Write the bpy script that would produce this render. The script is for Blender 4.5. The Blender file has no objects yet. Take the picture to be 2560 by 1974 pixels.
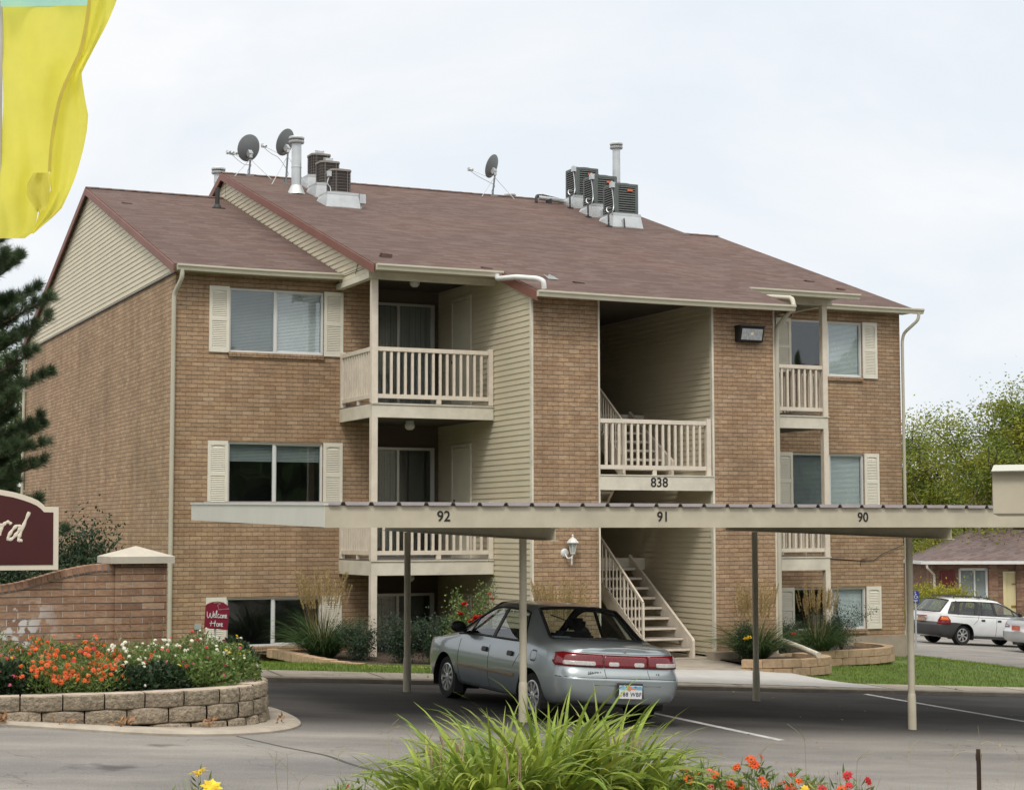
import bpy, bmesh, math, random
import numpy as np
from mathutils import Vector, Matrix
from mathutils.bvhtree import BVHTree

SC = bpy.context.scene
COL = SC.collection
PI = math.pi
# ------------------------------------------------------------------ camera
YAW, PITCH, ROLL, FPX = 0.428414, 0.0757036, -0.0015423, 4489.85
CAM = Vector((-7.6504, -30.99686, 0.0))
fw = Vector((math.sin(YAW)*math.cos(PITCH), math.cos(YAW)*math.cos(PITCH), math.sin(PITCH)))
rt0 = Vector((math.cos(YAW), -math.sin(YAW), 0)); up0 = rt0.cross(fw)
rt = math.cos(ROLL)*rt0 + math.sin(ROLL)*up0
up = -math.sin(ROLL)*rt0 + math.cos(ROLL)*up0
cam_d = bpy.data.cameras.new('camera'); cam = bpy.data.objects.new('camera', cam_d); COL.objects.link(cam)
cam.matrix_world = Matrix(((rt.x, up.x, -fw.x, CAM.x), (rt.y, up.y, -fw.y, CAM.y), (rt.z, up.z, -fw.z, CAM.z), (0, 0, 0, 1)))
cam_d.sensor_width = 36.0; cam_d.lens = FPX/2560*36.0
cam_d.clip_start = 0.1; cam_d.clip_end = 2000
SC.camera = cam
# ------------------------------------------------------------------ sky and sun
SUN_EL, SUN_AZ = math.radians(52), math.radians(212)     # azimuth clockwise from +Y
W = bpy.data.worlds.new('World'); SC.world = W; W.use_nodes = True
nt = W.node_tree; nt.nodes.clear()
def wn(t, **k):
    n = nt.nodes.new(t)
    for a, b in k.items(): setattr(n, a, b)
    return n
sky = wn('ShaderNodeTexSky', sky_type='NISHITA', sun_disc=False)
sky.sun_elevation = SUN_EL; sky.sun_rotation = SUN_AZ; sky.air_density = 1.2; sky.dust_density = 2.0
tc = wn('ShaderNodeTexCoord'); mp = wn('ShaderNodeMapping'); mp.inputs['Scale'].default_value = (1.0, 1.0, 2.6)
nz = wn('ShaderNodeTexNoise'); nz.inputs['Scale'].default_value = 2.6; nz.inputs['Detail'].default_value = 7; nz.inputs['Roughness'].default_value = .55
nz.inputs['Distortion'].default_value = .5
rp = wn('ShaderNodeValToRGB')
rp.color_ramp.elements[0].position = .38; rp.color_ramp.elements[0].color = (8.0, 8.5, 9.05, 1)
rp.color_ramp.elements[1].position = .58; rp.color_ramp.elements[1].color = (9.35, 9.4, 9.5, 1)
mx = wn('ShaderNodeMix', data_type='RGBA'); mx.inputs[0].default_value = .94
bg = wn('ShaderNodeBackground'); bg.inputs['Strength'].default_value = 0.1
wo = wn('ShaderNodeOutputWorld')
L = nt.links.new
L(tc.outputs['Generated'], mp.inputs[0]); L(mp.outputs[0], nz.inputs['Vector']); L(nz.outputs['Fac'], rp.inputs[0])
# overcast skies are brighter overhead than at the horizon
sx_ = wn('ShaderNodeSeparateXYZ'); L(tc.outputs['Generated'], sx_.inputs[0]); mr_ = wn('ShaderNodeMapRange'); mr_.inputs['From Min'].default_value = .3; mr_.inputs['From Max'].default_value = 1.; mr_.inputs['To Min'].default_value = 1.; mr_.inputs['To Max'].default_value = 1.95
L(sx_.outputs[2], mr_.inputs[0]); sc_ = wn('ShaderNodeVectorMath', operation='SCALE'); wm_ = wn('ShaderNodeMapRange'); wm_.inputs['From Min'].default_value = .3; wm_.inputs['From Max'].default_value = .7; L(sx_.outputs[2], wm_.inputs[0])
wc_ = wn('ShaderNodeMix', data_type='RGBA'); L(wm_.outputs[0], wc_.inputs[0]); L(mx.outputs[2], wc_.inputs[6]); wc_.inputs[7].default_value = (9.3, 8.95, 8.4, 1); L(wc_.outputs[2], sc_.inputs[0]); L(mr_.outputs[0], sc_.inputs['Scale'])
L(sky.outputs[0], mx.inputs[6]); L(rp.outputs[0], mx.inputs[7]); L(sc_.outputs[0], bg.inputs[0]); L(bg.outputs[0], wo.inputs[0])
sd = bpy.data.lights.new('sun', 'SUN'); so = bpy.data.objects.new('sun', sd); COL.objects.link(so)
sd.energy = 1.5; sd.angle = math.radians(14); sd.color = (1.0, .95, .88)
sdir = Vector((math.sin(SUN_AZ)*math.cos(SUN_EL), math.cos(SUN_AZ)*math.cos(SUN_EL), math.sin(SUN_EL)))
so.rotation_euler = sdir.to_track_quat('Z', 'Y').to_euler(); so.location = (-30, -60, 60)
SC.view_settings.view_transform = 'Standard'; SC.view_settings.look = 'None'
SC.view_settings.exposure = 0.11; SC.view_settings.gamma = 1.0
SC.cycles.use_denoising = True
SC.cycles.max_bounces = 8; SC.cycles.transparent_max_bounces = 16

# ------------------------------------------------------------------ material helpers
def new_mat(name):
    m = bpy.data.materials.new(name); m.use_nodes = True
    return m, m.node_tree, m.node_tree.nodes['Principled BSDF']
def nd(t, ty, **k):
    n = t.nodes.new(ty)
    for a, b in k.items(): setattr(n, a, b)
    return n
def c4(c): return (c[0], c[1], c[2], 1)
def M(name, col, rough=.6, met=0., var=.12, scale=3., bump=0., bscale=30., col2=None, rnd=0., coat=0., detail=4, stretch=(1, 1, 1), spec=.5, trans=0.):
    m, t, p = new_mat(name); l = t.links.new
    p.inputs['Roughness'].default_value = rough; p.inputs['Metallic'].default_value = met
    p.inputs['Coat Weight'].default_value = coat; p.inputs['Specular IOR Level'].default_value = spec
    g = nd(t, 'ShaderNodeNewGeometry'); mp_ = nd(t, 'ShaderNodeMapping'); mp_.inputs['Scale'].default_value = stretch
    l(g.outputs['Position'], mp_.inputs[0])
    n = nd(t, 'ShaderNodeTexNoise'); n.inputs['Scale'].default_value = scale; n.inputs['Detail'].default_value = detail; n.inputs['Roughness'].default_value = .6
    l(mp_.outputs[0], n.inputs['Vector'])
    r = nd(t, 'ShaderNodeValToRGB'); e = r.color_ramp.elements
    a = tuple(max(0, c*(1-var)) for c in col); b = col2 if col2 else tuple(min(1, c*(1+var)) for c in col)
    e[0].position = .3; e[1].position = .7; e[0].color = c4(a); e[1].color = c4(b)
    l(n.outputs['Fac'], r.inputs[0]); out = r.outputs[0]
    if rnd:
        h = nd(t, 'ShaderNodeHueSaturation'); mr = nd(t, 'ShaderNodeMapRange')
        mr.inputs['To Min'].default_value = 1-rnd; mr.inputs['To Max'].default_value = 1+rnd
        l(g.outputs['Random Per Island'], mr.inputs['Value']); l(mr.outputs[0], h.inputs['Value'])
        mr2 = nd(t, 'ShaderNodeMapRange'); mr2.inputs['To Min'].default_value = .5-rnd*.05; mr2.inputs['To Max'].default_value = .5+rnd*.04
        wn_ = nd(t, 'ShaderNodeTexWhiteNoise', noise_dimensions='1D'); l(g.outputs['Random Per Island'], wn_.inputs['W'])
        l(wn_.outputs['Value'], mr2.inputs['Value']); l(mr2.outputs[0], h.inputs['Hue'])
        l(out, h.inputs['Color']); out = h.outputs[0]
    l(out, p.inputs['Base Color'])
    if bump:
        n2 = nd(t, 'ShaderNodeTexNoise'); n2.inputs['Scale'].default_value = bscale; n2.inputs['Detail'].default_value = 5
        l(g.outputs['Position'], n2.inputs['Vector'])
        b_ = nd(t, 'ShaderNodeBump'); b_.inputs['Strength'].default_value = 1; b_.inputs['Distance'].default_value = bump
        l(n2.outputs['Fac'], b_.inputs['Height']); l(b_.outputs[0], p.inputs['Normal'])
    if trans:
        tr = nd(t, 'ShaderNodeBsdfTranslucent'); ms = nd(t, 'ShaderNodeMixShader'); ms.inputs[0].default_value = trans
        l(out, tr.inputs[0]); o = t.nodes['Material Output']
        l(p.outputs[0], ms.inputs[1]); l(tr.outputs[0], ms.inputs[2]); l(ms.outputs[0], o.inputs[0])
    return m
def math_n(t, op, a, b=None):
    n = nd(t, 'ShaderNodeMath', operation=op)
    for i, v in enumerate((a, b)):
        if v is None: continue
        if isinstance(v, (int, float)): n.inputs[i].default_value = v
        else: t.links.new(v, n.inputs[i])
    return n.outputs[0]
def mixc(t, f, a, b, blend='MIX'):
    n = nd(t, 'ShaderNodeMix', data_type='RGBA', blend_type=blend)
    for i, v in ((0, f), (6, a), (7, b)):
        if isinstance(v, (int, float)): n.inputs[i].default_value = v
        elif isinstance(v, tuple): n.inputs[i].default_value = c4(v)
        else: t.links.new(v, n.inputs[i])
    return n.outputs[2]
def brick_mat(name, bw=.205, rh=.0765, ca=(.395, .28, .185), cb=(.345, .235, .153), light=(.455, .335, .23), mort=(.14, .10, .07), vmort=(.26, .19, .135), bump=.008, stain=(.13, .10, .07), stain_amt=.35, white=0., mw=.0055):
    m, t, p = new_mat(name); l = t.links.new
    g = nd(t, 'ShaderNodeNewGeometry'); s = nd(t, 'ShaderNodeSeparateXYZ'); l(g.outputs['Position'], s.inputs[0])
    u = math_n(t, 'ADD', s.outputs[0], s.outputs[1]); cb_ = nd(t, 'ShaderNodeCombineXYZ')
    nzw = nd(t, 'ShaderNodeTexNoise'); nzw.inputs['Scale'].default_value = 1.3; l(g.outputs['Position'], nzw.inputs['Vector'])
    wob = math_n(t, 'MULTIPLY', math_n(t, 'SUBTRACT', nzw.outputs['Fac'], .5), .012)
    l(u, cb_.inputs[0]); l(math_n(t, 'ADD', s.outputs[2], wob), cb_.inputs[1])
    br = nd(t, 'ShaderNodeTexBrick'); l(cb_.outputs[0], br.inputs['Vector'])
    br.offset = .5; br.inputs['Scale'].default_value = 1; br.inputs['Brick Width'].default_value = bw; br.inputs['Row Height'].default_value = rh
    br.inputs['Mortar Size'].default_value = mw; br.inputs['Mortar Smooth'].default_value = .25; br.inputs['Bias'].default_value = 0
    br.inputs['Color1'].default_value = (0, 0, 0, 1); br.inputs['Color2'].default_value = (1, 1, 1, 1); br.inputs['Mortar'].default_value = (.5, .5, .5, 1)
    sb = nd(t, 'ShaderNodeSeparateColor'); l(br.outputs['Color'], sb.inputs[0])
    rr = nd(t, 'ShaderNodeValToRGB'); e = rr.color_ramp.elements
    e[0].position = 0; e[0].color = c4(cb); e[1].position = 1; e[1].color = c4(light)
    e2 = rr.color_ramp.elements.new(.45); e2.color = c4(ca); e3 = rr.color_ramp.elements.new(.8); e3.color = c4(tuple(x*1.1 for x in ca))
    l(sb.outputs[0], rr.inputs[0])
    # mottling inside each brick
    mpb = nd(t, 'ShaderNodeMapping'); mpb.inputs['Scale'].default_value = (9, 9, 30); l(g.outputs['Position'], mpb.inputs[0])
    n1 = nd(t, 'ShaderNodeTexNoise'); n1.inputs['Scale'].default_value = 1.6; n1.inputs['Detail'].default_value = 6; n1.inputs['Roughness'].default_value = .7
    l(mpb.outputs[0], n1.inputs['Vector'])
    r1 = nd(t, 'ShaderNodeValToRGB'); r1.color_ramp.elements[0].position = .33; r1.color_ramp.elements[1].position = .68
    r1.color_ramp.elements[0].color = (.74, .70, .66, 1); r1.color_ramp.elements[1].color = (1.24, 1.22, 1.18, 1); l(n1.outputs['Fac'], r1.inputs[0])
    col = mixc(t, 1.0, rr.outputs[0], r1.outputs[0], 'MULTIPLY')
    # mortar colour: shade of raked bed joints painted in, paler head joints
    fr = math_n(t, 'FRACT', math_n(t, 'DIVIDE', math_n(t, 'ADD', s.outputs[2], wob), rh))
    hm = math_n(t, 'GREATER_THAN', math_n(t, 'ABSOLUTE', math_n(t, 'SUBTRACT', fr, .5)), .5-(mw*1.25/rh))
    mc = mixc(t, hm, vmort, mort)
    col = mixc(t, br.outputs['Fac'], col, mc)
    # large slow stains
    n2 = nd(t, 'ShaderNodeTexNoise'); n2.inputs['Scale'].default_value = .55; n2.inputs['Detail'].default_value = 5; l(g.outputs['Position'], n2.inputs['Vector'])
    r2 = nd(t, 'ShaderNodeValToRGB'); r2.color_ramp.elements[0].position = .5; r2.color_ramp.elements[1].position = .78; l(n2.outputs['Fac'], r2.inputs[0])
    sa = math_n(t, 'MULTIPLY', r2.outputs[0], stain_amt)
    col = mixc(t, sa, col, stain)
    # thin rain streaks running down the wall
    mps = nd(t, 'ShaderNodeMapping'); mps.inputs['Scale'].default_value = (2.6, 2.6, .16); l(g.outputs['Position'], mps.inputs[0])
    ns_ = nd(t, 'ShaderNodeTexNoise'); ns_.inputs['Scale'].default_value = 1.; ns_.inputs['Detail'].default_value = 6; ns_.inputs['Roughness'].default_value = .65; l(mps.outputs[0], ns_.inputs['Vector'])
    rs_ = nd(t, 'ShaderNodeValToRGB'); rs_.color_ramp.elements[0].position = .36; rs_.color_ramp.elements[1].position = .6; rs_.color_ramp.elements[0].color = (.84, .83, .82, 1); rs_.color_ramp.elements[1].color = (1.05, 1.05, 1.04, 1); l(ns_.outputs['Fac'], rs_.inputs[0])
    col = mixc(t, 1., col, rs_.outputs[0], 'MULTIPLY')
    if white:
        n3 = nd(t, 'ShaderNodeTexNoise'); n3.inputs['Scale'].default_value = 7; n3.inputs['Detail'].default_value = 7; l(g.outputs['Position'], n3.inputs['Vector'])
        r3 = nd(t, 'ShaderNodeValToRGB'); r3.color_ramp.elements[0].position = .49; r3.color_ramp.elements[1].position = .53; l(n3.outputs['Fac'], r3.inputs[0])
        # efflorescence lives low on the far end of the wall
        fx = nd(t, 'ShaderNodeMapRange'); fx.inputs['From Min'].default_value = -3.95; fx.inputs['From Max'].default_value = -4.35; l(s.outputs[0], fx.inputs['Value'])
        fz = nd(t, 'ShaderNodeMapRange'); fz.inputs['From Min'].default_value = -.72; fz.inputs['From Max'].default_value = -.85; l(s.outputs[2], fz.inputs['Value'])
        wf = math_n(t, 'MULTIPLY', math_n(t, 'MULTIPLY', fx.outputs[0], fz.outputs[0]), math_n(t, 'MULTIPLY', math_n(t, 'MAXIMUM', r3.outputs[0], math_n(t, 'MULTIPLY', br.outputs['Fac'], .8)), math_n(t, 'SUBTRACT', white, math_n(t, 'MULTIPLY', hm, .7))))
        col = mixc(t, wf, col, (.62, .6, .58))
    l(col, p.inputs['Base Color']); p.inputs['Roughness'].default_value = .88; p.inputs['Specular IOR Level'].default_value = .25
    hgt = math_n(t, 'ADD', math_n(t, 'MULTIPLY', math_n(t, 'SUBTRACT', 1.0, br.outputs['Fac']), 1.0), math_n(t, 'MULTIPLY', n1.outputs['Fac'], .45))
    b_ = nd(t, 'ShaderNodeBump'); b_.inputs['Strength'].default_value = 1; b_.inputs['Distance'].default_value = bump
    l(hgt, b_.inputs['Height']); l(b_.outputs[0], p.inputs['Normal'])
    return m
def shingle_mat(name, ca, cb, cc, course=.14, tab=.32, patch=None):
    m, t, p = new_mat(name); l = t.links.new
    g = nd(t, 'ShaderNodeNewGeometry'); s = nd(t, 'ShaderNodeSeparateXYZ'); l(g.outputs['Position'], s.inputs[0])
    cb_ = nd(t, 'ShaderNodeCombineXYZ'); l(s.outputs[0], cb_.inputs[0]); l(math_n(t, 'MULTIPLY', s.outputs[1], 1.057), cb_.inputs[1])
    br = nd(t, 'ShaderNodeTexBrick'); l(cb_.outputs[0], br.inputs['Vector']); br.offset = .37
    br.inputs['Scale'].default_value = 1; br.inputs['Brick Width'].default_value = tab; br.inputs['Row Height'].default_value = course
    br.inputs['Mortar Size'].default_value = .006; br.inputs['Mortar Smooth'].default_value = .3
    br.inputs['Color1'].default_value = (0, 0, 0, 1); br.inputs['Color2'].default_value = (1, 1, 1, 1); br.inputs['Mortar'].default_value = (.1, .1, .1, 1)
    sb = nd(t, 'ShaderNodeSeparateColor'); l(br.outputs['Color'], sb.inputs[0])
    mpb = nd(t, 'ShaderNodeMapping'); mpb.inputs['Scale'].default_value = (2.2, 16, 16); l(g.outputs['Position'], mpb.inputs[0])
    n1 = nd(t, 'ShaderNodeTexNoise'); n1.inputs['Scale'].default_value = 1.; n1.inputs['Detail'].default_value = 6; n1.inputs['Roughness'].default_value = .68
    l(mpb.outputs[0], n1.inputs['Vector'])
    f = math_n(t, 'ADD', math_n(t, 'MULTIPLY', sb.outputs[0], .34), math_n(t, 'MULTIPLY', n1.outputs['Fac'], .8))
    r = nd(t, 'ShaderNodeValToRGB'); e = r.color_ramp.elements
    e[0].position = .25; e[0].color = c4(ca); e[1].position = .9; e[1].color = c4(cc); e2 = e.new(.55); e2.color = c4(cb)
    l(f, r.inputs[0]); col = r.outputs[0]
    n2 = nd(t, 'ShaderNodeTexNoise'); n2.inputs['Scale'].default_value = .35; n2.inputs['Detail'].default_value = 5; l(g.outputs['Position'], n2.inputs['Vector'])
    r2 = nd(t, 'ShaderNodeValToRGB'); r2.color_ramp.elements[0].position = .4; r2.color_ramp.elements[1].position = .65
    r2.color_ramp.elements[0].color = (.92, .93, .95, 1); r2.color_ramp.elements[1].color = (1.06, 1.02, 1.0, 1); l(n2.outputs['Fac'], r2.inputs[0])
    col = mixc(t, 1., col, r2.outputs[0], 'MULTIPLY')
    if patch: col = mixc(t, math_n(t, 'MULTIPLY', r2.outputs[0], .0), col, patch)
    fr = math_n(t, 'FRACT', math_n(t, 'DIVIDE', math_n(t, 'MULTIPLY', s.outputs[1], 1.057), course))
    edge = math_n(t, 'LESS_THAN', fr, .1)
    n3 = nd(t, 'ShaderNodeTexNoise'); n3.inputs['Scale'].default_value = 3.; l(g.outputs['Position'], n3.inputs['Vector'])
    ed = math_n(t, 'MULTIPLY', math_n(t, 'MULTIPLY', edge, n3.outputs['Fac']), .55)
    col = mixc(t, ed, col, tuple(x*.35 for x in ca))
    l(col, p.inputs['Base Color']); p.inputs['Roughness'].default_value = .9; p.inputs['Specular IOR Level'].default_value = .2
    hgt = math_n(t, 'ADD', math_n(t, 'MULTIPLY', math_n(t, 'SUBTRACT', 1., fr), .8), math_n(t, 'MULTIPLY', n1.outputs['Fac'], .7))
    b_ = nd(t, 'ShaderNodeBump'); b_.inputs['Strength'].default_value = 1; b_.inputs['Distance'].default_value = .012
    l(hgt, b_.inputs['Height']); l(b_.outputs[0], p.inputs['Normal'])
    return m
def glass_mat(name, tint=(.75, .8, .8), trans=.55, rough=.02):
    m, t, p = new_mat(name); l = t.links.new; t.nodes.remove(p)
    tr = nd(t, 'ShaderNodeBsdfTransparent'); tr.inputs[0].default_value = c4(tint)
    gl = nd(t, 'ShaderNodeBsdfGlossy'); gl.inputs['Roughness'].default_value = rough; gl.inputs[0].default_value = (.95, .97, 1, 1)
    df = nd(t, 'ShaderNodeBsdfDiffuse'); df.inputs[0].default_value = (.02, .022, .025, 1)
    fr = nd(t, 'ShaderNodeFresnel'); g = nd(t, 'ShaderNodeNewGeometry')
    l(math_n(t, 'SUBTRACT', 1.5, math_n(t, 'MULTIPLY', g.outputs['Backfacing'], .8333)), fr.inputs[0])   # same reflectance from either side of the pane
    n = nd(t, 'ShaderNodeTexNoise'); n.inputs['Scale'].default_value = .9; l(g.outputs['Position'], n.inputs['Vector'])
    b_ = nd(t, 'ShaderNodeBump'); b_.inputs['Distance'].default_value = .004; l(n.outputs['Fac'], b_.inputs['Height']); l(b_.outputs[0], gl.inputs['Normal'])
    m1 = nd(t, 'ShaderNodeMixShader'); m1.inputs[0].default_value = trans; l(df.outputs[0], m1.inputs[1]); l(tr.outputs[0], m1.inputs[2])
    m2 = nd(t, 'ShaderNodeMixShader'); fa = math_n(t, 'ADD', math_n(t, 'MULTIPLY', fr.outputs[0], 1.0), .02)
    l(fa, m2.inputs[0]); l(m1.outputs[0], m2.inputs[1]); l(gl.outputs[0], m2.inputs[2]); l(m2.outputs[0], t.nodes['Material Output'].inputs[0])
    return m

MT = {}
MT['brick'] = brick_mat('tan_brick')
MT['brick_entry'] = brick_mat('entry_brick', bw=.235, rh=.0775, ca=(.32, .21, .145), cb=(.24, .15, .105), light=(.41, .295, .215), mort=(.10, .075, .06), vmort=(.42, .36, .31), bump=.008, stain_amt=.35, white=1.0, mw=.0052)
MT['brick_far'] = brick_mat('far_brick', ca=(.27, .16, .11), cb=(.19, .11, .08), light=(.34, .24, .18), mort=(.24, .19, .16))
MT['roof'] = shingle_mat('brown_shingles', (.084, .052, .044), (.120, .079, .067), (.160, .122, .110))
MT['roof_far'] = shingle_mat('grey_brown_shingles', (.10, .075, .07), (.16, .12, .112), (.21, .17, .165))
MT['siding'] = M('cream_siding', (.59, .53, .39), .55, var=.05, scale=1.2, bump=.0012, bscale=60)
MT['inner_siding'] = M('shade_darkened_siding', (.12, .10, .072), .6, var=.06, scale=1.2)  # siding darkened to put the shade of the recesses into its colour
MT['inner_ceiling'] = M('shade_darkened_ceiling', (.085, .072, .055), .8, var=.08)  # ceilings and deck undersides darkened, their shade is in the colour
MT['trim'] = M('cream_trim', (.66, .62, .52), .55, var=.13, scale=3.2, bump=.001, bscale=50)
MT['gutter'] = M('painted_gutter', (.56, .53, .42), .4, var=.06, scale=2.5)
MT['downpipe'] = M('painted_downspout', (.50, .47, .38), .45, var=.06, scale=2)
MT['white'] = M('white_metal', (.68, .69, .68), .35, var=.05)
MT['rake'] = M('red_brown_fascia', (.20, .082, .06), .6, var=.12, scale=1.5)
MT['shutter'] = M('cream_shutter', (.72, .69, .59), .5, var=.05)
MT['rail'] = M('painted_railing', (.69, .62, .52), .5, var=.10, scale=5)
MT['deck'] = M('grey_deck', (.22, .20, .18), .8, var=.2)
MT['soffit'] = M('soffit_panel', (.42, .38, .29), .7, var=.06)
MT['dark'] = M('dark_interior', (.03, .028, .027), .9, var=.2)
MT['room'] = M('room_wall', (.10, .095, .085), .9, var=.1)
MT['door'] = M('painted_door', (.66, .62, .48), .5, var=.05)
MT['alu'] = M('aluminium_frame', (.62, .63, .62), .35, met=.6, var=.05)
MT['blind'] = M('blind_slats', (.80, .84, .84), .6, var=.05)
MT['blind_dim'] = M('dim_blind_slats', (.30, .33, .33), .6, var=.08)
MT['curtain'] = M('sheer_curtain', (.30, .31, .30), .8, var=.15, scale=2, stretch=(14, 14, .3))
MT['glass'] = glass_mat('window_glass', (.95, .98, .98), .95)
MT['carglass'] = glass_mat('car_glass', (.80, .87, .85), .96)
MT['concrete'] = M('concrete', (.33, .29, .235), .85, var=.12, scale=3.5, bump=.004, bscale=60, col2=(.42, .375, .31))
MT['concrete_new'] = M('pale_concrete', (.47, .465, .45), .85, var=.08, scale=2, bump=.002, bscale=60)
MT['foundation'] = M('foundation_concrete', (.33, .28, .22), .9, var=.15, scale=2.2, bump=.004, bscale=30)
MT['paint'] = M('road_paint', (.62, .62, .62), .8, var=.35, scale=9, col2=(.70, .70, .70))
MT['block'] = M('split_face_block', (.27, .225, .165), .95, var=.42, scale=22, bump=.03, bscale=38, rnd=.14)
MT['block_top'] = M('split_face_block_cap', (.46, .38, .31), .92, var=.16, scale=9, bump=.004, bscale=60, rnd=.12)
MT['block_tan'] = M('tan_wall_block', (.42, .30, .19), .92, var=.18, scale=10, bump=.010, bscale=40, rnd=.12)
MT['soil'] = M('mulch', (.07, .05, .035), .95, var=.4, scale=25, bump=.01, bscale=50)
MT['maroon'] = M('maroon_paint', (.065, .012, .013), .45, var=.1)
MT['maroon2'] = M('maroon_plastic', (.20, .008, .03), .35, var=.06)
MT['cream'] = M('cream_paint', (.72, .66, .54), .5, var=.04)
MT['black'] = M('black_plastic', (.015, .015, .016), .45, var=.1)
MT['ink'] = M('black_lettering', (.012, .012, .012), .6, var=.1)
MT['rubber'] = M('tyre_rubber', (.018, .018, .018), .85, var=.2, scale=20)
MT['galv'] = M('galvanised_steel', (.55, .58, .59), .42, met=.55, var=.12, scale=3.5)
MT['dishgrey'] = M('dish_grey', (.20, .22, .225), .5, var=.08)
MT['ac_green'] = M('green_grey_metal', (.105, .122, .118), .5, var=.08)
MT['ac_dark'] = M('dark_coil', (.03, .022, .02), .7, var=.2, scale=20)
MT['grid_wire'] = M('guard_wire', (.26, .24, .21), .5, var=.1)
MT['orange'] = M('orange_badge', (.6, .15, .07), .5, var=.05)
MT['copper'] = M('dark_pipe', (.03, .03, .03), .6, var=.1)
MT['rust'] = M('rusty_steel', (.05, .028, .02), .8, var=.4, scale=12)
MT['trunk'] = M('bark', (.10, .075, .055), .95, var=.3, scale=9, bump=.02, bscale=20, stretch=(1, 1, .3))
MT['carport'] = M('carport_steel', (.53, .485, .375), .45, var=.12, scale=2.6)
MT['carport_trim'] = M('carport_end_trim', (.60, .61, .54), .5, var=.04)
MT['carport_roof'] = M('carport_roof_sheet', (.27, .24, .24), .5, met=.3, var=.12, scale=2)

# asphalt
def asphalt():
    m, t, p = new_mat('asphalt'); l = t.links.new
    g = nd(t, 'ShaderNodeNewGeometry'); s = nd(t, 'ShaderNodeSeparateXYZ'); l(g.outputs['Position'], s.inputs[0])
    n1 = nd(t, 'ShaderNodeTexNoise'); n1.inputs['Scale'].default_value = 90; n1.inputs['Detail'].default_value = 3; l(g.outputs['Position'], n1.inputs['Vector'])
    mp2 = nd(t, 'ShaderNodeMapping'); mp2.inputs['Scale'].default_value = (.32, .9, 1); mp2.inputs['Rotation'].default_value = (0, 0, .25); l(g.outputs['Position'], mp2.inputs[0])
    n2 = nd(t, 'ShaderNodeTexNoise'); n2.inputs['Scale'].default_value = 1.1; n2.inputs['Detail'].default_value = 7; n2.inputs['Roughness'].default_value = .62; l(mp2.outputs[0], n2.inputs['Vector'])
    # sealed (darker) parking bays versus worn drive aisle; border wanders with noise
    b = math_n(t, 'ADD', s.outputs[1], math_n(t, 'MULTIPLY', n2.outputs['Fac'], 1.6))
    fr = nd(t, 'ShaderNodeMapRange'); fr.inputs['From Min'].default_value = -13.3; fr.inputs['From Max'].default_value = -11.9; l(b, fr.inputs['Value'])
    worn = nd(t, 'ShaderNodeValToRGB'); e = worn.color_ramp.elements; e[0].position = .34; e[1].position = .68; e[0].color = (.165, .160, .155, 1); e[1].color = (.26, .25, .235, 1)
    l(n2.outputs['Fac'], worn.inputs[0])
    seal = nd(t, 'ShaderNodeValToRGB'); e = seal.color_ramp.elements; e[0].position = .36; e[1].position = .72; e[0].color = (.032, .032, .034, 1); e[1].color = (.085, .082, .08, 1)
    l(n2.outputs['Fac'], seal.inputs[0])
    fy = nd(t, 'ShaderNodeMapRange'); fy.inputs['From Min'].default_value = 6.; fy.inputs['From Max'].default_value = -2.; l(s.outputs[1], fy.inputs['Value'])
    col = mixc(t, math_n(t, 'MULTIPLY', fr.outputs[0], fy.outputs[0]), worn.outputs[0], seal.outputs[0])
    sp = nd(t, 'ShaderNodeValToRGB'); sp.color_ramp.elements[0].position = .35; sp.color_ramp.elements[1].position = .7
    sp.color_ramp.elements[0].color = (.8, .8, .8, 1); sp.color_ramp.elements[1].color = (1.25, 1.23, 1.2, 1); l(n1.outputs['Fac'], sp.inputs[0])
    col = mixc(t, 1., col, sp.outputs[0], 'MULTIPLY')
    # old oil spots where cars stand, and broad grey wear
    vo = nd(t, 'ShaderNodeTexVoronoi'); vo.inputs['Scale'].default_value = .55; dso = nd(t, 'ShaderNodeVectorMath', operation='ADD'); l(g.outputs['Position'], dso.inputs[0])
    nso = nd(t, 'ShaderNodeTexNoise'); nso.inputs['Scale'].default_value = 3.; nso.inputs['Detail'].default_value = 5; l(g.outputs['Position'], nso.inputs['Vector']); sc3 = nd(t, 'ShaderNodeVectorMath', operation='SCALE'); sc3.inputs['Scale'].default_value = .9; l(nso.outputs['Color'], sc3.inputs[0]); l(sc3.outputs[0], dso.inputs[1]); l(dso.outputs[0], vo.inputs['Vector'])
    mo = nd(t, 'ShaderNodeMapRange'); mo.inputs['From Min'].default_value = .16; mo.inputs['From Max'].default_value = .06; l(vo.outputs['Distance'], mo.inputs['Value'])
    col = mixc(t, math_n(t, 'MULTIPLY', mo.outputs[0], .6), col, (.03, .029, .028))
    nw = nd(t, 'ShaderNodeTexNoise'); nw.inputs['Scale'].default_value = .5; nw.inputs['Detail'].default_value = 8; nw.inputs['Roughness'].default_value = .7; l(mp2.outputs[0], nw.inputs['Vector'])
    rw_ = nd(t, 'ShaderNodeValToRGB'); rw_.color_ramp.elements[0].position = .38; rw_.color_ramp.elements[1].position = .62; rw_.color_ramp.elements[0].color = (.78, .78, .8, 1); rw_.color_ramp.elements[1].color = (1.18, 1.16, 1.12, 1); l(nw.outputs['Fac'], rw_.inputs[0])
    col = mixc(t, 1., col, rw_.outputs[0], 'MULTIPLY')
    # fine cracks
    v = nd(t, 'ShaderNodeTexVoronoi', feature='DISTANCE_TO_EDGE'); v.inputs['Scale'].default_value = .33
    dst = nd(t, 'ShaderNodeVectorMath', operation='ADD'); n3 = nd(t, 'ShaderNodeTexNoise'); n3.inputs['Scale'].default_value = 1.5; n3.inputs['Detail'].default_value = 4; l(g.outputs['Position'], n3.inputs['Vector'])
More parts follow.
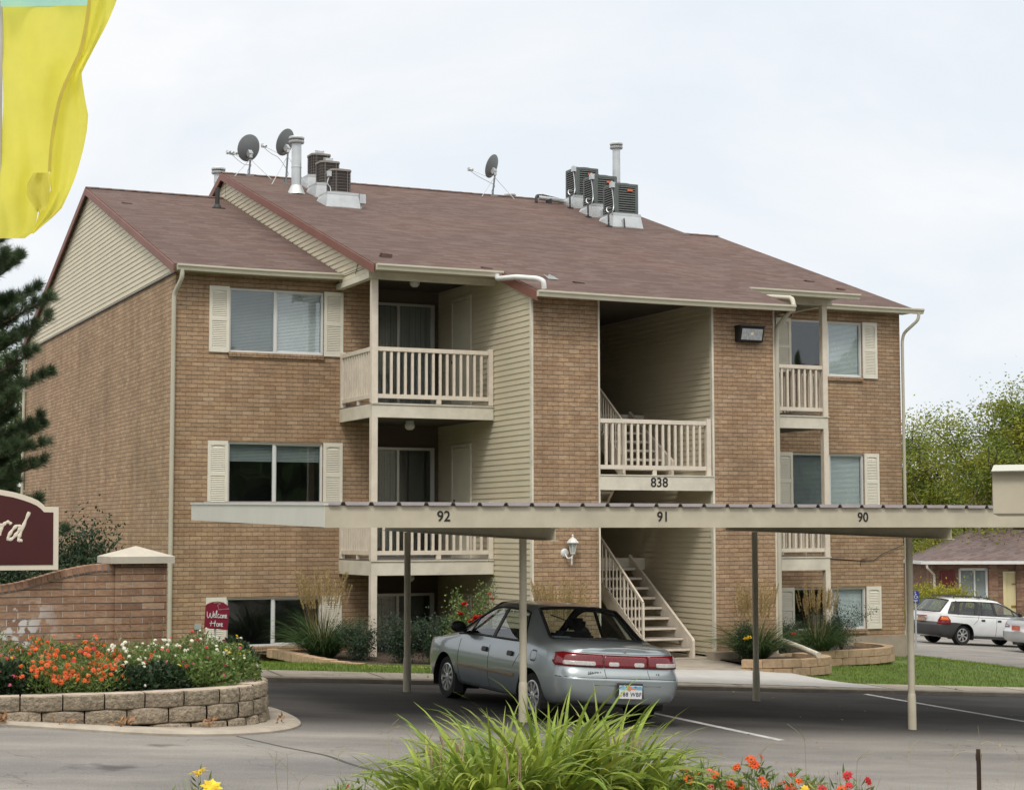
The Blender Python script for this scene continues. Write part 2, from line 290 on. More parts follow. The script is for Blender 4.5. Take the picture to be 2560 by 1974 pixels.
    l(g.outputs['Position'], dst.inputs[0]); l(n3.outputs['Color'], dst.inputs[1]); l(dst.outputs[0], v.inputs['Vector'])
    ck = math_n(t, 'LESS_THAN', v.outputs['Distance'], .0022); ck = math_n(t, 'MULTIPLY', ck, .35)
    col = mixc(t, ck, col, (.035, .034, .033))
    l(col, p.inputs['Base Color']); p.inputs['Roughness'].default_value = .86; p.inputs['Specular IOR Level'].default_value = .3
    b_ = nd(t, 'ShaderNodeBump'); b_.inputs['Distance'].default_value = .004; l(n1.outputs['Fac'], b_.inputs['Height']); l(b_.outputs[0], p.inputs['Normal'])
    return m
MT['asphalt'] = asphalt()
MT['lawn'] = M('lawn_base', (.075, .12, .015), .9, var=.3, scale=2.5, bump=.02, bscale=45, col2=(.12, .18, .025))
MT['blade'] = M('grass_blade', (.135, .215, .022), .7, var=.25, scale=1.2, rnd=.3, trans=.25)
def leafm(name, c, c2=None, rnd=.3, var=.25, scale=2., trans=.3): return M(name, c, .6, var=var, scale=scale, rnd=rnd, trans=trans, col2=c2)
MT['leaf_dark'] = leafm('dark_shrub_leaf', (.028, .055, .022), rnd=.4)
MT['leaf_grey'] = leafm('grey_green_leaf', (.05, .085, .05), rnd=.35)
MT['leaf_mid'] = leafm('garden_leaf', (.10, .18, .04), (.24, .33, .10), rnd=.35, scale=5)
MT['leaf_bright'] = leafm('lily_leaf', (.165, .29, .04), (.40, .47, .08), rnd=.35, scale=6, trans=.4)
MT['leaf_yellowgreen'] = leafm('golden_shrub_leaf', (.25, .26, .02), (.40, .38, .03), rnd=.25)
MT['grass_orn'] = leafm('ornamental_grass_leaf', (.05, .11, .035), (.09, .15, .05), rnd=.3)
MT['plume'] = leafm('straw_plume', (.42, .30, .13), (.5, .38, .18), rnd=.2, trans=.2)
MT['locust'] = leafm('locust_leaf', (.095, .20, .035), (.33, .33, .035), rnd=.35, scale=.6, trans=.4)
MT['far_leaf'] = leafm('far_tree_leaf', (.06, .115, .028), (.12, .19, .045), rnd=.35, scale=.5)
MT['needle'] = leafm('pine_needle', (.05, .09, .04), (.10, .155, .065), rnd=.35, scale=1.5, trans=.1)
def pet(name, c): return M(name, c, .55, var=.12, scale=20, rnd=.2, trans=.25)
MT['p_orange'] = pet('orange_petal', (.78, .13, .015)); MT['p_red'] = pet('red_petal', (.62, .02, .02)); MT['p_pink'] = pet('pink_petal', (.72, .10, .22))
MT['p_coral'] = pet('coral_petal', (.68, .16, .13)); MT['p_white'] = pet('white_petal', (.80, .80, .68)); MT['p_yellow'] = pet('yellow_petal', (.85, .62, .03))
MT['eye'] = M('flower_centre', (.09, .03, .01), .8)
# ------------------------------------------------------------------ object helpers
def link(o, parent=None):
    COL.objects.link(o)
    if parent: o.parent = parent
    return o
def tag(o, label=None, cat=None, group=None, kind=None):
    if label: o['label'] = label
    if cat: o['category'] = cat
    if group: o['group'] = group
    if kind: o['kind'] = kind
    return o
def thing(name, label, cat, loc=(0, 0, 0), group=None, rz=0.):
    o = bpy.data.objects.new(name, None); o.empty_display_size = .2; link(o); o.location = loc; o.rotation_euler = (0, 0, rz)
    return tag(o, label, cat, group)
def clone(root, loc=None, rz=None, label=None):
    r = root.copy(); COL.objects.link(r)
    if loc is not None: r.location = loc
    if rz is not None: r.rotation_euler = (0, 0, rz)
    if label: r['label'] = label
    for ch in list(root.children):
        c = ch.copy(); COL.objects.link(c); c.parent = r
        for g in list(ch.children):
            d = g.copy(); COL.objects.link(d); d.parent = c
    return r
class MB:
    """collects faces; .build() links ONE mesh"""
    def __init__(s): s.v = []; s.f = []; s.m = []
    def add(s, vs, fs, mi=0):
        b = len(s.v); s.v += [tuple(v) for v in vs]; s.f += [tuple(i+b for i in f) for f in fs]; s.m += [mi]*len(fs); return s
    def box(s, x0, x1, y0, y1, z0, z1, mi=0):
        return s.add([(x0, y0, z0), (x1, y0, z0), (x1, y1, z0), (x0, y1, z0), (x0, y0, z1), (x1, y0, z1), (x1, y1, z1), (x0, y1, z1)],
                     [(0, 3, 2, 1), (4, 5, 6, 7), (0, 1, 5, 4), (1, 2, 6, 5), (2, 3, 7, 6), (3, 0, 4, 7)], mi)
    def bar(s, a, b, w, h, upv=(0, 0, 1), mi=0):
        a = Vector(a); b = Vector(b); d = (b-a).normalized(); u = Vector(upv); sd_ = d.cross(u)
        if sd_.length < 1e-4: sd_ = d.cross(Vector((0, 1, 0)))
        sd_.normalize(); u = sd_.cross(d).normalized(); vs = []
        for p in (a, b):
            for i, j in ((-1, -1), (1, -1), (1, 1), (-1, 1)): vs.append(p+sd_*(w/2*i)+u*(h/2*j))
        return s.add(vs, [(0, 1, 2, 3), (7, 6, 5, 4), (0, 4, 5, 1), (1, 5, 6, 2), (2, 6, 7, 3), (3, 7, 4, 0)], mi)
    def tube(s, pts, r, n=8, caps=True, mi=0):
        pts = [Vector(p) for p in pts]; k = len(pts); rs = r if isinstance(r, (list, tuple)) else [r]*k
        T = []
        for i in range(k):
            a = pts[max(0, i-1)]; b = pts[min(k-1, i+1)]; T.append((b-a).normalized())
        ref = Vector((0, 0, 1)) if abs(T[0].z) < .9 else Vector((1, 0, 0)); vs = []
        for i in range(k):
            x = T[i].cross(ref)
            if x.length < 1e-3: x = T[i].cross(Vector((0, 1, 0)))
            x.normalize(); y = x.cross(T[i]).normalized()
            for j in range(n):
                a = 2*PI*j/n; vs.append(pts[i]+x*(math.cos(a)*rs[i])+y*(math.sin(a)*rs[i]))
        fs = [(i*n+j, i*n+(j+1) % n, (i+1)*n+(j+1) % n, (i+1)*n+j) for i in range(k-1) for j in range(n)]
        if caps: fs += [tuple(range(n-1, -1, -1)), tuple((k-1)*n+j for j in range(n))]
        return s.add(vs, fs, mi)
    def lathe(s, c, prof, n=20, mi=0, axis=(0, 0, 1), caps=True):
        q = Vector((0, 0, 1)).rotation_difference(Vector(axis).normalized()); c = Vector(c); vs = []; k = len(prof)
        for r, z in prof:
            for j in range(n):
                a = 2*PI*j/n; vs.append(c+q @ Vector((math.cos(a)*r, math.sin(a)*r, z)))
        fs = [(i*n+j, i*n+(j+1) % n, (i+1)*n+(j+1) % n, (i+1)*n+j) for i in range(k-1) for j in range(n)]
        if caps and prof[0][0] > 1e-4: fs.append(tuple(range(n-1, -1, -1)))
        if caps and prof[-1][0] > 1e-4: fs.append(tuple((k-1)*n+j for j in range(n)))
        return s.add(vs, fs, mi)
    def prism(s, poly, off, mi=0):
        """poly: list of 3D points, extruded by vector off"""
        n = len(poly); off = Vector(off); vs = [Vector(p) for p in poly]+[Vector(p)+off for p in poly]
        fs = [tuple(range(n)), tuple(range(2*n-1, n-1, -1))]+[(i, i+n, (i+1) % n+n, (i+1) % n) for i in range(n)]
        return s.add(vs, fs, mi)
    def build(s, name, mats, parent=None, smooth=False, bevel=0, recalc=True, weld=False):
        me = bpy.data.meshes.new(name); me.from_pydata([tuple(v) for v in s.v], [], s.f); me.polygons.foreach_set('material_index', s.m)
        for m_ in (mats if isinstance(mats, (list, tuple)) else [mats]): me.materials.append(m_)
        if recalc or weld:
            bm = bmesh.new(); bm.from_mesh(me)
            if weld: bmesh.ops.remove_doubles(bm, verts=bm.verts, dist=1e-4)
            bmesh.ops.recalc_face_normals(bm, faces=bm.faces)
            if bevel: bmesh.ops.bevel(bm, geom=[e for e in bm.edges if len(e.link_faces) == 2 and e.calc_face_angle(0) > .6], offset=bevel, segments=2, affect='EDGES', clamp_overlap=True)
            bm.to_mesh(me); bm.free()
        if smooth: me.shade_smooth() if smooth is True else me.shade_smooth()
        if smooth and smooth is not True: me.set_sharp_from_angle(angle=smooth)
        return link(bpy.data.objects.new(name, me), parent)
def build_by(mb, name, m, parent, key, **kw):
    """one part per key(centroid of face)"""
    gr = {}
    for f in mb.f:
        c = [sum(mb.v[i][k] for i in f)/len(f) for k in range(3)]; gr.setdefault(key(*c), []).append(f)
    for k_ in sorted(gr, key=str):
        q = MB(); mp_ = {}
        for f in gr[k_]:
            for i in f:
                if i not in mp_: mp_[i] = len(q.v); q.v.append(mb.v[i])
            q.f.append(tuple(mp_[i] for i in f)); q.m.append(0)
        q.build(name, m, parent, **kw)
def np_mesh(name, V, F, mats, parent=None, mi=None, smooth=False):
    V = np.asarray(V, np.float32).reshape(-1, 3); F = np.asarray(F, np.int32); k = F.shape[1]; n = F.shape[0]
    me = bpy.data.meshes.new(name); me.vertices.add(len(V)); me.vertices.foreach_set('co', V.ravel())
    me.loops.add(n*k); me.loops.foreach_set('vertex_index', F.ravel()); me.polygons.add(n)
    me.polygons.foreach_set('loop_start', np.arange(0, n*k, k, dtype=np.int32))
    try: me.polygons.foreach_set('loop_total', np.full(n, k, np.int32))
    except Exception: pass
    if mi is not None: me.polygons.foreach_set('material_index', np.asarray(mi, np.int32))
    for m_ in (mats if isinstance(mats, (list, tuple)) else [mats]): me.materials.append(m_)
    me.update(calc_edges=True); me.validate()
    if smooth: me.shade_smooth()
    return link(bpy.data.objects.new(name, me), parent)
def rot_basis(d, rng):
    """orthonormal frames (N,3)x3 for directions d"""
    d = d/np.linalg.norm(d, axis=1, keepdims=True); r = rng.normal(size=d.shape); x = np.cross(d, r); x /= np.linalg.norm(x, axis=1, keepdims=True)+1e-9
    return d, x, np.cross(d, x)
def leaves_np(P, D, Lg, Wd, rng, fold=.0):
    """rhombic leaf quads: base P, direction D"""
    d, x, y = rot_basis(D, rng); Lg = np.broadcast_to(np.asarray(Lg, float), (len(P),))[:, None]; Wd = np.broadcast_to(np.asarray(Wd, float), (len(P),))[:, None]
    a = P; b = P+d*Lg*.45+x*Wd*.5; c = P+d*Lg+y*Lg*rng.uniform(-.15, .15, (len(P), 1)); e = P+d*Lg*.45-x*Wd*.5
    V = np.stack([a, b, c, e], 1).reshape(-1, 3); F = np.arange(len(P)*4).reshape(-1, 4); return V, F
def blades_np(P, D, Lg, Wd, rng, segs=5, droop=.6, face=None):
    """arching strap leaves; segs quads each"""
    n = len(P); D = D/np.linalg.norm(D, axis=1, keepdims=True); Lg = np.broadcast_to(np.asarray(Lg, float), (n,)); Wd = np.broadcast_to(np.asarray(Wd, float), (n,))
    droop = np.broadcast_to(np.asarray(droop, float), (n,))
    h = D.copy(); h[:, 2] = 0; hn = np.linalg.norm(h, axis=1, keepdims=True); rr = rng.normal(size=(n, 3)); rr[:, 2] = 0
    h = np.where(hn > .05, h, rr); h /= np.linalg.norm(h, axis=1, keepdims=True)
    side = np.cross(h, np.array([0, 0, 1.])); side += rng.normal(size=(n, 3))*.35; side /= np.linalg.norm(side, axis=1, keepdims=True)
    V = []; 
    pos = P.copy(); d = D.copy()
    for i in range(segs+1):
        t = i/segs; w = Wd*(1-t**2.2)*min(1, .55+t*2)*.5+.0004
        V.append(pos-side*w[:, None]); V.append(pos+side*w[:, None])
        pos = pos+d*(Lg/segs)[:, None]; d = d+(h*.35+np.array([0, 0, -1.]))*(droop/segs*(.4+t*1.6))[:, None]; d /= np.linalg.norm(d, axis=1, keepdims=True)
    V = np.stack(V, 1); base = np.arange(n)[:, None]*(2*(segs+1)); F = []
    for i in range(segs): F.append(np.concatenate([base+2*i, base+2*i+1, base+2*i+3, base+2*i+2], 1))
    return V.reshape(-1, 3), np.stack(F, 1).reshape(-1, 4)
def merge_np(parts):
    Vs = []; Fs = []; Ms = []; b = 0
    for V, F, m_ in parts: Vs.append(V); Fs.append(F+b); Ms.append(np.full(len(F), m_)); b += len(V)
    return np.concatenate(Vs), np.concatenate(Fs), np.concatenate(Ms)
def text(name, body, size, loc, xdir, updir, m, parent=None, ext=.002, align='CENTER'):
    cu = bpy.data.curves.new(name, 'FONT'); cu.body = body; cu.size = size; cu.extrude = ext; cu.align_x = align; cu.align_y = 'CENTER'; cu.resolution_u = 4; cu.space_character = 1.12 if size < .08 else 1.0; cu.offset = size*.012
    o = bpy.data.objects.new(name, cu); COL.objects.link(o); dg = bpy.context.evaluated_depsgraph_get()
    me = bpy.data.meshes.new_from_object(o.evaluated_get(dg)); bpy.data.objects.remove(o); bpy.data.curves.remove(cu)
    x = Vector(xdir).normalized(); y = Vector(updir).normalized(); z = x.cross(y)
    me.transform(Matrix(((x.x, y.x, z.x, loc[0]), (x.y, y.y, z.y, loc[1]), (x.z, y.z, z.z, loc[2]), (0, 0, 0, 1))))
    me.materials.clear(); me.materials.append(m)
    me.name = name
    return link(bpy.data.objects.new(name, me), parent)
def spline(pts, n=6):
    """Catmull-Rom"""
    P = [np.array(p, float) for p in pts]; P = [2*P[0]-P[1]]+P+[2*P[-1]-P[-2]]; out = []
    for i in range(1, len(P)-2):
        for k in range(n):
            t = k/n; a, b, c, d = P[i-1], P[i], P[i+1], P[i+2]
            out.append(.5*((2*b)+(-a+c)*t+(2*a-5*b+4*c-d)*t*t+(-a+3*b-3*c+d)*t**3))
    out.append(P[-2]); return out
def strokes(name, lines, scale, loc, xdir, updir, w, m, parent, depth=.004):
    """handwriting: each line a list of (x,y) smoothed into a flat raised ribbon"""
    x = Vector(xdir).normalized(); y = Vector(updir).normalized(); z = x.cross(y); L0 = Vector(loc); mb = MB()
    for k, ln in enumerate(lines):
        if len(ln) > 2: ln = [tuple(p) for p in spline(ln, 6)]
        pts = [L0+x*(p[0]*scale)+y*(p[1]*scale)+z*(depth*(.5+.03*k)) for p in ln]
        mb.tube(pts, w/2, 6)
    return mb.build(name, m, parent)
# ------------------------------------------------------------------ ground
def clampf(v, a, b, s=6.):
    # smooth clamp
    return a+s*math.log1p(math.exp(min(50, (v-a)/s)))-s*math.log1p(math.exp(min(50, (v-b)/s))) if False else max(a, min(b, v))
def G(X, Y): return -1.896-.062*max(-16, min(60, X))+.013*max(-40, min(70, Y))
def zbase(X):
    xs = (-30, 0, 5, 8.65, 11, 15.5, 40); zs = (-2.1, -2.25, -2.26, -2.27, -2.45, -2.63, -4.); return float(np.interp(X, xs, zs))
def ybuild(X): return -3.31 if 5.38 <= X <= 10.24 else 0.
def kerb_y(X): return -8.07+.09*(X+.9)
def walk_y(X): return kerb_y(X)+1.0
def lawn(X, Y):
    g = G(X, Y)+.06; w = walk_y(X); yb = np.interp(X, (4.4, 5.4, 10.2, 11.2), (0, -3.31, -3.31, 0))
    t = max(0., min(1., (Y-w)/(yb-w))); t = t*t*(3-2*t); f = max(0., min(1., 1-(X-15.6)/3.0)) if X > 15.6 else max(0., min(1., 1+X/1.5))
    return g+(zbase(X)-g)*t*f
def sheet(name, xs, ys, zf, m, kind='structure'):
    V = [(x, y, zf(x, y)) for y in ys for x in xs]; nx = len(xs)
    F = [(j*nx+i, j*nx+i+1, (j+1)*nx+i+1, (j+1)*nx+i) for j in range(len(ys)-1) for i in range(nx-1)]
    o = np_mesh(name, V, F, m, smooth=True); o['kind'] = kind; return o
xs = [-900, -300, -120, -60, -40, -30, -25, -20, -16, -12, -8, -4, 0, 4, 8, 12, 16, 20, 25, 30, 35, 40, 45, 50, 55, 60, 80, 120, 300, 900]
ys = [-400, -120, -60, -40, -36, -32, -28, -24, -20, -16, -12, -8, -5, -4.3, 0, 4, 8, 12, 16, 20, 30, 40, 50, 60, 70, 90, 140, 300, 900]
# the sheet dips under the building's sunken yard
def Gd(X, Y): return G(X, Y)-(.9 if (-1 < X < 17 and -4.9 < Y < 17) else 0)
sheet('ground', xs, ys, Gd, MT['asphalt'])
# pavement with kerb
def strip(name, pts_front, pts_back, top, drop, m, kind='structure'):
    mb = MB(); n = len(pts_front)
    for i in range(n-1):
        a, b = pts_front[i], pts_front[i+1]; c, d = pts_back[i+1], pts_back[i]
        A, B, C_, D_ = [(p[0], p[1], top(*p)) for p in (a, b, c, d)]
        mb.add([A, B, C_, D_], [(0, 1, 2, 3)])
        r = .02; lo = lambda p, k: (p[0], p[1]-k, top(*p)-k)
        A1, B1 = lo(a, r), lo(b, r); A2, B2 = (a[0], a[1]-r, top(*a)-drop), (b[0], b[1]-r, top(*b)-drop)
        mb.add([A, B, B1, A1], [(0, 3, 2, 1)]); mb.add([A1, B1, B2, A2], [(0, 3, 2, 1)])
    o = mb.build(name, m, weld=True, smooth=.5)
    o['kind'] = kind; return o
kx = [-9+.5*i for i in range(64)]
def kw(x): return kerb_y(x)+.025*math.sin(x*1.3)+.015*math.sin(x*3.1)
strip('pavement', [(x, kw(x)) for x in kx], [(x, walk_y(x)+.05) for x in kx], lambda x, y: G(x, y)+.075, .22, MT['concrete'])
mb = MB()     # scored joints as thin dark grooves are real strips of dirt laid in the joints
for i, x in enumerate(np.arange(-8, 22, 1.5)):
    a = (x, kw(x)+.02, G(x, kw(x))+.0775); b = (x+.09, walk_y(x), G(x, walk_y(x))+.0775)
    mb.bar(a, b, .012, .002)
mb.build('pavement_joints', MT['soil'])['kind'] = 'structure'
# lawn and yard
lx = sorted(set([round(-9+.4*i, 2) for i in range(71)]+[19.1])); ly = [k/14 for k in range(15)]
V = []; nx = len(lx)
for j, t in enumerate(ly):
    for x in lx:
        y1 = 4.5 if x > 15.45 or x < -.1 else 1.2; y0 = walk_y(x)-.02; y = y0+(y1-y0)*t
        V.append((x, y, lawn(x, y)))
F = [(j*nx+i, j*nx+i+1, (j+1)*nx+i+1, (j+1)*nx+i) for j in range(len(ly)-1) for i in range(nx-1)]
o = np_mesh('lawn', V, F, MT['lawn'], smooth=True); o['kind'] = 'structure'
rng = np.random.default_rng(3)
def in_walk(X, Y):   # concrete walk footprint from the stair to the pavement
    t = (Y+6.9)/3.6; xl = 6.0+.4*t; xr = 9.9-1.05*t; return xl < X < xr
def in_bed(X, Y):
    return (1.45 < X < 5.6 and Y > np.interp(X, (1.4, 1.8, 2.3, 3., 5.6), (-2.3, -3.75, -4.3, -4.7, -4.7))) or (8.8 < X < 10.9 and Y > -4.9) or (10.5 < X < 14.6 and Y > -1.9)
pts = []
while len(pts) < 52000:
    x = rng.uniform(-4, 19.05); y = rng.uniform(-8.2, 4)
    if y < walk_y(x)+.0 or in_walk(x, y) or in_bed(x, y) or (-.1 < x < 15.6 and y > ybuild(x)-.03) : continue
    if x > 15.6 and rng.random() < .4: continue
    pts.append((x, y, lawn(x, y)-.005))
P = np.array(pts); D = rng.normal(size=P.shape)*.45; D[:, 2] = 1
V, F = blades_np(P, D, rng.uniform(.035, .075, len(P)), rng.uniform(.006, .011, len(P)), rng, segs=2, droop=.5)
o = np_mesh('grass', V, F, MT['blade']); tag(o, 'short mown green lawn grass in front of the brick building', 'grass', kind='stuff')
# walk to the stair
mb = MB(); n = 12; prev = None
for k in range(n+1):
    t = k/n; y = -7.02+t*3.72; xl = 6.05+.4*t; xr = 9.95-1.05*t
    row = [(xl, y), (xr, y)]
    zz = [lawn(p[0], p[1])+.035 if t > .02 else G(p[0], p[1])+.081 for p in row]; zz = [max(zz), max(zz)] if False else zz
    row = [(p[0], p[1], z) for p, z in zip(row, zz)]
    if prev: mb.add([prev[0], prev[1], row[1], row[0]], [(0, 1, 2, 3)], 0 if t < .62 else 1)
    prev = row
mb.build('path', [MT['concrete_new'], MT['concrete']], weld=True)['kind'] = 'structure'
mb = MB(); mb.box(6.3, 9.02, -3.35, 7.2, -2.55, -2.235); mb.build('entry_slab', MT['concrete'])['kind'] = 'structure'
# painted bay lines
mb = MB()
def pline(a, b, w=.09):
    n = 10
    for i in range(n):
        p = [a[0]+(b[0]-a[0])*i/n, a[1]+(b[1]-a[1])*i/n]; q = [a[0]+(b[0]-a[0])*(i+1)/n, a[1]+(b[1]-a[1])*(i+1)/n]
        dx, dy = q[0]-p[0], q[1]-p[1]; l_ = math.hypot(dx, dy); nx_, ny_ = -dy/l_*w/2, dx/l_*w/2
        mb.add([(p[0]-nx_, p[1]-ny_, G(*p)+.004), (q[0]-nx_, q[1]-ny_, G(*q)+.004), (q[0]+nx_, q[1]+ny_, G(*q)+.004), (p[0]+nx_, p[1]+ny_, G(*p)+.004)], [(0, 1, 2, 3)])
pline((3.24, -8.4), (3.28, -14.15)); pline((9.29, -7.3), (8.9, -13.2))
mb.build('bay_markings', MT['paint'])['kind'] = 'structure'
# far bay markings beside the parked cars
mb = MB(); hd = Vector((.861, .505, 0)); sd2 = Vector((-.505, .861, 0))
for y_ in (11.3, 8.6, 5.9, 14.2): pline((25.2, y_), (31.2, y_+.1), .11)
mb.build('far_bay_markings', MT['paint'])['kind'] = 'structure'
# tar-sealed crack across the drive
mb = MB(); pp = [(-2.95, -14.5), (-2.75, -15.3), (-2.55, -15.9), (-2.52, -16.5), (-2.43, -17.1), (-2.3, -17.7), (-2.2, -18.4), (-2.05, -19.3)]
sp = spline(pp, 8); rr = random.Random(5)
for i in range(len(sp)-1):
    p, q = sp[i], sp[i+1]; w = .02+.05*i/len(sp)
    mb.add([(p[0]-w/2, p[1], G(*p)+.003), (p[0]+w/2, p[1], G(*p)+.003), (q[0]+w/2, q[1], G(*q)+.003), (q[0]-w/2, q[1], G(*q)+.003)], [(0, 1, 2, 3)])
mb.build('tar_seam', M('tar', (.05, .052, .05), .5))['kind'] = 'structure'
# planter island kerb
IS = [(-8., -13.55), (-5.6, -13.82), (-5.02, -13.99), (-4.36, -14.28), (-3.7, -14.55), (-3.06, -14.5), (-2.45, -14.15), (-2.05, -13.6), (-1.85, -12.9), (-1.8, -12.1), (-1.95, -11.2), (-2.3, -10.2), (-2.6, -9.2), (-2.9, -8.2)]
isl = [tuple(p) for p in spline(IS, 6)]
mb = MB(); cx_, cy_ = -5., -11.
for i in range(len(isl)-1):
    a, b = isl[i], isl[i+1]
    def inn(p, k): return (p[0]+(cx_-p[0])*k, p[1]+(cy_-p[1])*k)
    ai, bi = inn(a, .015), inn(b, .015); ac, bc = inn(a, .45), inn(b, .45); z = lambda p: G(*p)
    mb.add([(a[0], a[1], z(a)-.1), (b[0], b[1], z(b)-.1), (b[0], b[1], z(b)+.02), (a[0], a[1], z(a)+.02)], [(0, 1, 2, 3)])
    mb.add([(a[0], a[1], z(a)+.02), (b[0], b[1], z(b)+.02), (bi[0], bi[1], z(b)+.045), (ai[0], ai[1], z(a)+.045)], [(0, 1, 2, 3)])
    mb.add([(ai[0], ai[1], z(a)+.045), (bi[0], bi[1], z(b)+.045), (bc[0], bc[1], z(b)+.05), (ac[0], ac[1], z(a)+.05)], [(0, 1, 2, 3)])
mb.build('island_kerb', MT['concrete'], weld=True, smooth=.9)['kind'] = 'structure'
# ================================================================== the apartment building
BL = thing('apartment_building', 'three storey tan brick apartment block with cream siding, balconies and brown shingle roof', 'building', (0, 0, 0))
XC = (5.38, 6.65, 8.95, 10.24); XE = 15.53; YF = -3.31; DEP = 15.36
ZT = {3: 4.339, 2: 1.589, 1: -1.161}; ZG = 4.574; ZB = -3.4
REC = .94
def mir(x): return 2*7.78-x
class Wall:
    """vertical wall with rectangular openings and reveals; axis 'x' runs along X at fixed Y, 'y' along Y at fixed X"""
    def __init__(s, axis, c, holes, depth): s.a, s.c, s.h, s.d = axis, c, holes, depth
    def P(s, u, z, off=0): return (u, s.c+off, z) if s.a == 'x' else (s.c+off, u, z)
    def add(s, mb, u0, u1, z0, z1):
        us = sorted({u0, u1} | {h[i] for h in s.h for i in (0, 1)}); zs = sorted({z0, z1} | {h[i] for h in s.h for i in (2, 3)})
        us = [u for u in us if u0 <= u <= u1]; zs = [z for z in zs if z0 <= z <= z1]
        for i in range(len(us)-1):
            for j in range(len(zs)-1):
                um, zm = (us[i]+us[i+1])/2, (zs[j]+zs[j+1])/2
                if any(h[0] < um < h[1] and h[2] < zm < h[3] for h in s.h): continue
                mb.add([s.P(us[i], zs[j]), s.P(us[i+1], zs[j]), s.P(us[i+1], zs[j+1]), s.P(us[i], zs[j+1])], [(0, 1, 2, 3)])
        for a, b, c, d in s.h:
            for q in (((a, c), (b, c)), ((b, c), (b, d)), ((b, d), (a, d)), ((a, d), (a, c))):
                p0, p1 = q; mb.add([s.P(*p0), s.P(*p1), s.P(p1[0], p1[1], s.d), s.P(p0[0], p0[1], s.d)], [(0, 1, 2, 3)])
WX = [(.977, 1.834, 2.738), (mir(2.738)-.02, mir(1.834), mir(.977)-.02)]
holes = {0: [], 1: []}
for k, (a, m_, b) in enumerate(WX):
    for f in (1, 2, 3):
        h = .861 if f == 1 else 1.149; holes[k].append((a, b, ZT[f]-h, ZT[f]))
mb = MB()
Wall('x', 0, holes[0], .12).add(mb, 0, 3.70, -2.3, ZG+.1)
Wall('x', 0, holes[1], .12).add(mb, mir(3.70), XE, -2.17, ZG+.1)
Wall('y', 0, [], .1).add(mb, 0, DEP, -3.0, ZG)
Wall('y', XE, [], -.1).add(mb, 0, DEP, -2.17, ZG)
Wall('x', DEP, [], .1).add(mb, 0, XE, -3, ZG)
Wall('y', 3.70, [], .1).add(mb, 0, REC, -2.3, ZG); Wall('y', mir(3.70), [], .1).add(mb, 0, REC, -2.3, ZG)
Wall('x', YF, [], .1).add(mb, XC[0], XC[1], -2.5, 4.12)
Wall('x', YF, [], .1).add(mb, XC[2], XC[3], -2.19, 4.12)
# pier returns in brick for the short depth seen at the corners
build_by(mb, 'wall', MT['brick'], BL, lambda x, y, z: 0 if x < 4.5 else (1 if x < 7.8 and y < -3 else (2 if y < -3 else 3)) if y < 14 else 4, recalc=False)
mb = MB()
mb.box(-.02, 3.72, -.03, .3, -3.2, -2.3); mb.box(mir(3.72), XE+.03, -.035, .3, -3.2, -2.17); mb.box(XE-.3, XE+.03, .3, DEP, -3.2, -2.17); mb.box(XC[2]-.02, XC[3]+.03, YF-.04, YF+.3, -3.0, -2.19)
mb.box(XC[0]-.02, XC[1]+.02, YF-.04, YF+.3, -3.0, -2.5)
build_by(mb, 'foundation', MT['foundation'], BL, lambda x, y, z: (y < -3, x > 7.8))
# ---- lap siding
LAP = .098
def siding(mb, poly, P, nrm, z_end=None):
    """poly: convex polygon [(u,z)], P(u,z,off) -> point; courses lean out at the foot"""
    z0 = min(p[1] for p in poly); z1 = max(p[1] for p in poly); n = len(poly)
    def span(z):
        xs_ = []
        for i in range(n):
            a, b = poly[i], poly[(i+1) % n]
            if abs(a[1]-b[1]) < 1e-9: 
                if abs(a[1]-z) < 1e-9: xs_ += [a[0], b[0]]
            elif min(a[1], b[1])-1e-9 <= z <= max(a[1], b[1])+1e-9: xs_.append(a[0]+(b[0]-a[0])*(z-a[1])/(b[1]-a[1]))
        return (min(xs_), max(xs_)) if xs_ else None
    bks = sorted({z0, z1} | {p[1] for p in poly} | {k*LAP for k in range(int(math.floor(z0/LAP)), int(z1/LAP)+2) if z0 < k*LAP < z1})
    for a, b in zip(bks[:-1], bks[1:]):
        if b-a < 1e-5: continue
        sa, sb = span(a+1e-7), span(b-1e-7)
        if not sa or not sb: continue
        k = math.floor((a+1e-6)/LAP); fa = (a-k*LAP)/LAP; fb = (b-k*LAP)/LAP
        oa, ob = .013*(1-fa), .013*(1-fb)
        mb.add([P(sa[0], a, oa), P(sa[1], a, oa), P(sb[1], b, ob), P(sb[0], b, ob)], [(0, 1, 2, 3)])
        if fa < 1e-3: mb.add([P(sa[0], a, 0), P(sa[1], a, 0), P(sa[1], a, .013), P(sa[0], a, .013)], [(0, 1, 2, 3)])
def PX(c, sgn): return lambda u, z, o: (c+sgn*o, u, z)      # wall at X=c, runs along Y
def PY(c, sgn): return lambda u, z, o: (u, c+sgn*o, z)
SL, ZR0, YR = .343, 7.98, 7.68
def zmain(y): return ZR0-SL*abs(YR-y)
def zlow(y): return 7.40-.345*abs(7.62-y)
mb = MB()
gable = [(0, ZG), (DEP, ZG), (DEP, zlow(DEP)-.05), (7.62, 7.34), (0, zlow(0)-.05)]
siding(mb, gable, PX(-.012, -1), -1); siding(mb, gable, PX(XE+.012, 1), 1)
for xg, sg in ((2.99, -1), (mir(2.99), 1)):
    siding(mb, [(-1.86, 4.5), (-.24, 4.5), (7.62, 7.2), (7.68, 7.85), (-1.86, zmain(-1.86)-.08)], PX(xg, sg), sg)
    siding(mb, [(7.6, 7.25), (7.6, 7.86), (15., zmain(15.)-.08), (15., zlow(15.)-.1)], PX(xg, sg), sg)
build_by(mb, 'gable_siding', MT['siding'], BL, lambda x, y, z: (0 if x < 1 else 1 if x < 7 else 2 if x < 14 else 3), recalc=False)
mb = MB()
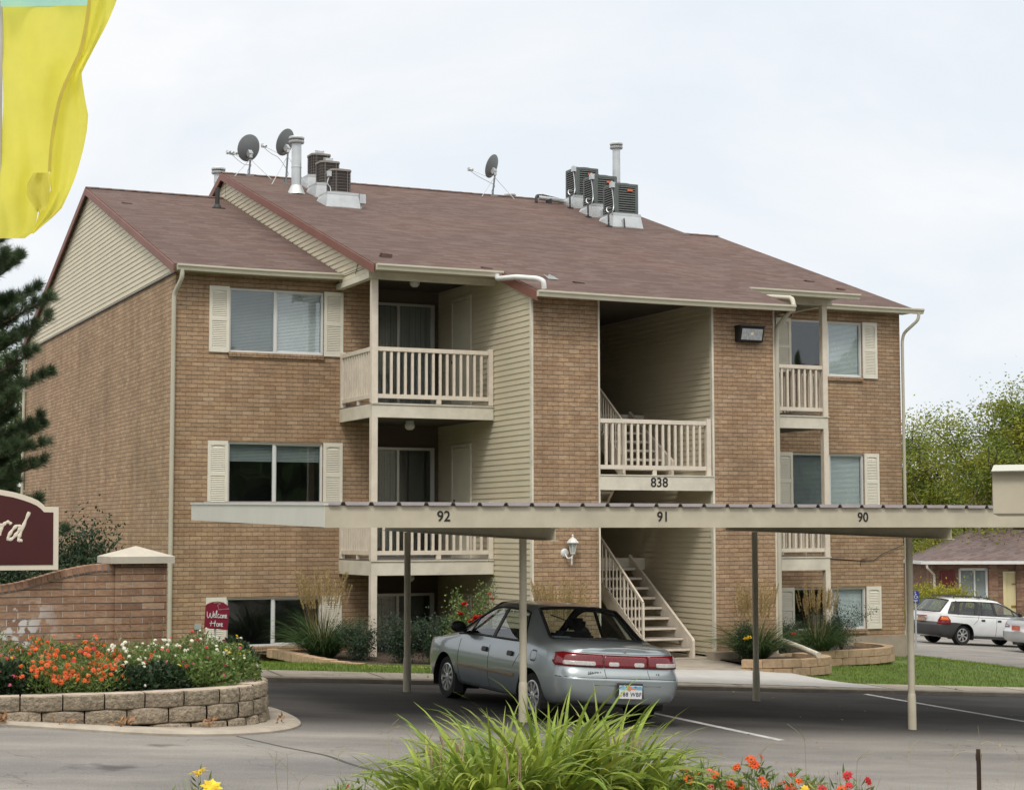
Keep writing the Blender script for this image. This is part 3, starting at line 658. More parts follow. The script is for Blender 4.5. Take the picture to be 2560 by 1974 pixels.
for xs_, sg in ((XC[0], -1), (XC[3], 1)):
    siding(mb, [(YF+.05, -2.42), (REC, -2.42), (REC, 4.6), (-2.1, 4.55), (YF+.05, zmain(YF)-.1)], PX(xs_, sg), sg)
build_by(mb, 'siding', MT['siding'], BL, lambda x, y, z: (0 if x < 6 else 1 if x < 9.5 else 2), recalc=False); mb = MB()
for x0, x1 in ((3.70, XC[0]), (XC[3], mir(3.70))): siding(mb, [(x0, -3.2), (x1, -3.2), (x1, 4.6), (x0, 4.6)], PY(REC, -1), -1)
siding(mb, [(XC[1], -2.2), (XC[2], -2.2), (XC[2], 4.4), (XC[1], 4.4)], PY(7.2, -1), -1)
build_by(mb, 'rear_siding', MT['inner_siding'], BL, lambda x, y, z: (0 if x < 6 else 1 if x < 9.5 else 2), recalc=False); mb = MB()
siding(mb, [(YF+.02, -2.2), (7.2, -2.2), (7.2, 4.4), (YF+.02, 4.1)], PX(XC[2], -1), -1)
siding(mb, [(YF+.02, -2.2), (7.2, -2.2), (7.2, 4.4), (YF+.02, 4.1)], PX(XC[1], 1), 1)
build_by(mb, 'stair_siding', MT['siding'], BL, lambda x, y, z: x > 8, recalc=False)
# white corner trims
mb = MB()
for x0, x1, y in ((XC[0]-.022, XC[0]+.012, YF), (XC[2]-.022, XC[2]+.018, YF), (XC[3]-.012, XC[3]+.022, YF)):
    mb.box(x0, x1, y-.012, y+.07, -2.2, 4.12)
mb.box(XC[1]-.012, XC[1]+.02, YF-.012, YF+.06, -2.2, 4.12)
build_by(mb, 'corner_trim', MT['trim'], BL, lambda x, y, z: 0 if x < 6 else 1 if x < 8 else 2 if x < 9.6 else 3)
mb = MB(); mb.box(XC[1], XC[2], YF+.01, YF+.16, 4.02, 4.12); mb.build('opening_header', MT['copper'], BL)
# ceilings / soffits / concealed boxes
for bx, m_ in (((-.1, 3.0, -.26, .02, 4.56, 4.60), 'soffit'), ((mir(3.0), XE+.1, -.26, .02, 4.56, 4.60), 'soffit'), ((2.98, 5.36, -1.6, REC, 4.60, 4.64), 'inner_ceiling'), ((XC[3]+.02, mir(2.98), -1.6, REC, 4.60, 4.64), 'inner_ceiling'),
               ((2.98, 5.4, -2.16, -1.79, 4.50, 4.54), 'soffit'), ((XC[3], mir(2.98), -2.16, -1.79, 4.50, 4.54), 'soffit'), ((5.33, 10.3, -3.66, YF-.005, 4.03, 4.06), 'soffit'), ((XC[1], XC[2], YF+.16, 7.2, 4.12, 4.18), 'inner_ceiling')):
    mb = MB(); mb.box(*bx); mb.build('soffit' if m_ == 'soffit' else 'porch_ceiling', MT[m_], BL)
mb = MB()
for x0, x1 in ((2.96, 5.38), (XC[3], mir(2.96))): mb.box(x0, x1, -1.78, -1.62, 4.40, 4.60)
for x in (3.03, mir(3.03)): mb.box(x-.06, x+.06, -1.62, 0, 4.40, 4.5)
build_by(mb, 'porch_beam', MT['trim'], BL, lambda x, y, z: x > 7.8)
# interior dark rooms behind every opening
mb = MB()
for k, (a, m_, b) in enumerate(WX):
    for f in (1, 2, 3):
        z0, z1 = ZT[f]-1.5, ZT[f]+.15
        x0, x1, y0, y1 = a-.3, b+.3, .125, 2.2
        mb.add([(x0, y0, z0), (x1, y0, z0), (x1, y1, z0), (x0, y1, z0), (x0, y0, z1), (x1, y0, z1), (x1, y1, z1), (x0, y1, z1)],
               [(0, 1, 2, 3), (4, 5, 6, 7), (1, 2, 6, 5), (2, 3, 7, 6), (3, 0, 4, 7)])
build_by(mb, 'room_shell', MT['room'], BL, lambda x, y, z: (x > 7.8, round((z-.4)/2.75)), recalc=False)
# ---- roof
def slab(mb, x0, x1, y0, y1, zf, th=.10):
    """one slope between eave y0 and ridge y1, sheathing edge th thick"""
    a = [(x0, y0, zf(y0)), (x1, y0, zf(y0)), (x1, y1, zf(y1)), (x0, y1, zf(y1))]; b = [(p[0], p[1], p[2]-th) for p in a]
    mb.add(a+b, [(0, 1, 2, 3), (7, 6, 5, 4), (0, 4, 5, 1), (1, 5, 6, 2), (2, 6, 7, 3), (3, 7, 4, 0)])
mb = MB()
slab(mb, -.10, 2.93, -.30, 7.62, zlow); slab(mb, -.10, 2.93, 15.6, 7.62, zlow)
slab(mb, mir(2.93), mir(-.10), -.30, 7.62, zlow); slab(mb, mir(2.93), mir(-.10), 15.6, 7.62, zlow)
slab(mb, 2.90, 5.30, -2.20, YR, zmain); slab(mb, 5.30, 10.40, -3.70, YR, zmain); slab(mb, 10.40, mir(2.90), -2.20, YR, zmain)
slab(mb, 2.90, mir(2.90), 17.4, YR, zmain)
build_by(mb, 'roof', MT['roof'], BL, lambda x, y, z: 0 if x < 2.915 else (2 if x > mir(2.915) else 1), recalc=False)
mb = MB()   # ridge caps, slightly proud
for x0, x1, zf, yr in ((-.11, 2.9, zlow, 7.62), (2.89, mir(2.89), zmain, YR), (mir(2.9), mir(-.11), zlow, 7.62)):
    n = int((x1-x0)/.26)
    for i in range(n):
        a, b = x0+(x1-x0)*i/n, x0+(x1-x0)*(i+1)/n+.01; z = zf(yr)+.012
        mb.add([(a, yr-.15, z-.05), (b, yr-.15, z-.045), (b, yr, z+.012), (a, yr, z+.006), (b, yr+.15, z-.045), (a, yr+.15, z-.05)], [(0, 1, 2, 3), (3, 2, 4, 5)])
build_by(mb, 'ridge_cap', MT['roof'], BL, lambda x, y, z: 0 if y < 7.64 and x < 2.9 and z < 7.6 else (0 if x < 2.88 else 2 if x > mir(2.88) else 1), recalc=False)
# lifted shingle tabs (dark curled corners)
mb = MB(); rr = random.Random(11)
for (x, y) in ((3.3, -1.5), (3.36, -1.35), (3.25, -1.6), (.3, 5.8), (13.2, 1.3), (13.6, 1.7), (12.4, -1.2), (14.6, 1.0), (14.9, 1.3), (5.0, -2.05), (6.4, -2.9)):
    zf = zlow if (x < 2.9 or x > 12.66) else zmain; z = zf(y)
    mb.add([(x, y, z+.035), (x+.2, y, z+.02), (x+.2, y+.13, z+.04), (x, y+.13, z+.05), (x, y, z+.005), (x+.2, y, z+.005)], [(0, 1, 2, 3), (0, 4, 5, 1)])
o_ = mb.build('lifted_shingles', MT['roof'], BL, recalc=False); o_['kind'] = 'stuff'
# rake boards (red brown)
mb = MB()
def rake(x, y0, y1, zf, w=.15, th=.025, sg=-1):
    xa, xb = (x-th, x) if sg < 0 else (x, x+th)
    q = [(y0, zf(y0)-.015), (y1, zf(y1)-.015), (y1, zf(y1)-w-.015), (y0, zf(y0)-w-.015)]
    mb.prism([(xa, p[0], p[1]) for p in q], (xb-xa, 0, 0))
rake(-.10, -.30, 7.62, zlow); rake(-.10, 15.6, 7.62, zlow); rake(mir(-.10), .1, 7.62, zlow, sg=1, w=.12); rake(mir(-.10), 15.6, 7.62, zlow, sg=1)
rake(2.90, -2.2, YR, zmain, w=.155); rake(2.90, 17.4, YR, zmain, w=.155); rake(mir(2.90), -1.2, YR, zmain, w=.13, sg=1)
rake(5.30, -3.70, -2.2, zmain, w=.17); rake(10.40, -3.70, -2.2, zmain, w=.2, sg=1)
build_by(mb, 'rake_board', MT['rake'], BL, lambda x, y, z: (round(x), y > 7.65))
mb = MB()   # thin light drip strip between rake and siding
for x, y0, y1, zf, w, sg in ((-.03, 0, 7.62, zlow, .16, -1), (2.97, -1.86, YR, zmain, .17, -1)):
    mb.bar((x, y0, zf(y0)-w-.02), (x, y1, zf(y1)-w-.02), .02, .025)
build_by(mb, 'gable_trim', MT['trim'], BL, lambda x, y, z: x > 1)
mb = MB()
mb.box(-.03, .0, .0, DEP, ZG-.03, ZG-.004)
mb.build('gable_flashing', MT['copper'], BL)
# ---- gutters
def gutter(x0, x1, y, z, sag=.0):
    mb = MB(); n = 8; pf = [(0, 0), (-.11, 0), (-.11, -.03), (-.085, -.06), (-.07, -.105), (0, -.105)]
    for k in range(n+1):
        x = x0+(x1-x0)*k/n; dz = -sag*math.sin(PI*k/n); mb.v += [(x, y+p[0], z+p[1]+dz) for p in pf]
    m_ = len(pf)
    for k in range(n):
        for j in range(m_): a = k*m_+j; b = k*m_+(j+1) % m_; mb.f.append((a, b, b+m_, a+m_)); mb.m.append(0)
    mb.f.append(tuple(range(m_))); mb.m.append(0); mb.f.append(tuple(n*m_+j for j in range(m_-1, -1, -1))); mb.m.append(0)
    return mb.build('gutter', MT['gutter'], BL)
gutter(-.06, 3.0, -.30, zlow(-.3)-.01, .012); gutter(mir(3.0), XE+.35, -.30, zlow(-.3)-.01, .01)
gutter(2.93, 5.30, -2.2, zmain(-2.2)-.01); gutter(5.28, 10.42, -3.7, zmain(-3.7)-.01, .012); gutter(10.40, mir(2.70)+.05, -2.2, zmain(-2.2)-.01)
def pipe(pts, w=.075, d=.055, name='downspout', m=None):
    mb = MB(); pts = [Vector(p) for p in pts]
    sm = [pts[0]]
    for i in range(1, len(pts)-1):
        a, b, c = pts[i-1], pts[i], pts[i+1]; r = min(.07, (b-a).length*.4, (c-b).length*.4)
        p, q = b+(a-b).normalized()*r, b+(c-b).normalized()*r; sm += [p, (p+q)/2*.5+b*.5, q]
    sm.append(pts[-1]); mb.tube(sm, w/2*1.08, 8)
    return mb.build(name, m or MT['downpipe'], BL, smooth=1.0)
pipe([(.03, -.34, 4.58), (.03, -.34, 4.42), (-.045, -.09, 4.16), (-.045, -.06, 1), (-.045, -.06, -2.1)])
pipe([(5.18, -2.27, 4.52), (5.18, -2.28, 4.44), (5.22, -3.0, 4.38), (5.30, -3.68, 4.27), (5.36, -3.80, 4.22), (5.38, -3.78, 4.09)], w=.085, m=MT['white'])
pipe([(10.5, -2.35, 4.40), (10.47, -3.0, 4.31), (10.43, -3.66, 4.21), (10.40, -3.77, 4.0), (10.35, -3.62, 3.92), (10.295, -3.36, 3.7), (10.295, -3.33, 3.4), (10.295, -3.33, -2.1)], w=.08, m=MT['downpipe'])
pipe([(XE+.24, -.36, 4.55), (XE+.22, -.35, 4.42), (XE+.05, -.08, 4.16), (XE+.035, -.04, 4.0), (XE+.035, -.04, -2.6)], w=.062)
pipe([(-.06, DEP-.02, 4.5), (-.06, DEP-.02, -1.6)])
# downspout extension that lies across the stone bed
pipe([(10.28, -3.4, -1.96), (10.15, -4.2, -2.04), (10.0, -4.98, -2.12)], w=.10, m=MT['trim'], name='downspout_extension')
# ---- windows
def window(x0, xm, x1, zt, h, lb, rb, lm, rm, shut, sh_h):
    """lb/rb: fraction of the pane covered by a blind; lm/rm its material"""
    z0, fr = zt-h, .035; mb = MB(); y0, y1 = .03, .10
    mb.box(x0, x1, y0, y1, zt-fr, zt); mb.box(x0, x1, y0, y1, z0, z0+fr); mb.box(x0, x0+fr, y0, y1, z0+fr, zt-fr); mb.box(x1-fr, x1, y0, y1, z0+fr, zt-fr)
    mb.box(xm-.028, xm+.028, y0+.006, y1-.01, z0+fr, zt-fr); mb.box(xm+.028, xm+.05, y0+.03, y1-.015, z0+fr, zt-fr)
    mb.box(xm+.028, x1-fr, y0+.03, y1-.015, zt-fr-.018, zt-fr); mb.box(xm+.028, x1-fr, y0+.03, y1-.015, z0+fr, z0+fr+.018)
    w = mb.build('window', MT['white'], BL, bevel=.003)
    for a, b, y in ((x0+fr, xm-.028, .05), (xm+.05, x1-fr, .068)):
        g = MB(); g.box(a, b, y, y+.006, z0+fr, zt-fr); g.build('pane', MT['glass'], w)
    for a, b, f, m_ in ((x0+fr, xm-.01, lb, lm), (xm+.01, x1-fr, rb, rm)):
        if f <= 0: continue
        g = MB(); n = int((h*f)/.026)
        for k in range(n):
            z = zt-fr-.02-k*.026; g.add([(a+.005, .118, z), (b-.005, .118, z), (b-.005, .104, z-.022), (a+.005, .104, z-.022)], [(0, 1, 2, 3)])
        g.box(a+.005, b-.005, .105, .125, zt-fr-.025, zt-fr)
        g.build('blind', MT[m_], w, recalc=False)
    for s_, xs_ in zip(shut, (x0-.37, x1+.005)):
        if not s_: continue
        zz1 = zt+.015; zz0 = zt-sh_h; m2 = MB(); wd = .365; b_ = .055
        m2.box(xs_, xs_+b_, -.028, -.002, zz0, zz1); m2.box(xs_+wd-b_, xs_+wd, -.028, -.002, zz0, zz1)
        m2.box(xs_+b_, xs_+wd-b_, -.028, -.002, zz1-.075, zz1); m2.box(xs_+b_, xs_+wd-b_, -.028, -.002, zz0, zz0+.075)
        zm = zz0+(zz1-zz0)*.5; m2.box(xs_+b_, xs_+wd-b_, -.028, -.002, zm-.03, zm+.03)
        m2.box(xs_+b_, xs_+wd-b_, -.008, -.002, zz0, zz1)
        for za, zb in ((zz0+.078, zm-.033), (zm+.033, zz1-.1)):
            n = int((zb-za)/.031)
            for k in range(n):
                z = za+(zb-za)*k/n; m2.add([(xs_+b_, -.026, z), (xs_+wd-b_, -.026, z), (xs_+wd-b_, -.010, z+.026), (xs_+b_, -.010, z+.026)], [(0, 1, 2, 3)])
                m2.add([(xs_+b_, -.026, z), (xs_+wd-b_, -.026, z), (xs_+wd-b_, -.010, z), (xs_+b_, -.010, z)], [(3, 2, 1, 0)])
        pts_ = [(xs_+b_+(wd-2*b_)*t, -.026, zz1-.1+.05*math.sin(PI*t)) for t in (0, .15, .3, .5, .7, .85, 1)]
        for p, q in zip(pts_[:-1], pts_[1:]): m2.bar(p, q, .006, .012)
        m2.build('shutter', MT['shutter'], BL)
    s = MB(); n = int((x1-x0+.04)/.075)     # rowlock brick sill
    for k in range(n): s.box(x0-.02+k*.0745, x0-.02+k*.0745+.067, -.045, .05, z0-.082, z0-.004)
    s.box(x0-.02, x0-.02+n*.0745-.008, -.036, .05, z0-.079, z0-.008)
    s.build('window_sill', MT['brick'], BL)
a, m_, b = WX[0]
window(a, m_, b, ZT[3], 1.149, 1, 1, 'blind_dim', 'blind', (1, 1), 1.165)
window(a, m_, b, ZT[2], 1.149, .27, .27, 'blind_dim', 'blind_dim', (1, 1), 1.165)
window(a, m_, b, ZT[1], .861, 0, 0, None, None, (1, 1), .86)
a, m_, b = WX[1]
window(a, m_, b, ZT[3], 1.149, 0, 1, None, 'blind', (1, 1), 1.165)
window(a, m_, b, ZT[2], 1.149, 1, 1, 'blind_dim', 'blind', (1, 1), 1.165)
window(a, m_, b, ZT[1], .861, 0, 1, None, 'blind', (1, 1), .86)
# ---- sliding doors, storage doors, balconies
SLAB = {3: 2.214, 2: -.509, 1: -3.2}
for side in (0, 1):
    S = (lambda x: x) if side == 0 else mir
    def B(mb, x0, x1, y0, y1, z0, z1): mb.box(min(S(x0), S(x1)), max(S(x0), S(x1)), y0, y1, z0, z1)
    for f in (1, 2, 3):
        z0, z1 = SLAB[f], ZT[f]; y = REC-.02
        mb = MB(); B(mb, 3.76, 5.27, y-.05, y+.0, z1-.05, z1); B(mb, 3.76, 3.80, y-.05, y, z0, z1-.05); B(mb, 5.22, 5.27, y-.05, y, z0, z1-.05)
        B(mb, 4.50, 4.55, y-.055, y-.01, z0+.05, z1-.05); B(mb, 3.80, 5.22, y-.05, y, z0, z0+.05); B(mb, 5.19, 5.22, y-.045, y-.01, z0+.05, z1-.05)
        d = mb.build('sliding_door', MT['alu'], BL)
        g = MB(); B(g, 3.80, 4.50, y-.036, y-.030, z0+.05, z1-.05); B(g, 4.55, 5.19, y-.030, y-.024, z0+.05, z1-.05); g.build('pane', MT['glass'], d)
        g = MB(); xa = 3.82
        while xa < (5.2 if f == 3 else 4.48):
            B(g, xa, xa+.05, y-.02+.004*math.sin(xa*60), y-.012+.004*math.sin(xa*60), z0+.06, z1-.06); xa += .056
        g.build('curtain', MT['curtain'], d)
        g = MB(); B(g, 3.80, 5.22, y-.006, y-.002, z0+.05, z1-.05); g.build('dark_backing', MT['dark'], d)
        sx = -1 if side == 0 else 1; xw = S(XC[0])
        mb = MB(); yA, yB = -.72, .21
        def BX(mb, t0, t1, ya, yb, za, zb): xa, xb = xw+sx*t0, xw+sx*t1; mb.box(min(xa, xb), max(xa, xb), ya, yb, za, zb)
        BX(mb, .014, .045, yA, yA+.055, z0, z1+.02); BX(mb, .014, .045, yB-.055, yB, z0, z1+.02); BX(mb, .014, .045, yA+.055, yB-.055, z1-.035, z1+.02)
        fr_ = mb.build('door_frame', MT['trim'], BL)
        mb = MB(); BX(mb, .012, .028, yA+.06, yB-.06, z0+.01, z1-.055); dr = mb.build('storage_door', MT['door'], BL)
        mb = MB(); mb.lathe((xw+sx*.028, yB-.14, z0+.95), [(.012, 0), (.012, .03), (.026, .04), (.026, .06), (0, .065)], 12, axis=(sx, 0, 0)); mb.lathe((xw+sx*.028, yB-.14, z0+1.08), [(.022, 0), (.022, .015), (0, .016)], 12, axis=(sx, 0, 0))
        mb.build('door_knob', MT['black'], dr)
    for f in (2, 3):
        zt = SLAB[f]; zb = zt-.237 if f == 3 else zt-.251; Q = -1.718
        mb = MB()
        B(mb, 3.05, 5.36, Q, Q+.04, zb, zt); B(mb, 3.05, 3.09, Q+.04, -.001, zb, zt); B(mb, 3.09, 5.36, Q+.04, REC-.01, zt-.05, zt-.005)
        B(mb, 3.03, 5.36, Q-.02, Q, zt-.012, zt+.01)
        bal = mb.build('balcony', MT['trim'], BL, bevel=.004)
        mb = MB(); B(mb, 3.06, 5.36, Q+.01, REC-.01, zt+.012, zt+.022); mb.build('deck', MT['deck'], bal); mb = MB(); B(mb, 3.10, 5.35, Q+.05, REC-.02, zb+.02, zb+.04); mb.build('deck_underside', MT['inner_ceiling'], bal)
        mb = MB(); T = zt+1.0; lo = zt+.10; w = .045
        # rails
        B(mb, 3.16, 5.27, Q+.015, Q+.085, T-.075, T); B(mb, 3.16, 5.27, Q+.02, Q+.08, lo, lo+.075)
        B(mb, 3.06, 3.12, Q+.12, -.1, T-.075, T); B(mb, 3.065, 3.115, Q+.12, -.1, lo, lo+.075)
        B(mb, 5.27, 5.36, Q+.005, Q+.095, zt+.02, T+.035); B(mb, 3.05, 3.14, -.1, -.01, zt+.02, T+.035)
        n = 15
        for k in range(n):
            x = 3.16+(5.27-3.16)*(k+1)/(n+1); B(mb, x-w/2, x+w/2, Q+.03, Q+.07, lo+.075, T-.075)
        n = 11
        for k in range(n):
            yy = -.1+(Q+.12+.1)*(k+1)/(n+1); B(mb, 3.07, 3.11, yy-w/2, yy+w/2, lo+.075, T-.075)
        B(mb, 4.27, 4.36, Q+.02, Q+.08, zt+.02, lo); B(mb, 3.07, 3.11, -.95, -.87, zt+.02, lo)
        mb.build('railing', MT['rail'], bal, bevel=.004)
    for za, zb in ((SLAB[3]-.237, 4.40), (SLAB[2]-.25, SLAB[3]-.237), (-2.55, SLAB[2]-.25)):
        pass
    mb = MB(); Q = -1.718
    for za, zb in ((SLAB[3]+.01, 4.42), (SLAB[2]+.01, SLAB[3]-.237), (-2.9, SLAB[2]-.251)): B(mb, 3.045, 3.16, Q-.002, Q+.113, za, zb)
    build_by(mb, 'porch_post', MT['rail'], BL, lambda x, y, z: round(z/2.6), bevel=.005) if False else mb.build('porch_post', MT['rail'], BL, bevel=.005)
# ---- stair tower: landings, flights
def rail_panel(mb, x0, x1, y, zt, n, h=.98):
    T = zt+h; lo = zt+.10
    mb.box(x0, x1, y, y+.06, T-.075, T); mb.box(x0, x1, y+.005, y+.055, lo, lo+.075)
    for k in range(n):
        x = x0+(x1-x0)*(k+1)/(n+1); mb.box(x-.0225, x+.0225, y+.01, y+.05, lo+.075, T-.075)
mb = MB(); zt, zb = .973, .71
mb.box(XC[1]+.005, XC[2]-.005, YF-.02, YF+.02, zb, zt); mb.box(XC[1]+.005, XC[2]-.005, YF+.02, -2.2, zt-.08, zt-.005); mb.box(XC[1]+.005, XC[2]-.005, YF-.035, YF-.02, zt-.014, zt+.008)
mb.box(XC[1]+.005, XC[2]-.005, -2.24, -2.2, zb+.05, zt)
ld = mb.build('landing', MT['trim'], BL, bevel=.004)
mb = MB(); rail_panel(mb, XC[1]+.03, XC[2]-.14, YF+.0, zt, 16); mb.box(XC[2]-.14, XC[2]-.05, YF-.01, YF+.08, zt, zt+1.02); mb.box(7.72, 7.8, YF+.01, YF+.05, zt, zt+.1)
mb.build('railing', MT['rail'], ld, bevel=.004)
text('house_number', '838', .235, (7.83, YF-.022, .845), (1, 0, 0), (0, 0, 1), MT['ink'], ld, .004)
mb = MB()
mb.box(XC[1]+.01, XC[2]-.01, -.75, 7.19, SLAB[2]-.22, SLAB[2]); mb.box(XC[1]+.01, XC[2]-.01, -.76, 7.19, SLAB[3]-.22, SLAB[3])
build_by(mb, 'corridor_floor', MT['trim'], BL, lambda x, y, z: z > 1)
def flight(x0, x1, ya, za, yb, zb, n, newel=True):
    """open-riser flight between (ya,za) foot and (yb,zb) head"""
    mb = MB()
    for x in (x0, x1):
        mb.prism([(x-.025, ya, za), (x-.025, ya+(.12 if yb > ya else -.12), za), (x-.025, yb, zb-.19), (x-.025, yb, zb+.06), (x-.025, ya+(.02 if yb > ya else -.02), za+.33), (x-.025, ya, za+.3)], (.05, 0, 0))
    st = mb.build('staircase', MT['rail'], BL)
    for k in range(n):
        t = (k+.9)/(n+.4); y = ya+(yb-ya)*t; z = za+(zb-za)*(k+1)/(n+1)
        m2 = MB(); m2.box(x0+.025, x1-.025, y-.15, y+.15, z-.052, z-.006); m2.build('step', MT['rail'], st, bevel=.006)
        m3 = MB(); m3.box(x0+.028, x1-.028, y-.146, y+.146, z-.006, z); m3.build('tread_top', MT['deck'], st)
    m2 = MB(); H = .93
    a = Vector((x0-.02, ya, za+H+.06)); b = Vector((x0-.02, yb, zb+H)); m2.bar(a, b, .035, .045)
    m2.bar(a, a-Vector((0, 0, H)), .04, .04, upv=(0, 1, 0)); nb = 17
    lo_a = Vector((x0-.02, ya, za+.36)); lo_b = Vector((x0-.02, yb, zb+.1)); m2.bar(lo_a, lo_b, .02, .02)
    for k in range(1, nb):
        t = k/nb; p = a.lerp(b, t); q = lo_a.lerp(lo_b, t); m2.bar(p, q, .022 if k % 5 else .035, .022 if k % 5 else .035, upv=(0, 1, 0))
    m2.build('handrail', MT['rail'], st)
    return st
flight(7.62, 8.62, -3.12, -2.24, -.75, -.509, 9)
flight(7.62, 8.62, -2.42, .973, -.78, 2.214, 6)
flight(6.72, 7.5, -.75, -.509, -2.2, .90, 7)
mb = MB(); mb.box(7.6, 8.9, -.9, -.86, .5, .52); 
# wall mounted cable on the brick
mb = MB(); pts_ = spline([(12.7, -.012, -.60), (13.4, -.012, -.56), (14.2, -.012, -.60), (14.7, -.02, -.62), (15.0, -.03, -.47), (15.5, -.03, -.30)], 6); mb.tube(pts_, .007, 5)
mb.tube([(14.42, -.015, -.72), (14.45, -.015, -.60), (14.6, -.02, -.56)], .006, 5); mb.build('cable', MT['ink'], BL)
mb = MB(); mb.box(.40, .52, -.05, -.004, -1.70, -1.60); mb.tube([(.46, -.03, -1.7), (.46, -.03, -2.2)], .012, 6); mb.build('electrical_box', MT['galv'], BL, bevel=.004)
mb = MB(); pts_ = [(2.96, -1.15, 4.93), (2.965, -1.2, 4.75), (2.955, -1.1, 4.55)]; mb.tube(spline(pts_, 5), .006, 5); mb.build('gable_wire', MT['ink'], BL)
# ================================================================== carport
CP = thing('carport', 'long cream steel carport with corrugated roof, bay numbers 92, 91 and 90 on its fascia', 'carport', (0, 0, 0))
Y0, Y1, X0, X1 = -13.5, -8.13, -1.765, 14.0
def zf_(y): return .0+(y-Y0)*.0195      # underside of the fascia line
mb = MB(); mb.box(X0+.003, X1, Y0, Y0+.004, .045, .262); mb.box(X0+.003, X1, Y0, Y0+.07, .04, .045); mb.box(X0+.003, X1, Y0, Y0+.06, .262, .266)
mb.build('fascia', MT['carport'], CP)
mb = MB(); mb.box(X0, X1, Y1-.004, Y1, .15, .355); mb.build('rear_fascia', MT['carport'], CP)
mb = MB()
mb.prism([(X0, Y0, .045), (X0, Y1, .150), (X0, Y1, .355), (X0, Y0, .270)], (.003, 0, 0))
mb.prism([(X0-.012, Y0-.012, .268), (X0-.012, Y1+.01, .353), (X0-.012, Y1+.01, .375), (X0-.012, Y0-.012, .290)], (.05, 0, 0))
mb.build('end_trim', MT['carport_trim'], CP)
# roof sheet with raised ribs
mb = MB(); x = X0+.04; rib = .3048; k = 0
prof = []
while x < X1:
    prof += [(x, .0), (x+.10, .0), (x+.118, .0), (x+.135, .034), (x+.165, .034), (x+.182, 0)]; x += rib
ya, yb, za, zb_ = Y0-.035, Y1+.03, .272, .36; n = len(prof)
mb.v += [(p[0], ya, za+p[1]) for p in prof]+[(p[0], yb, zb_+p[1]) for p in prof]+[(p[0], ya, za+p[1]-.004) for p in prof]+[(p[0], yb, zb_+p[1]-.004) for p in prof]
for i in range(n-1):
    mb.f += [(i, i+1, n+i+1, n+i), (2*n+i, 3*n+i, 3*n+i+1, 2*n+i+1), (i, 2*n+i, 2*n+i+1, i+1)]; mb.m += [0, 0, 0]
mb.build('roof', MT['carport_roof'], CP, recalc=False)
# purlins under the sheet
mb = MB()
for y in (-12.4, -11.1, -9.8): 
    z = .262+(y-Y0)*.0158; mb.box(X0+.05, X1, y, y+.05, z-.11, z-.005)
mb.build('purlin', MT['carport'], CP)
for xb in (.86, 6.156, 11.45):
    mb = MB(); ya, yb = Y0+.02, -8.3; zt0, zt1 = .038, .12; d0, d1 = .135, .10
    # I-beam: flanges and web, tapering to the back
    for s_ in (0, 1):
        q = [(ya, zt0-(d0 if s_ else 0)), (yb, zt1-(d1 if s_ else 0)), (yb, zt1-(d1 if s_ else 0)-.008), (ya, zt0-(d0 if s_ else 0)-.008)]
        mb.prism([(xb-.05, p[0], p[1]) for p in q], (.10, 0, 0))
    mb.prism([(xb-.004, ya, zt0-.008), (xb-.004, yb, zt1-.008), (xb-.004, yb, zt1-d1), (xb-.004, ya, zt0-d0)], (.008, 0, 0))
    mb.build('beam', MT['carport'], CP)
    for yp in (-12.65, -9.08):
        g = G(xb, yp); zt = -.10+(yp-Y0)*.02; mb = MB(); mb.lathe((xb, yp, 0), [(.042, g+.42), (.042, zt)], 20)
        p = mb.build('post', MT['carport'], CP, smooth=.8)
        mb = MB(); mb.lathe((xb, yp, 0), [(.053, g-.05), (.051, g+.38), (.046, g+.43), (.042, g+.44)], 20); mb.lathe((xb, yp, 0), [(.058, g-.03), (.053, g+.012), (.049, g+.02)], 12)
        mb.build('post_sleeve', MT['carport'], p, smooth=.8)
for s_, x in (('92', -.451), ('91', 2.181), ('90', 4.861)):
    text('bay_number', s_, .155, (x, Y0-.004, .155), (1, 0, 0), (0, 0, 1), MT['ink'], CP, .002)
# neighbouring roof end at the right edge of the view
NB = thing('flat_roof_canopy', 'cream boxed end of a flat canopy roof reaching in at the right above the carport', 'canopy', (0, 0, 0))
mb = MB(); o_ = CAM+(fw+rt*((2476-1280)/FPX))*10; hx, hy = .93, -.36
ox, oy = o_.x, o_.y
rd_ = Vector(((fw+rt*.2664).x, (fw+rt*.2664).y)).normalized()+Vector((rt0.x, rt0.y))*.02; ex, ey = rd_.x, rd_.y
def cpt(u, v, z): return (ox+u*hx+v*.36, oy+u*hy+v*.93, z)
mb.prism([cpt(0, 0, .092), cpt(2.6, 0, .09), cpt(2.6, 0, .37), cpt(0, 0, .335)], (ex*1.6, ey*1.6, 0)); mb.build('canopy_box', MT['carport'], NB, bevel=.003)
mb = MB(); mb.prism([cpt(-.022, -.05, .325), cpt(2.6, -.05, .355), cpt(2.6, -.05, .405), cpt(0, -.03, .362)], (ex*1.7, ey*1.7, 0)); mb.build('roof_lip', MT['carport_trim'], NB, bevel=.003)
mb = MB(); q = cpt(2.3, .6, 0); mb.lathe((q[0], q[1], 0), [(.06, -2.4), (.06, .1)], 16); mb.build('post', MT['carport'], NB, smooth=.8)
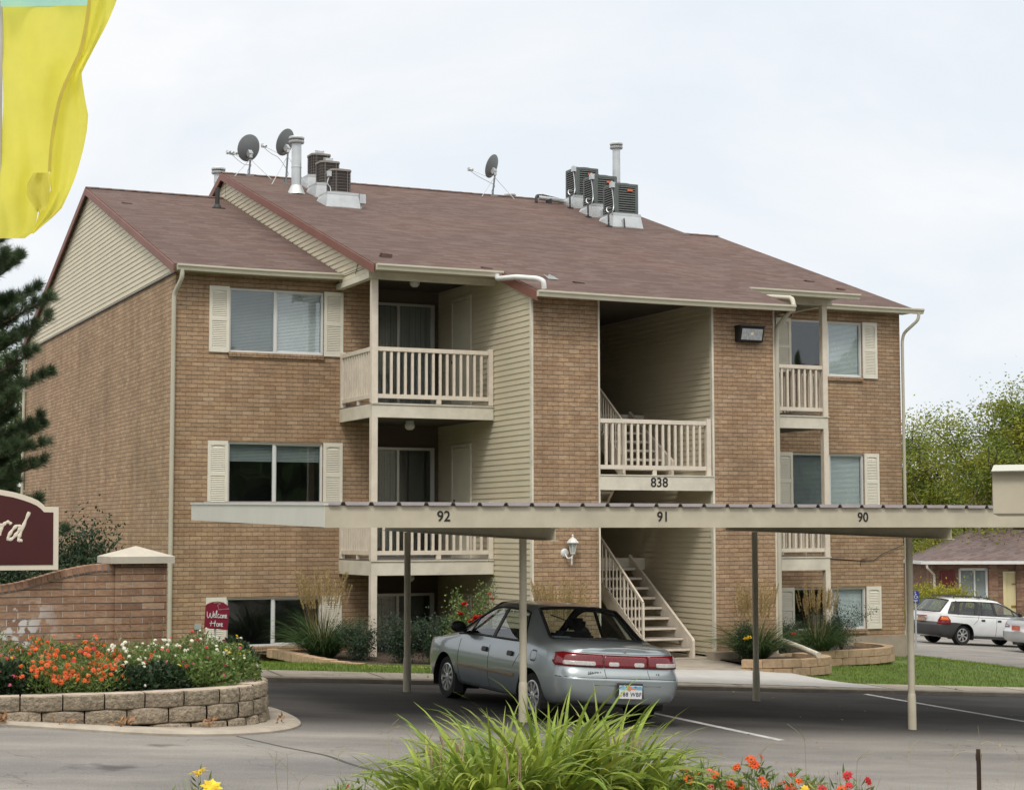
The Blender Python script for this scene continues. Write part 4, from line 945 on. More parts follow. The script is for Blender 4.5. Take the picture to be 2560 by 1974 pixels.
# ================================================================== roof-top equipment
def zm(y): return zmain(y)
def curb(name, w, d, x, y, hf, parent, m='galv'):
    """metal curb sitting on the slope: level top, foot follows the pitch. x,y centre"""
    mb = MB(); zt = zm(y)+hf; xs_, ys_ = (-w/2, w/2), (-d/2, d/2); v = []
    for a in xs_:
        for b in ys_: v.append((a, b))
    P4 = [(xs_[0], ys_[0]), (xs_[1], ys_[0]), (xs_[1], ys_[1]), (xs_[0], ys_[1])]
    e = .05
    bot = [(p[0]*(1+e/w*2), p[1]*(1+e/d*2)) for p in P4]
    B_ = [(p[0], p[1], zm(y+p[1])-zt-.03) for p in bot]; T_ = [(p[0], p[1], 0) for p in P4]
    mb.add(B_+T_, [(0, 1, 5, 4), (1, 2, 6, 5), (2, 3, 7, 6), (3, 0, 4, 7), (4, 5, 6, 7)])
    mb.box(-w/2-.012, w/2+.012, -d/2-.012, d/2+.012, -.045, .006)
    f = zm(y-d/2)-zt
    mb.add([(-w*.36, -d/2-.05, f-.01), (0, -d/2-.022, -.12), (w*.36, -d/2-.05, f-.01)], [(0, 1, 2)])
    return mb.build(name, MT[m], parent), zt
# three older round-cornered condensers on the left of the ridge
def rrect(w, d, r, n=5):
    pts = []
    for cx_, cy_, a0 in ((w/2-r, -d/2+r, -PI/2), (w/2-r, d/2-r, 0), (-w/2+r, d/2-r, PI/2), (-w/2+r, -d/2+r, PI)):
        for k in range(n+1): a = a0+PI/2*k/n; pts.append((cx_+r*math.cos(a), cy_+r*math.sin(a)))
    return pts
def old_ac():
    t = thing('air_conditioner', 'dark caged condenser', 'air conditioner', group='dark caged condensers on the left of the roof')
    w, d, h = .44, .44, .50; pr = rrect(w, d, .10)
    mb = MB(); mb.prism([(p[0]*.97, p[1]*.97, .03) for p in pr], (0, 0, h-.06)); mb.build('coil', MT['ac_dark'], t, smooth=.7)
    mb = MB()
    for k in range(1, 7):
        z = .03+(h-.07)*k/7; q = [(p[0], p[1], z) for p in pr]; q.append(q[0])
        mb.tube(q, .0025, 4, caps=False)
    L_ = len(pr)
    for k in range(0, 14):
        s_ = k/14*L_; i = int(s_); f = s_-i; a, b = pr[i], pr[(i+1) % L_]; x, y = a[0]+(b[0]-a[0])*f, a[1]+(b[1]-a[1])*f; mb.tube([(x, y, .03), (x, y, h-.03)], .0025, 4, caps=False)
    for s0 in (-1, 1): mb.tube([(s0*.12, -d/2-.004, .03), (s0*.12, -d/2-.004, h-.03)], .005, 4)
    mb.build('wire_guard', MT['grid_wire'], t)
    mb = MB(); big = rrect(w+.02, d+.02, .105)
    mb.prism([(p[0], p[1], h-.035) for p in big], (0, 0, .045)); mb.lathe((0, 0, h+.01), [(.17, 0), (.16, .02), (.06, .028), (0, .028)], 20); mb.build('top_pan', MT['grid_wire'], t, bevel=.004)
    mb = MB(); mb.prism([(p[0], p[1], -.01) for p in big], (0, 0, .045)); mb.build('base_pan', MT['grid_wire'], t)
    return t, h
ac, ach = old_ac()
labs = ('nearest dark caged condenser of the left trio, on a metal curb with a grey box', 'middle dark caged condenser of the left trio, beside the tall vent pipe', 'farthest dark caged condenser of the left trio, half hidden by the vent pipe')
spots = ((4.46, 4.22), (4.62, 5.42), (4.82, 6.62))
acs = [ac, clone(ac), clone(ac)]
for i, (x, y) in enumerate(spots):
    t = acs[i]; t['label'] = labs[i]
    cb_, zt = curb('roof_curb', .66, .56, x, y, .20, None); cb_.parent = t; t.location = (x, y, zt+.006)
    cb_.location = (0, 0, 0)
    if i == 0:
        mb = MB(); mb.box(.36, .50, -.30, -.20, -.20, .0); mb.tube([(.42, -.25, -.2), (.42, -.25, -.3), (.40, -.25, -.36)], .012, 6); mb.build('disconnect_box', MT['galv'], t, bevel=.006)
        mb = MB(); mb.box(-.30, -.22, -.2, -.12, .34, .45); mb.tube(spline([(-.26, -.16, .34), (-.30, -.16, .2), (-.24, -.18, .1), (-.24, -.2, -.05)], 5), .012, 6); mb.build('conduit_box', MT['galv'], t, bevel=.004)
    else:
        mb = MB(); mb.box(-.02, .12, .05, .15, .50, .62); mb.tube([(-.05, .1, .5), (-.05, .1, .63), (.15, .1, .63), (.15, .1, .5)], .012, 6); mb.build('conduit_box', MT['galv'], t, bevel=.004)
# three green-grey louvred condensers on the right
def new_ac():
    t = thing('air_conditioner', 'x', 'air conditioner', group='green-grey louvred condensers on the right of the roof'); w, d, h = .62, .60, .68
    mb = MB(); pr = rrect(w-.03, d-.03, .05, 3); mb.prism([(p[0], p[1], .02) for p in pr], (0, 0, h-.05)); mb.build('coil', MT['ac_dark'], t)
    mb = MB(); pr = rrect(w, d, .06, 3); mb.prism([(p[0], p[1], h-.05) for p in pr], (0, 0, .055)); mb.prism([(p[0], p[1], -.0) for p in pr], (0, 0, .045))
    for sx in (-1, 1):
        for sy in (-1, 1):
            c = [(sx*(w/2), sy*(d/2-.10)), (sx*w/2, sy*(d/2-.04)), (sx*(w/2-.04), sy*d/2), (sx*(w/2-.10), sy*d/2), (sx*(w/2-.10), sy*(d/2-.012)), (sx*(w/2-.012), sy*(d/2-.10))]
            mb.prism([(p[0], p[1], .045) for p in c], (0, 0, h-.095))
    mb.lathe((0, 0, h+.005), [(.24, 0), (.22, .03), (.05, .04), (0, .04)], 20)
    mb.build('cabinet', MT['ac_green'], t, bevel=.003)
    mb = MB()
    for k in range(11):
        z = .06+k*.053
        for y, s_ in ((-d/2, -1), (d/2, 1)): mb.prism([(-w/2+.10, y, z+.01), (-w/2+.10, y-s_*.016, z+.034), (-w/2+.10, y-s_*.012, z+.038), (-w/2+.10, y+s_*.006, z+.012)], (w-.2, 0, 0))
        for x, s_ in ((-w/2, -1), (w/2, 1)): mb.prism([(x, -d/2+.10, z+.01), (x-s_*.016, -d/2+.10, z+.034), (x-s_*.012, -d/2+.10, z+.038), (x+s_*.006, -d/2+.10, z+.012)], (0, d-.2, 0))
    mb.build('louvre_panel', MT['ac_green'], t)
    mb = MB(); mb.box(.01, .14, -d/2-.014, -d/2-.006, h-.165, h-.115); mb.build('badge', MT['orange'], t)
    mb = MB(); mb.box(-w/2-.06, -w/2+.04, -d/2+.02, -d/2+.14, h-.10, h+.02); mb.tube([(-w/2-.03, -d/2+.08, h+.02), (-w/2-.03, -d/2+.08, h+.05)], .02, 6)
    mb.tube(spline([(-w/2-.03, -d/2+.08, h-.1), (-w/2-.015, -d/2+.05, .35), (-w/2-.02, -d/2+.02, .12), (-w/2-.12, -d/2-.05, -.02), (-w/2-.2, -d/2, .03), (-w/2-.16, -d/2+.05, .12), (-w/2-.02, -d/2+.1, .12)], 6), .011, 6)
    mb.build('conduit_box', MT['galv'], t)
    mb = MB(); mb.tube(spline([(-w/2, -d/2+.04, .06), (-w/2-.1, -d/2-.03, .02), (-w/2-.22, -d/2-.12, -.06), (-w/2-.24, -d/2-.16, -.2), (-w/2-.24, -d/2-.16, -.36)], 6), .022, 7); mb.tube([(-w/2+.2, -d/2-.06, -.12), (-w/2+.2, -d/2-.1, -.38)], .016, 6); mb.box(-w/2-.3, -w/2-.18, -d/2-.22, -d/2-.1, -.40, -.34)
    mb.build('refrigerant_line', MT['copper'], t)
    return t
ac2 = new_ac(); labs = ('nearest green-grey louvred condenser with orange badge, just in front of the tall thin vent pipe', 'middle of the three green-grey louvred condensers, a round dish showing behind it', 'farthest green-grey louvred condenser, closest to the ridge')
acs = [ac2, clone(ac2), clone(ac2)]
for i, (x, y) in enumerate(((11.28, 4.52), (11.38, 5.72), (11.53, 6.95))):
    t = acs[i]; t['label'] = labs[i]
    cb_, zt = curb('roof_curb', .68, .60, x, y, .19, None); cb_.parent = t; t.location = (x, y, zt+.01)
# vent pipes
def vent(name, x, y, r, zt, label, base, crop=.055, capr=1.6):
    t = thing(name, label, 'vent', (x, y, base-.02))
    h = zt-base+.02; mb = MB(); mb.lathe((0, 0, 0), [(r, 0), (r, h-.14)], 20); mb.lathe((0, 0, 0), [(r+.004, h*.45), (r+.007, h*.45+.01), (r+.004, h*.45+.03)], 20); mb.build('pipe', MT['galv'], t, smooth=.7)
    mb = MB(); R = r*capr; mb.lathe((0, 0, h-.16), [(r, 0), (R*.93, .01), (R, .03), (R, .055), (R*.93, .06)], 20); mb.lathe((0, 0, h-.16), [(R*.93, .10), (R, .105), (R, .135), (R*.9, .155), (R*.3, .165), (0, .166)], 20)
    mb.build('vent_cap', MT['galv'], t, smooth=.6)
    mb = MB()
    for k in range(18): a = 2*PI*k/18; mb.tube([(R*.9*math.cos(a), R*.9*math.sin(a), h-.105), (R*.9*math.cos(a), R*.9*math.sin(a), h-.055)], .004, 4)
    mb.lathe((0, 0, h-.13), [(R*.72, 0), (R*.72, .09)], 16); mb.build('cap_mesh', MT['grid_wire'], t)
    if zt-base > .5: 
        mb = MB(); mb.lathe((0, 0, -.02), [(r*1.9, 0), (r*1.15, .18), (r*1.02, .2)], 20); mb.build('flashing', MT['galv'], t, smooth=.7)
    return t
vent('vent_pipe', 3.93, 5.45, .105, zm(5.45)+1.22, 'thick galvanised vent pipe with drum cap beside the left condensers', zm(5.45))
vent('vent_pipe', 2.98+.1, 8.6, .10, 8.28, 'short vent cap showing above the left end of the main ridge', zm(8.6), capr=1.62)
vent('vent_pipe', 11.96, 6.0, .092, 9.13, 'tall thin vent pipe with cap behind the right condensers', zm(6.0), capr=1.7)
vent('vent_pipe', 10.2, 8.2, .10, 8.16, 'low wide vent cap on the ridge between dish and condensers', zm(8.2), capr=1.5)
t = thing('plumbing_vent', 'black plumbing vent standing on the lower left roof', 'vent', (2.41, 6.2, zlow(6.2)))
mb = MB(); mb.lathe((0, 0, 0), [(.05, -.02), (.05, .42), (.045, .425), (.04, .42)], 14); mb.build('pipe', MT['copper'], t, smooth=.7)
mb = MB(); mb.lathe((0, 0, 0), [(.10, -.03), (.085, .03), (.052, .07)], 14); mb.box(-.14, .14, -.14, .14, -.05, -.02); mb.build('flashing', MT['copper'], t, smooth=.7)
# insulated line set
t = thing('insulated_pipe', 'black and silver insulated pipe run lying below the ridge left of the louvred condensers', 'pipe', (10.35, 7.1, zm(7.1)))
mb = MB(); mb.tube(spline([(-.02, -.12, -.03), (0, -.1, .10), (.08, -.05, .15), (.3, 0, .15), (.42, .02, .13)], 6), .038, 8); mb.tube([(.2, .02, .2), (.9, .1, .12)], .012, 6); mb.box(.3, .42, -.06, .02, -.02, .1); mb.build('black_lagging', MT['copper'], t)
mb = MB(); mb.tube([(.06, -.06, .10), (.95, .1, .09)], .055, 12); mb.build('silver_lagging', MT['galv'], t, smooth=.8)
# satellite dishes
def dish(x, y, base, h, look, R, label, lnb_len=.55, struts=True, n_lnb=1):
    """look: horizontal facing direction (toward the satellite) as degrees in XY plus elevation"""
    t = thing('satellite_dish', label, 'satellite dish', (x, y, base)); az, el = look; az = math.radians(az); el = math.radians(el)
    f = Vector((math.cos(az)*math.cos(el), math.sin(az)*math.cos(el), math.sin(el))); side_ = Vector((-math.sin(az), math.cos(az), 0)); u = f.cross(side_)*-1
    if u.z < 0: u = -u
    c = Vector((0, 0, h)); mast_top = c-f*.10-u*R*.45
    mb = MB(); mb.tube(spline([(0, 0, -.02), (0, 0, .12), tuple(mast_top*.6+Vector((0, 0, .02))), tuple(mast_top-Vector((0, 0, .05))), tuple(mast_top)], 5), .022, 8); mb.box(-.09, .09, -.07, .07, -.03, .01)
    mb.build('mast', MT['dishgrey'], t, smooth=.8)
    mb = MB(); n = 28; rings = 6; mb.v = []
    for back in (0, 1):
        for i in range(rings+1):
            r = R*i/rings*(1 if not back else 1.0)
            for j in range(n):
                a = 2*PI*j/n; dd = .16*R*(i/rings)**2-(.012 if back else 0); p = c+side_*(math.cos(a)*r*.92)+u*(math.sin(a)*r)+f*dd; mb.v.append(tuple(p))
    for back in (0, 1):
        o_ = back*(rings+1)*n
        for i in range(rings):
            for j in range(n):
                q = (o_+i*n+j, o_+i*n+(j+1) % n, o_+(i+1)*n+(j+1) % n, o_+(i+1)*n+j); mb.f.append(q if not back else q[::-1]); mb.m.append(0)
    for j in range(n): a = rings*n+j; b = rings*n+(j+1) % n; o_ = (rings+1)*n; mb.f.append((a, b, b+o_, a+o_)); mb.m.append(0)
    mb.build('reflector', MT['dishgrey'], t, smooth=.8, recalc=False)
    mb = MB(); mb.bar(mast_top, mast_top+f*.10+u*R*.2, .10, .12); mb.bar(mast_top-Vector((0, 0, .06)), mast_top+Vector((0, 0, .08)), .07, .07, upv=(0, 1, 0)); mb.build('bracket', MT['galv'], t, bevel=.004)
    tip = c+f*lnb_len*.95-u*R*.75; root = c-u*R*.92+f*.05
    mb = MB(); mb.tube([tuple(mast_top+u*-.03), tuple(root), tuple(tip)], .011, 6); mb.build('feed_arm', MT['galv'], t)
    mb = MB()
    for k in range(n_lnb):
        o_ = side_*((k-(n_lnb-1)/2)*.09); q = tip+o_; mb.tube([q+f*.05, q-f*.03, q-f*.08], [.028, .03, .036], 10)
        mb.bar(q+f*.03-Vector((0, 0, .05)), q+f*.03+Vector((0, 0, .03)), .05, .06, upv=(0, 1, 0))
    mb.build('receiver_head', MT['galv'], t)
    if struts:
        mb = MB()
        for sx in (-1, 1):
            e = Vector((sx*.42, -.30, 0)); e.z = zm(y-.30)-base; mb.tube([tuple(mast_top*.82), tuple(e)], .008, 5)
        mb.build('strut', MT['galv'], t)
    mb = MB(); mb.tube(spline([tuple(tip-u*.03), tuple(tip*.5+root*.5-u*.08), tuple(root-u*.1), (.05, .02, .25), (-.05, -.03, .1), (-.03, -.05, 0)], 5), .005, 5); mb.build('cable', MT['ink'], t)
    return t
dish(3.5, 7.55, zm(7.55), .62, (108, 20), .31, 'large round grey dish seen from behind at the left end of the ridge', n_lnb=3, lnb_len=.72)
dish(4.1, 6.72, zm(6.72), .92, (126, 22), .31, 'tilted oval dish just behind the thick vent pipe', lnb_len=.62)
dish(9.49, 7.6, zm(7.6), .70, (128, 20), .29, 'single oval dish standing alone at the middle of the ridge', lnb_len=.62)
dish(12.1, 7.4, zm(7.4), .48, (115, 25), .30, 'dish mostly hidden behind the louvred condensers', lnb_len=.4, struts=False)
tag(MB().add([(5.98, -2.70, zm(-2.70)+.012), (6.18, -2.72, zm(-2.72)+.012), (6.2, -2.5, zm(-2.5)+.02), (6.12, -2.44, zm(-2.44)+.05), (6.06, -2.5, zm(-2.5)+.02), (6.0, -2.45, zm(-2.45)+.05)], [(0, 1, 2, 4), (2, 3, 4), (0, 4, 5)]).build('flashing_scrap', MT['dishgrey']), 'small bent scrap of pale metal flashing on the shingles above the gutter', 'metal scrap')
# lamps on the building
def globe(x, y, z, label, fix=None):
    t = thing('ceiling_lamp', label, 'lamp', (x, y, z), 'round glass porch ceiling lamps')
    mb = MB(); mb.lathe((0, 0, 0), [(0, -.15), (.05, -.145), (.085, -.11), (.095, -.06), (.07, -.02), (.06, 0)], 20); mb.build('glass_globe', MT['white'], t, smooth=1.2)
    mb = MB(); mb.lathe((0, 0, 0), [(.075, -.015), (.075, .012)], 20); mb.build('lamp_base', MT['galv'], t)
globe(4.28, -.6, 4.60, 'white globe lamp on the ceiling of the left top floor balcony')
globe(4.19, -.6, 1.985, 'white globe lamp under the top left balcony, on the second floor ceiling')
globe(4.19, -.6, -.755, 'white globe lamp under the second floor balcony, near the ground')
t = thing('floodlight', 'black wall pack floodlight with ribbed lens high on the right brick pier', 'floodlight', (9.68, YF, 3.53))
mb = MB(); q = [(0, -.0, .15), (0, -.17, .15), (0, -.19, .11), (0, -.12, -.13), (0, 0, -.13)]; mb.prism([(-.26, p[1], p[2]) for p in q], (.52, 0, 0)); mb.box(-.275, .275, -.205, 0, .135, .165); mb.build('housing', MT['black'], t, bevel=.008)
mb = MB(); mb.prism([(-.215, -.1935, .10), (-.215, -.139, -.09), (-.215, -.149, -.095), (-.215, -.2035, .10)], (.43, 0, 0)); mb.build('lens', M('lamp_lens', (.40, .42, .43), .15, var=.3, scale=40, stretch=(1, 1, .05)), t)
mb = MB(); mb.lathe((0, -.175, .015), [(0, -.01), (.03, -.006), (.03, .006), (0, .01)], 12, axis=(0, 1, .2)); mb.build('bulb', M('frosted_bulb', (.8, .76, .6), .3), t)
t = thing('wall_lantern', 'white coach lantern mounted on the left brick pier', 'lantern', (6.05, YF, -.34))
mb = MB(); mb.lathe((-.07, 0, -.03), [(.075, 0), (.08, -.01), (.06, -.03), (.03, -.035)], 20, axis=(0, -1, 0)) if False else mb.lathe((-.07, -.0, -.03), [(.078, 0), (.07, .018), (.03, .028), (0, .03)], 20, axis=(0, -1, 0))
mb.tube(spline([(-.07, -.02, -.05), (-.05, -.08, -.12), (0, -.13, -.10), (.02, -.13, -.05)], 5), .014, 8); mb.lathe((.0, -.13, -.25), [(0, 0), (.012, .01), (.016, .05), (.012, .11), (.022, .13), (.016, .15)], 10); mb.build('bracket', MT['white'], t, smooth=1)
mb = MB(); mb.lathe((.02, -.13, 0), [(.03, -.05), (.045, -.045), (.045, -.035), (.03, -.03)], 8); mb.lathe((.02, -.13, 0), [(.105, .135), (.11, .15), (.075, .19), (.05, .215), (.018, .235), (.012, .25), (.02, .262), (.006, .285), (0, .30)], 8)
for k in range(6): a = 2*PI*k/6; mb.tube([(.02+.04*math.cos(a), -.13+.04*math.sin(a), -.035), (.02+.078*math.cos(a), -.13+.078*math.sin(a), .14)], .006, 5)
mb.build('lantern_cage', MT['white'], t)
mb = MB(); mb.lathe((.02, -.13, 0), [(.036, -.03), (.072, .135)], 6); mb.build('lantern_glass', M('frosted_glass', (.5, .53, .5), .2), t)
# ================================================================== vehicles (x forward, y left, z up, origin on the ground mid-wheelbase)
def car_paint(name, c, met=.5):
    m, t, p = new_mat(name); l = t.links.new; p.inputs['Metallic'].default_value = met; p.inputs['Roughness'].default_value = .32; p.inputs['Coat Weight'].default_value = .8; p.inputs['Coat Roughness'].default_value = .06
    g = nd(t, 'ShaderNodeNewGeometry'); n = nd(t, 'ShaderNodeTexNoise'); n.inputs['Scale'].default_value = 2.; n.inputs['Detail'].default_value = 5; l(g.outputs['Position'], n.inputs['Vector'])
    r = nd(t, 'ShaderNodeValToRGB'); e = r.color_ramp.elements; e[0].color = c4(tuple(x*.9 for x in c)); e[1].color = c4(c); e[0].position = .35; e[1].position = .6; l(n.outputs['Fac'], r.inputs[0]); l(r.outputs[0], p.inputs['Base Color'])
    n2 = nd(t, 'ShaderNodeTexNoise'); n2.inputs['Scale'].default_value = 5.; l(g.outputs['Position'], n2.inputs['Vector']); b = nd(t, 'ShaderNodeBump'); b.inputs['Distance'].default_value = .0015; l(n2.outputs['Fac'], b.inputs['Height']); l(b.outputs[0], p.inputs['Normal'])
    return m
MT['paint_silver'] = car_paint('silver_blue_paint', (.365, .415, .435), .5)
MT['paint_white'] = car_paint('white_car_paint', (.72, .74, .75), 0.)
MT['paint_silver2'] = car_paint('light_silver_paint', (.50, .52, .53), .5)
MT['taillight'] = M('red_lamp_lens', (.16, .004, .008), .16, var=.3, scale=60, stretch=(1, 1, .3), coat=.6)
MT['clearlens'] = M('clear_lamp_lens', (.50, .48, .46), .15, var=.2, scale=40, coat=.5)
MT['amber'] = M('amber_lens', (.75, .16, .02), .15, var=.15)
MT['grey_plastic'] = M('grey_bumper_plastic', (.045, .045, .047), .6, var=.15)
MT['seat'] = M('teal_grey_seat', (.30, .40, .40), .9, var=.15)
MT['seat_dark'] = M('dark_seat', (.04, .042, .045), .9, var=.15)
MT['alloy'] = M('alloy_wheel', (.62, .63, .63), .3, met=.7, var=.08)
def car_grid(kind):
    """control grid: stations (nose to tail) x rows (sill to roof centre)"""
    low = [(0., .20), (.70, .19), (.79, .255), (.835, .42), (.845, .57), (.842, .66), (.825, .80), (.785, .905)]
    st = []
    def lower(x, w, dz=0, rear=0., front=0., belt=None):
        out = []
        rx = (0, 0, -.03, -.055, -.055, .035, .045, .085); fx = (0, 0, .02, .04, .03, -.01, -.06, -.14)
        for i, (y, z) in enumerate(low):
            zz = z+(dz if i > 4 else 0)+(.085*rear if i < 3 else 0)
            if belt is not None and i == 7: zz = belt
            out.append((x+rear*rx[i]+front*fx[i], y*w, zz))
        return out
    def deck(x, w, zb, zc, dx=0.):
        ys = (.735, .66, .36, 0.); zs = (.35, .62, .92, 1.)
        return [(x+dx, y*w, zb+(zc-zb)*s) for y, s in zip(ys, zs)]
    if kind == 'sedan':
        for x, w, zb, zc, f in ((2.17, .0, .70, .70, 1), (2.16, .45, .70, .71, 1), (2.08, .78, .71, .74, 1), (1.92, .93, .75, .79, .6), (1.66, .985, .80, .85, .2), (1.30, 1., .845, .895, 0), (1.12, 1., .865, .915, 0)):
            st.append(lower(x, w, belt=zb, front=f)+deck(x, w, zb, zc, -.14*f))
        st.append(lower(.93, 1., belt=.89)+[(.99, .745, .905), (1.02, .69, .915), (1.10, .36, .935), (1.14, 0, .94)])                # cowl
        st.append(lower(.52, 1.)+[(.26, .600, 1.285), (.20, .545, 1.345), (.15, .31, 1.378), (.12, 0, 1.386)])                       # header
        st.append(lower(.10, 1.)+[(.02, .600, 1.30), (.0, .545, 1.362), (-.02, .31, 1.392), (-.03, 0, 1.402)])
        st.append(lower(-.28, 1.)+[(-.26, .600, 1.30), (-.26, .545, 1.362), (-.26, .31, 1.392), (-.26, 0, 1.402)])
        st.append(lower(-.72, 1.)+[(-.56, .590, 1.292), (-.60, .535, 1.352), (-.62, .31, 1.380), (-.63, 0, 1.390)])
        st.append(lower(-1.00, 1., belt=.915)+[(-.72, .585, 1.275), (-.84, .530, 1.325), (-.90, .31, 1.352), (-.93, 0, 1.362)])      # rear glass top
        st.append(lower(-1.30, 1., belt=.935)+[(-1.33, .715, .965), (-1.38, .625, .972), (-1.52, .34, .985), (-1.56, 0, .99)])       # rear glass foot
        for x, w, zb, zc, r in ((-1.62, .99, .925, .982, 0), (-1.88, .96, .905, .968, .5), (-2.03, .895, .89, .955, 1), (-2.12, .70, .885, .945, 1), (-2.155, .40, .885, .943, 1), (-2.165, 0, .885, .943, 1)):
            st.append(lower(x, w, belt=zb, rear=r)+deck(x, w, zb, zc, .085*r))
        glass = {'windshield': (7, 8, 9, 11), 'rear_window': (12, 13, 9, 11)}; side = [(7, 8), (8, 9), (9, 12)]
    else:
        for x, w, zb, zc, f in ((2.2, .0, .66, .66, 1), (2.18, .45, .66, .67, 1), (2.08, .78, .68, .71, 1), (1.92, .93, .72, .77, .6), (1.66, .985, .78, .84, .2), (1.32, 1., .83, .885, 0), (1.12, 1., .855, .91, 0)):
            st.append(lower(x, w, belt=zb, front=f)+deck(x, w, zb, zc, -.14*f))
        st.append(lower(.95, 1., belt=.88)+[(1.0, .745, .90), (1.03, .69, .91), (1.10, .36, .93), (1.14, 0, .935)])
        st.append(lower(.50, 1.)+[(.22, .600, 1.275), (.16, .545, 1.335), (.12, .31, 1.368), (.10, 0, 1.376)])
        st.append(lower(.10, 1.)+[(.02, .600, 1.30), (.0, .545, 1.362), (-.02, .31, 1.392), (-.03, 0, 1.402)])
        for x in (-.30, -.80, -1.30): st.append(lower(x, 1.)+[(x+.04, .600, 1.305-.01*(x < -1)), (x+.03, .545, 1.368-.01*(x < -1)), (x+.02, .31, 1.398-.01*(x < -1)), (x+.02, 0, 1.405-.01*(x < -1))])
        st.append(lower(-1.92, .97, belt=.92)+[(-1.62, .575, 1.27), (-1.72, .535, 1.318), (-1.76, .31, 1.34), (-1.78, 0, 1.35)])
        st.append(lower(-2.13, .93, belt=.925, rear=.6)+[(-2.07, .69, .95), (-2.10, .63, .952), (-2.15, .34, .955), (-2.17, 0, .957)])
        for x, w, r in ((-2.20, .80, .8), (-2.245, .45, .8), (-2.255, 0, .8)): st.append(lower(x, w, belt=.915, rear=r)+deck(x, w, .915, .945, .06))
        glass = {'windshield': (7, 8, 9, 11), 'rear_window': (13, 14, 9, 11)}; side = [(7, 8), (8, 9), (9, 13)]
    return st, glass, side
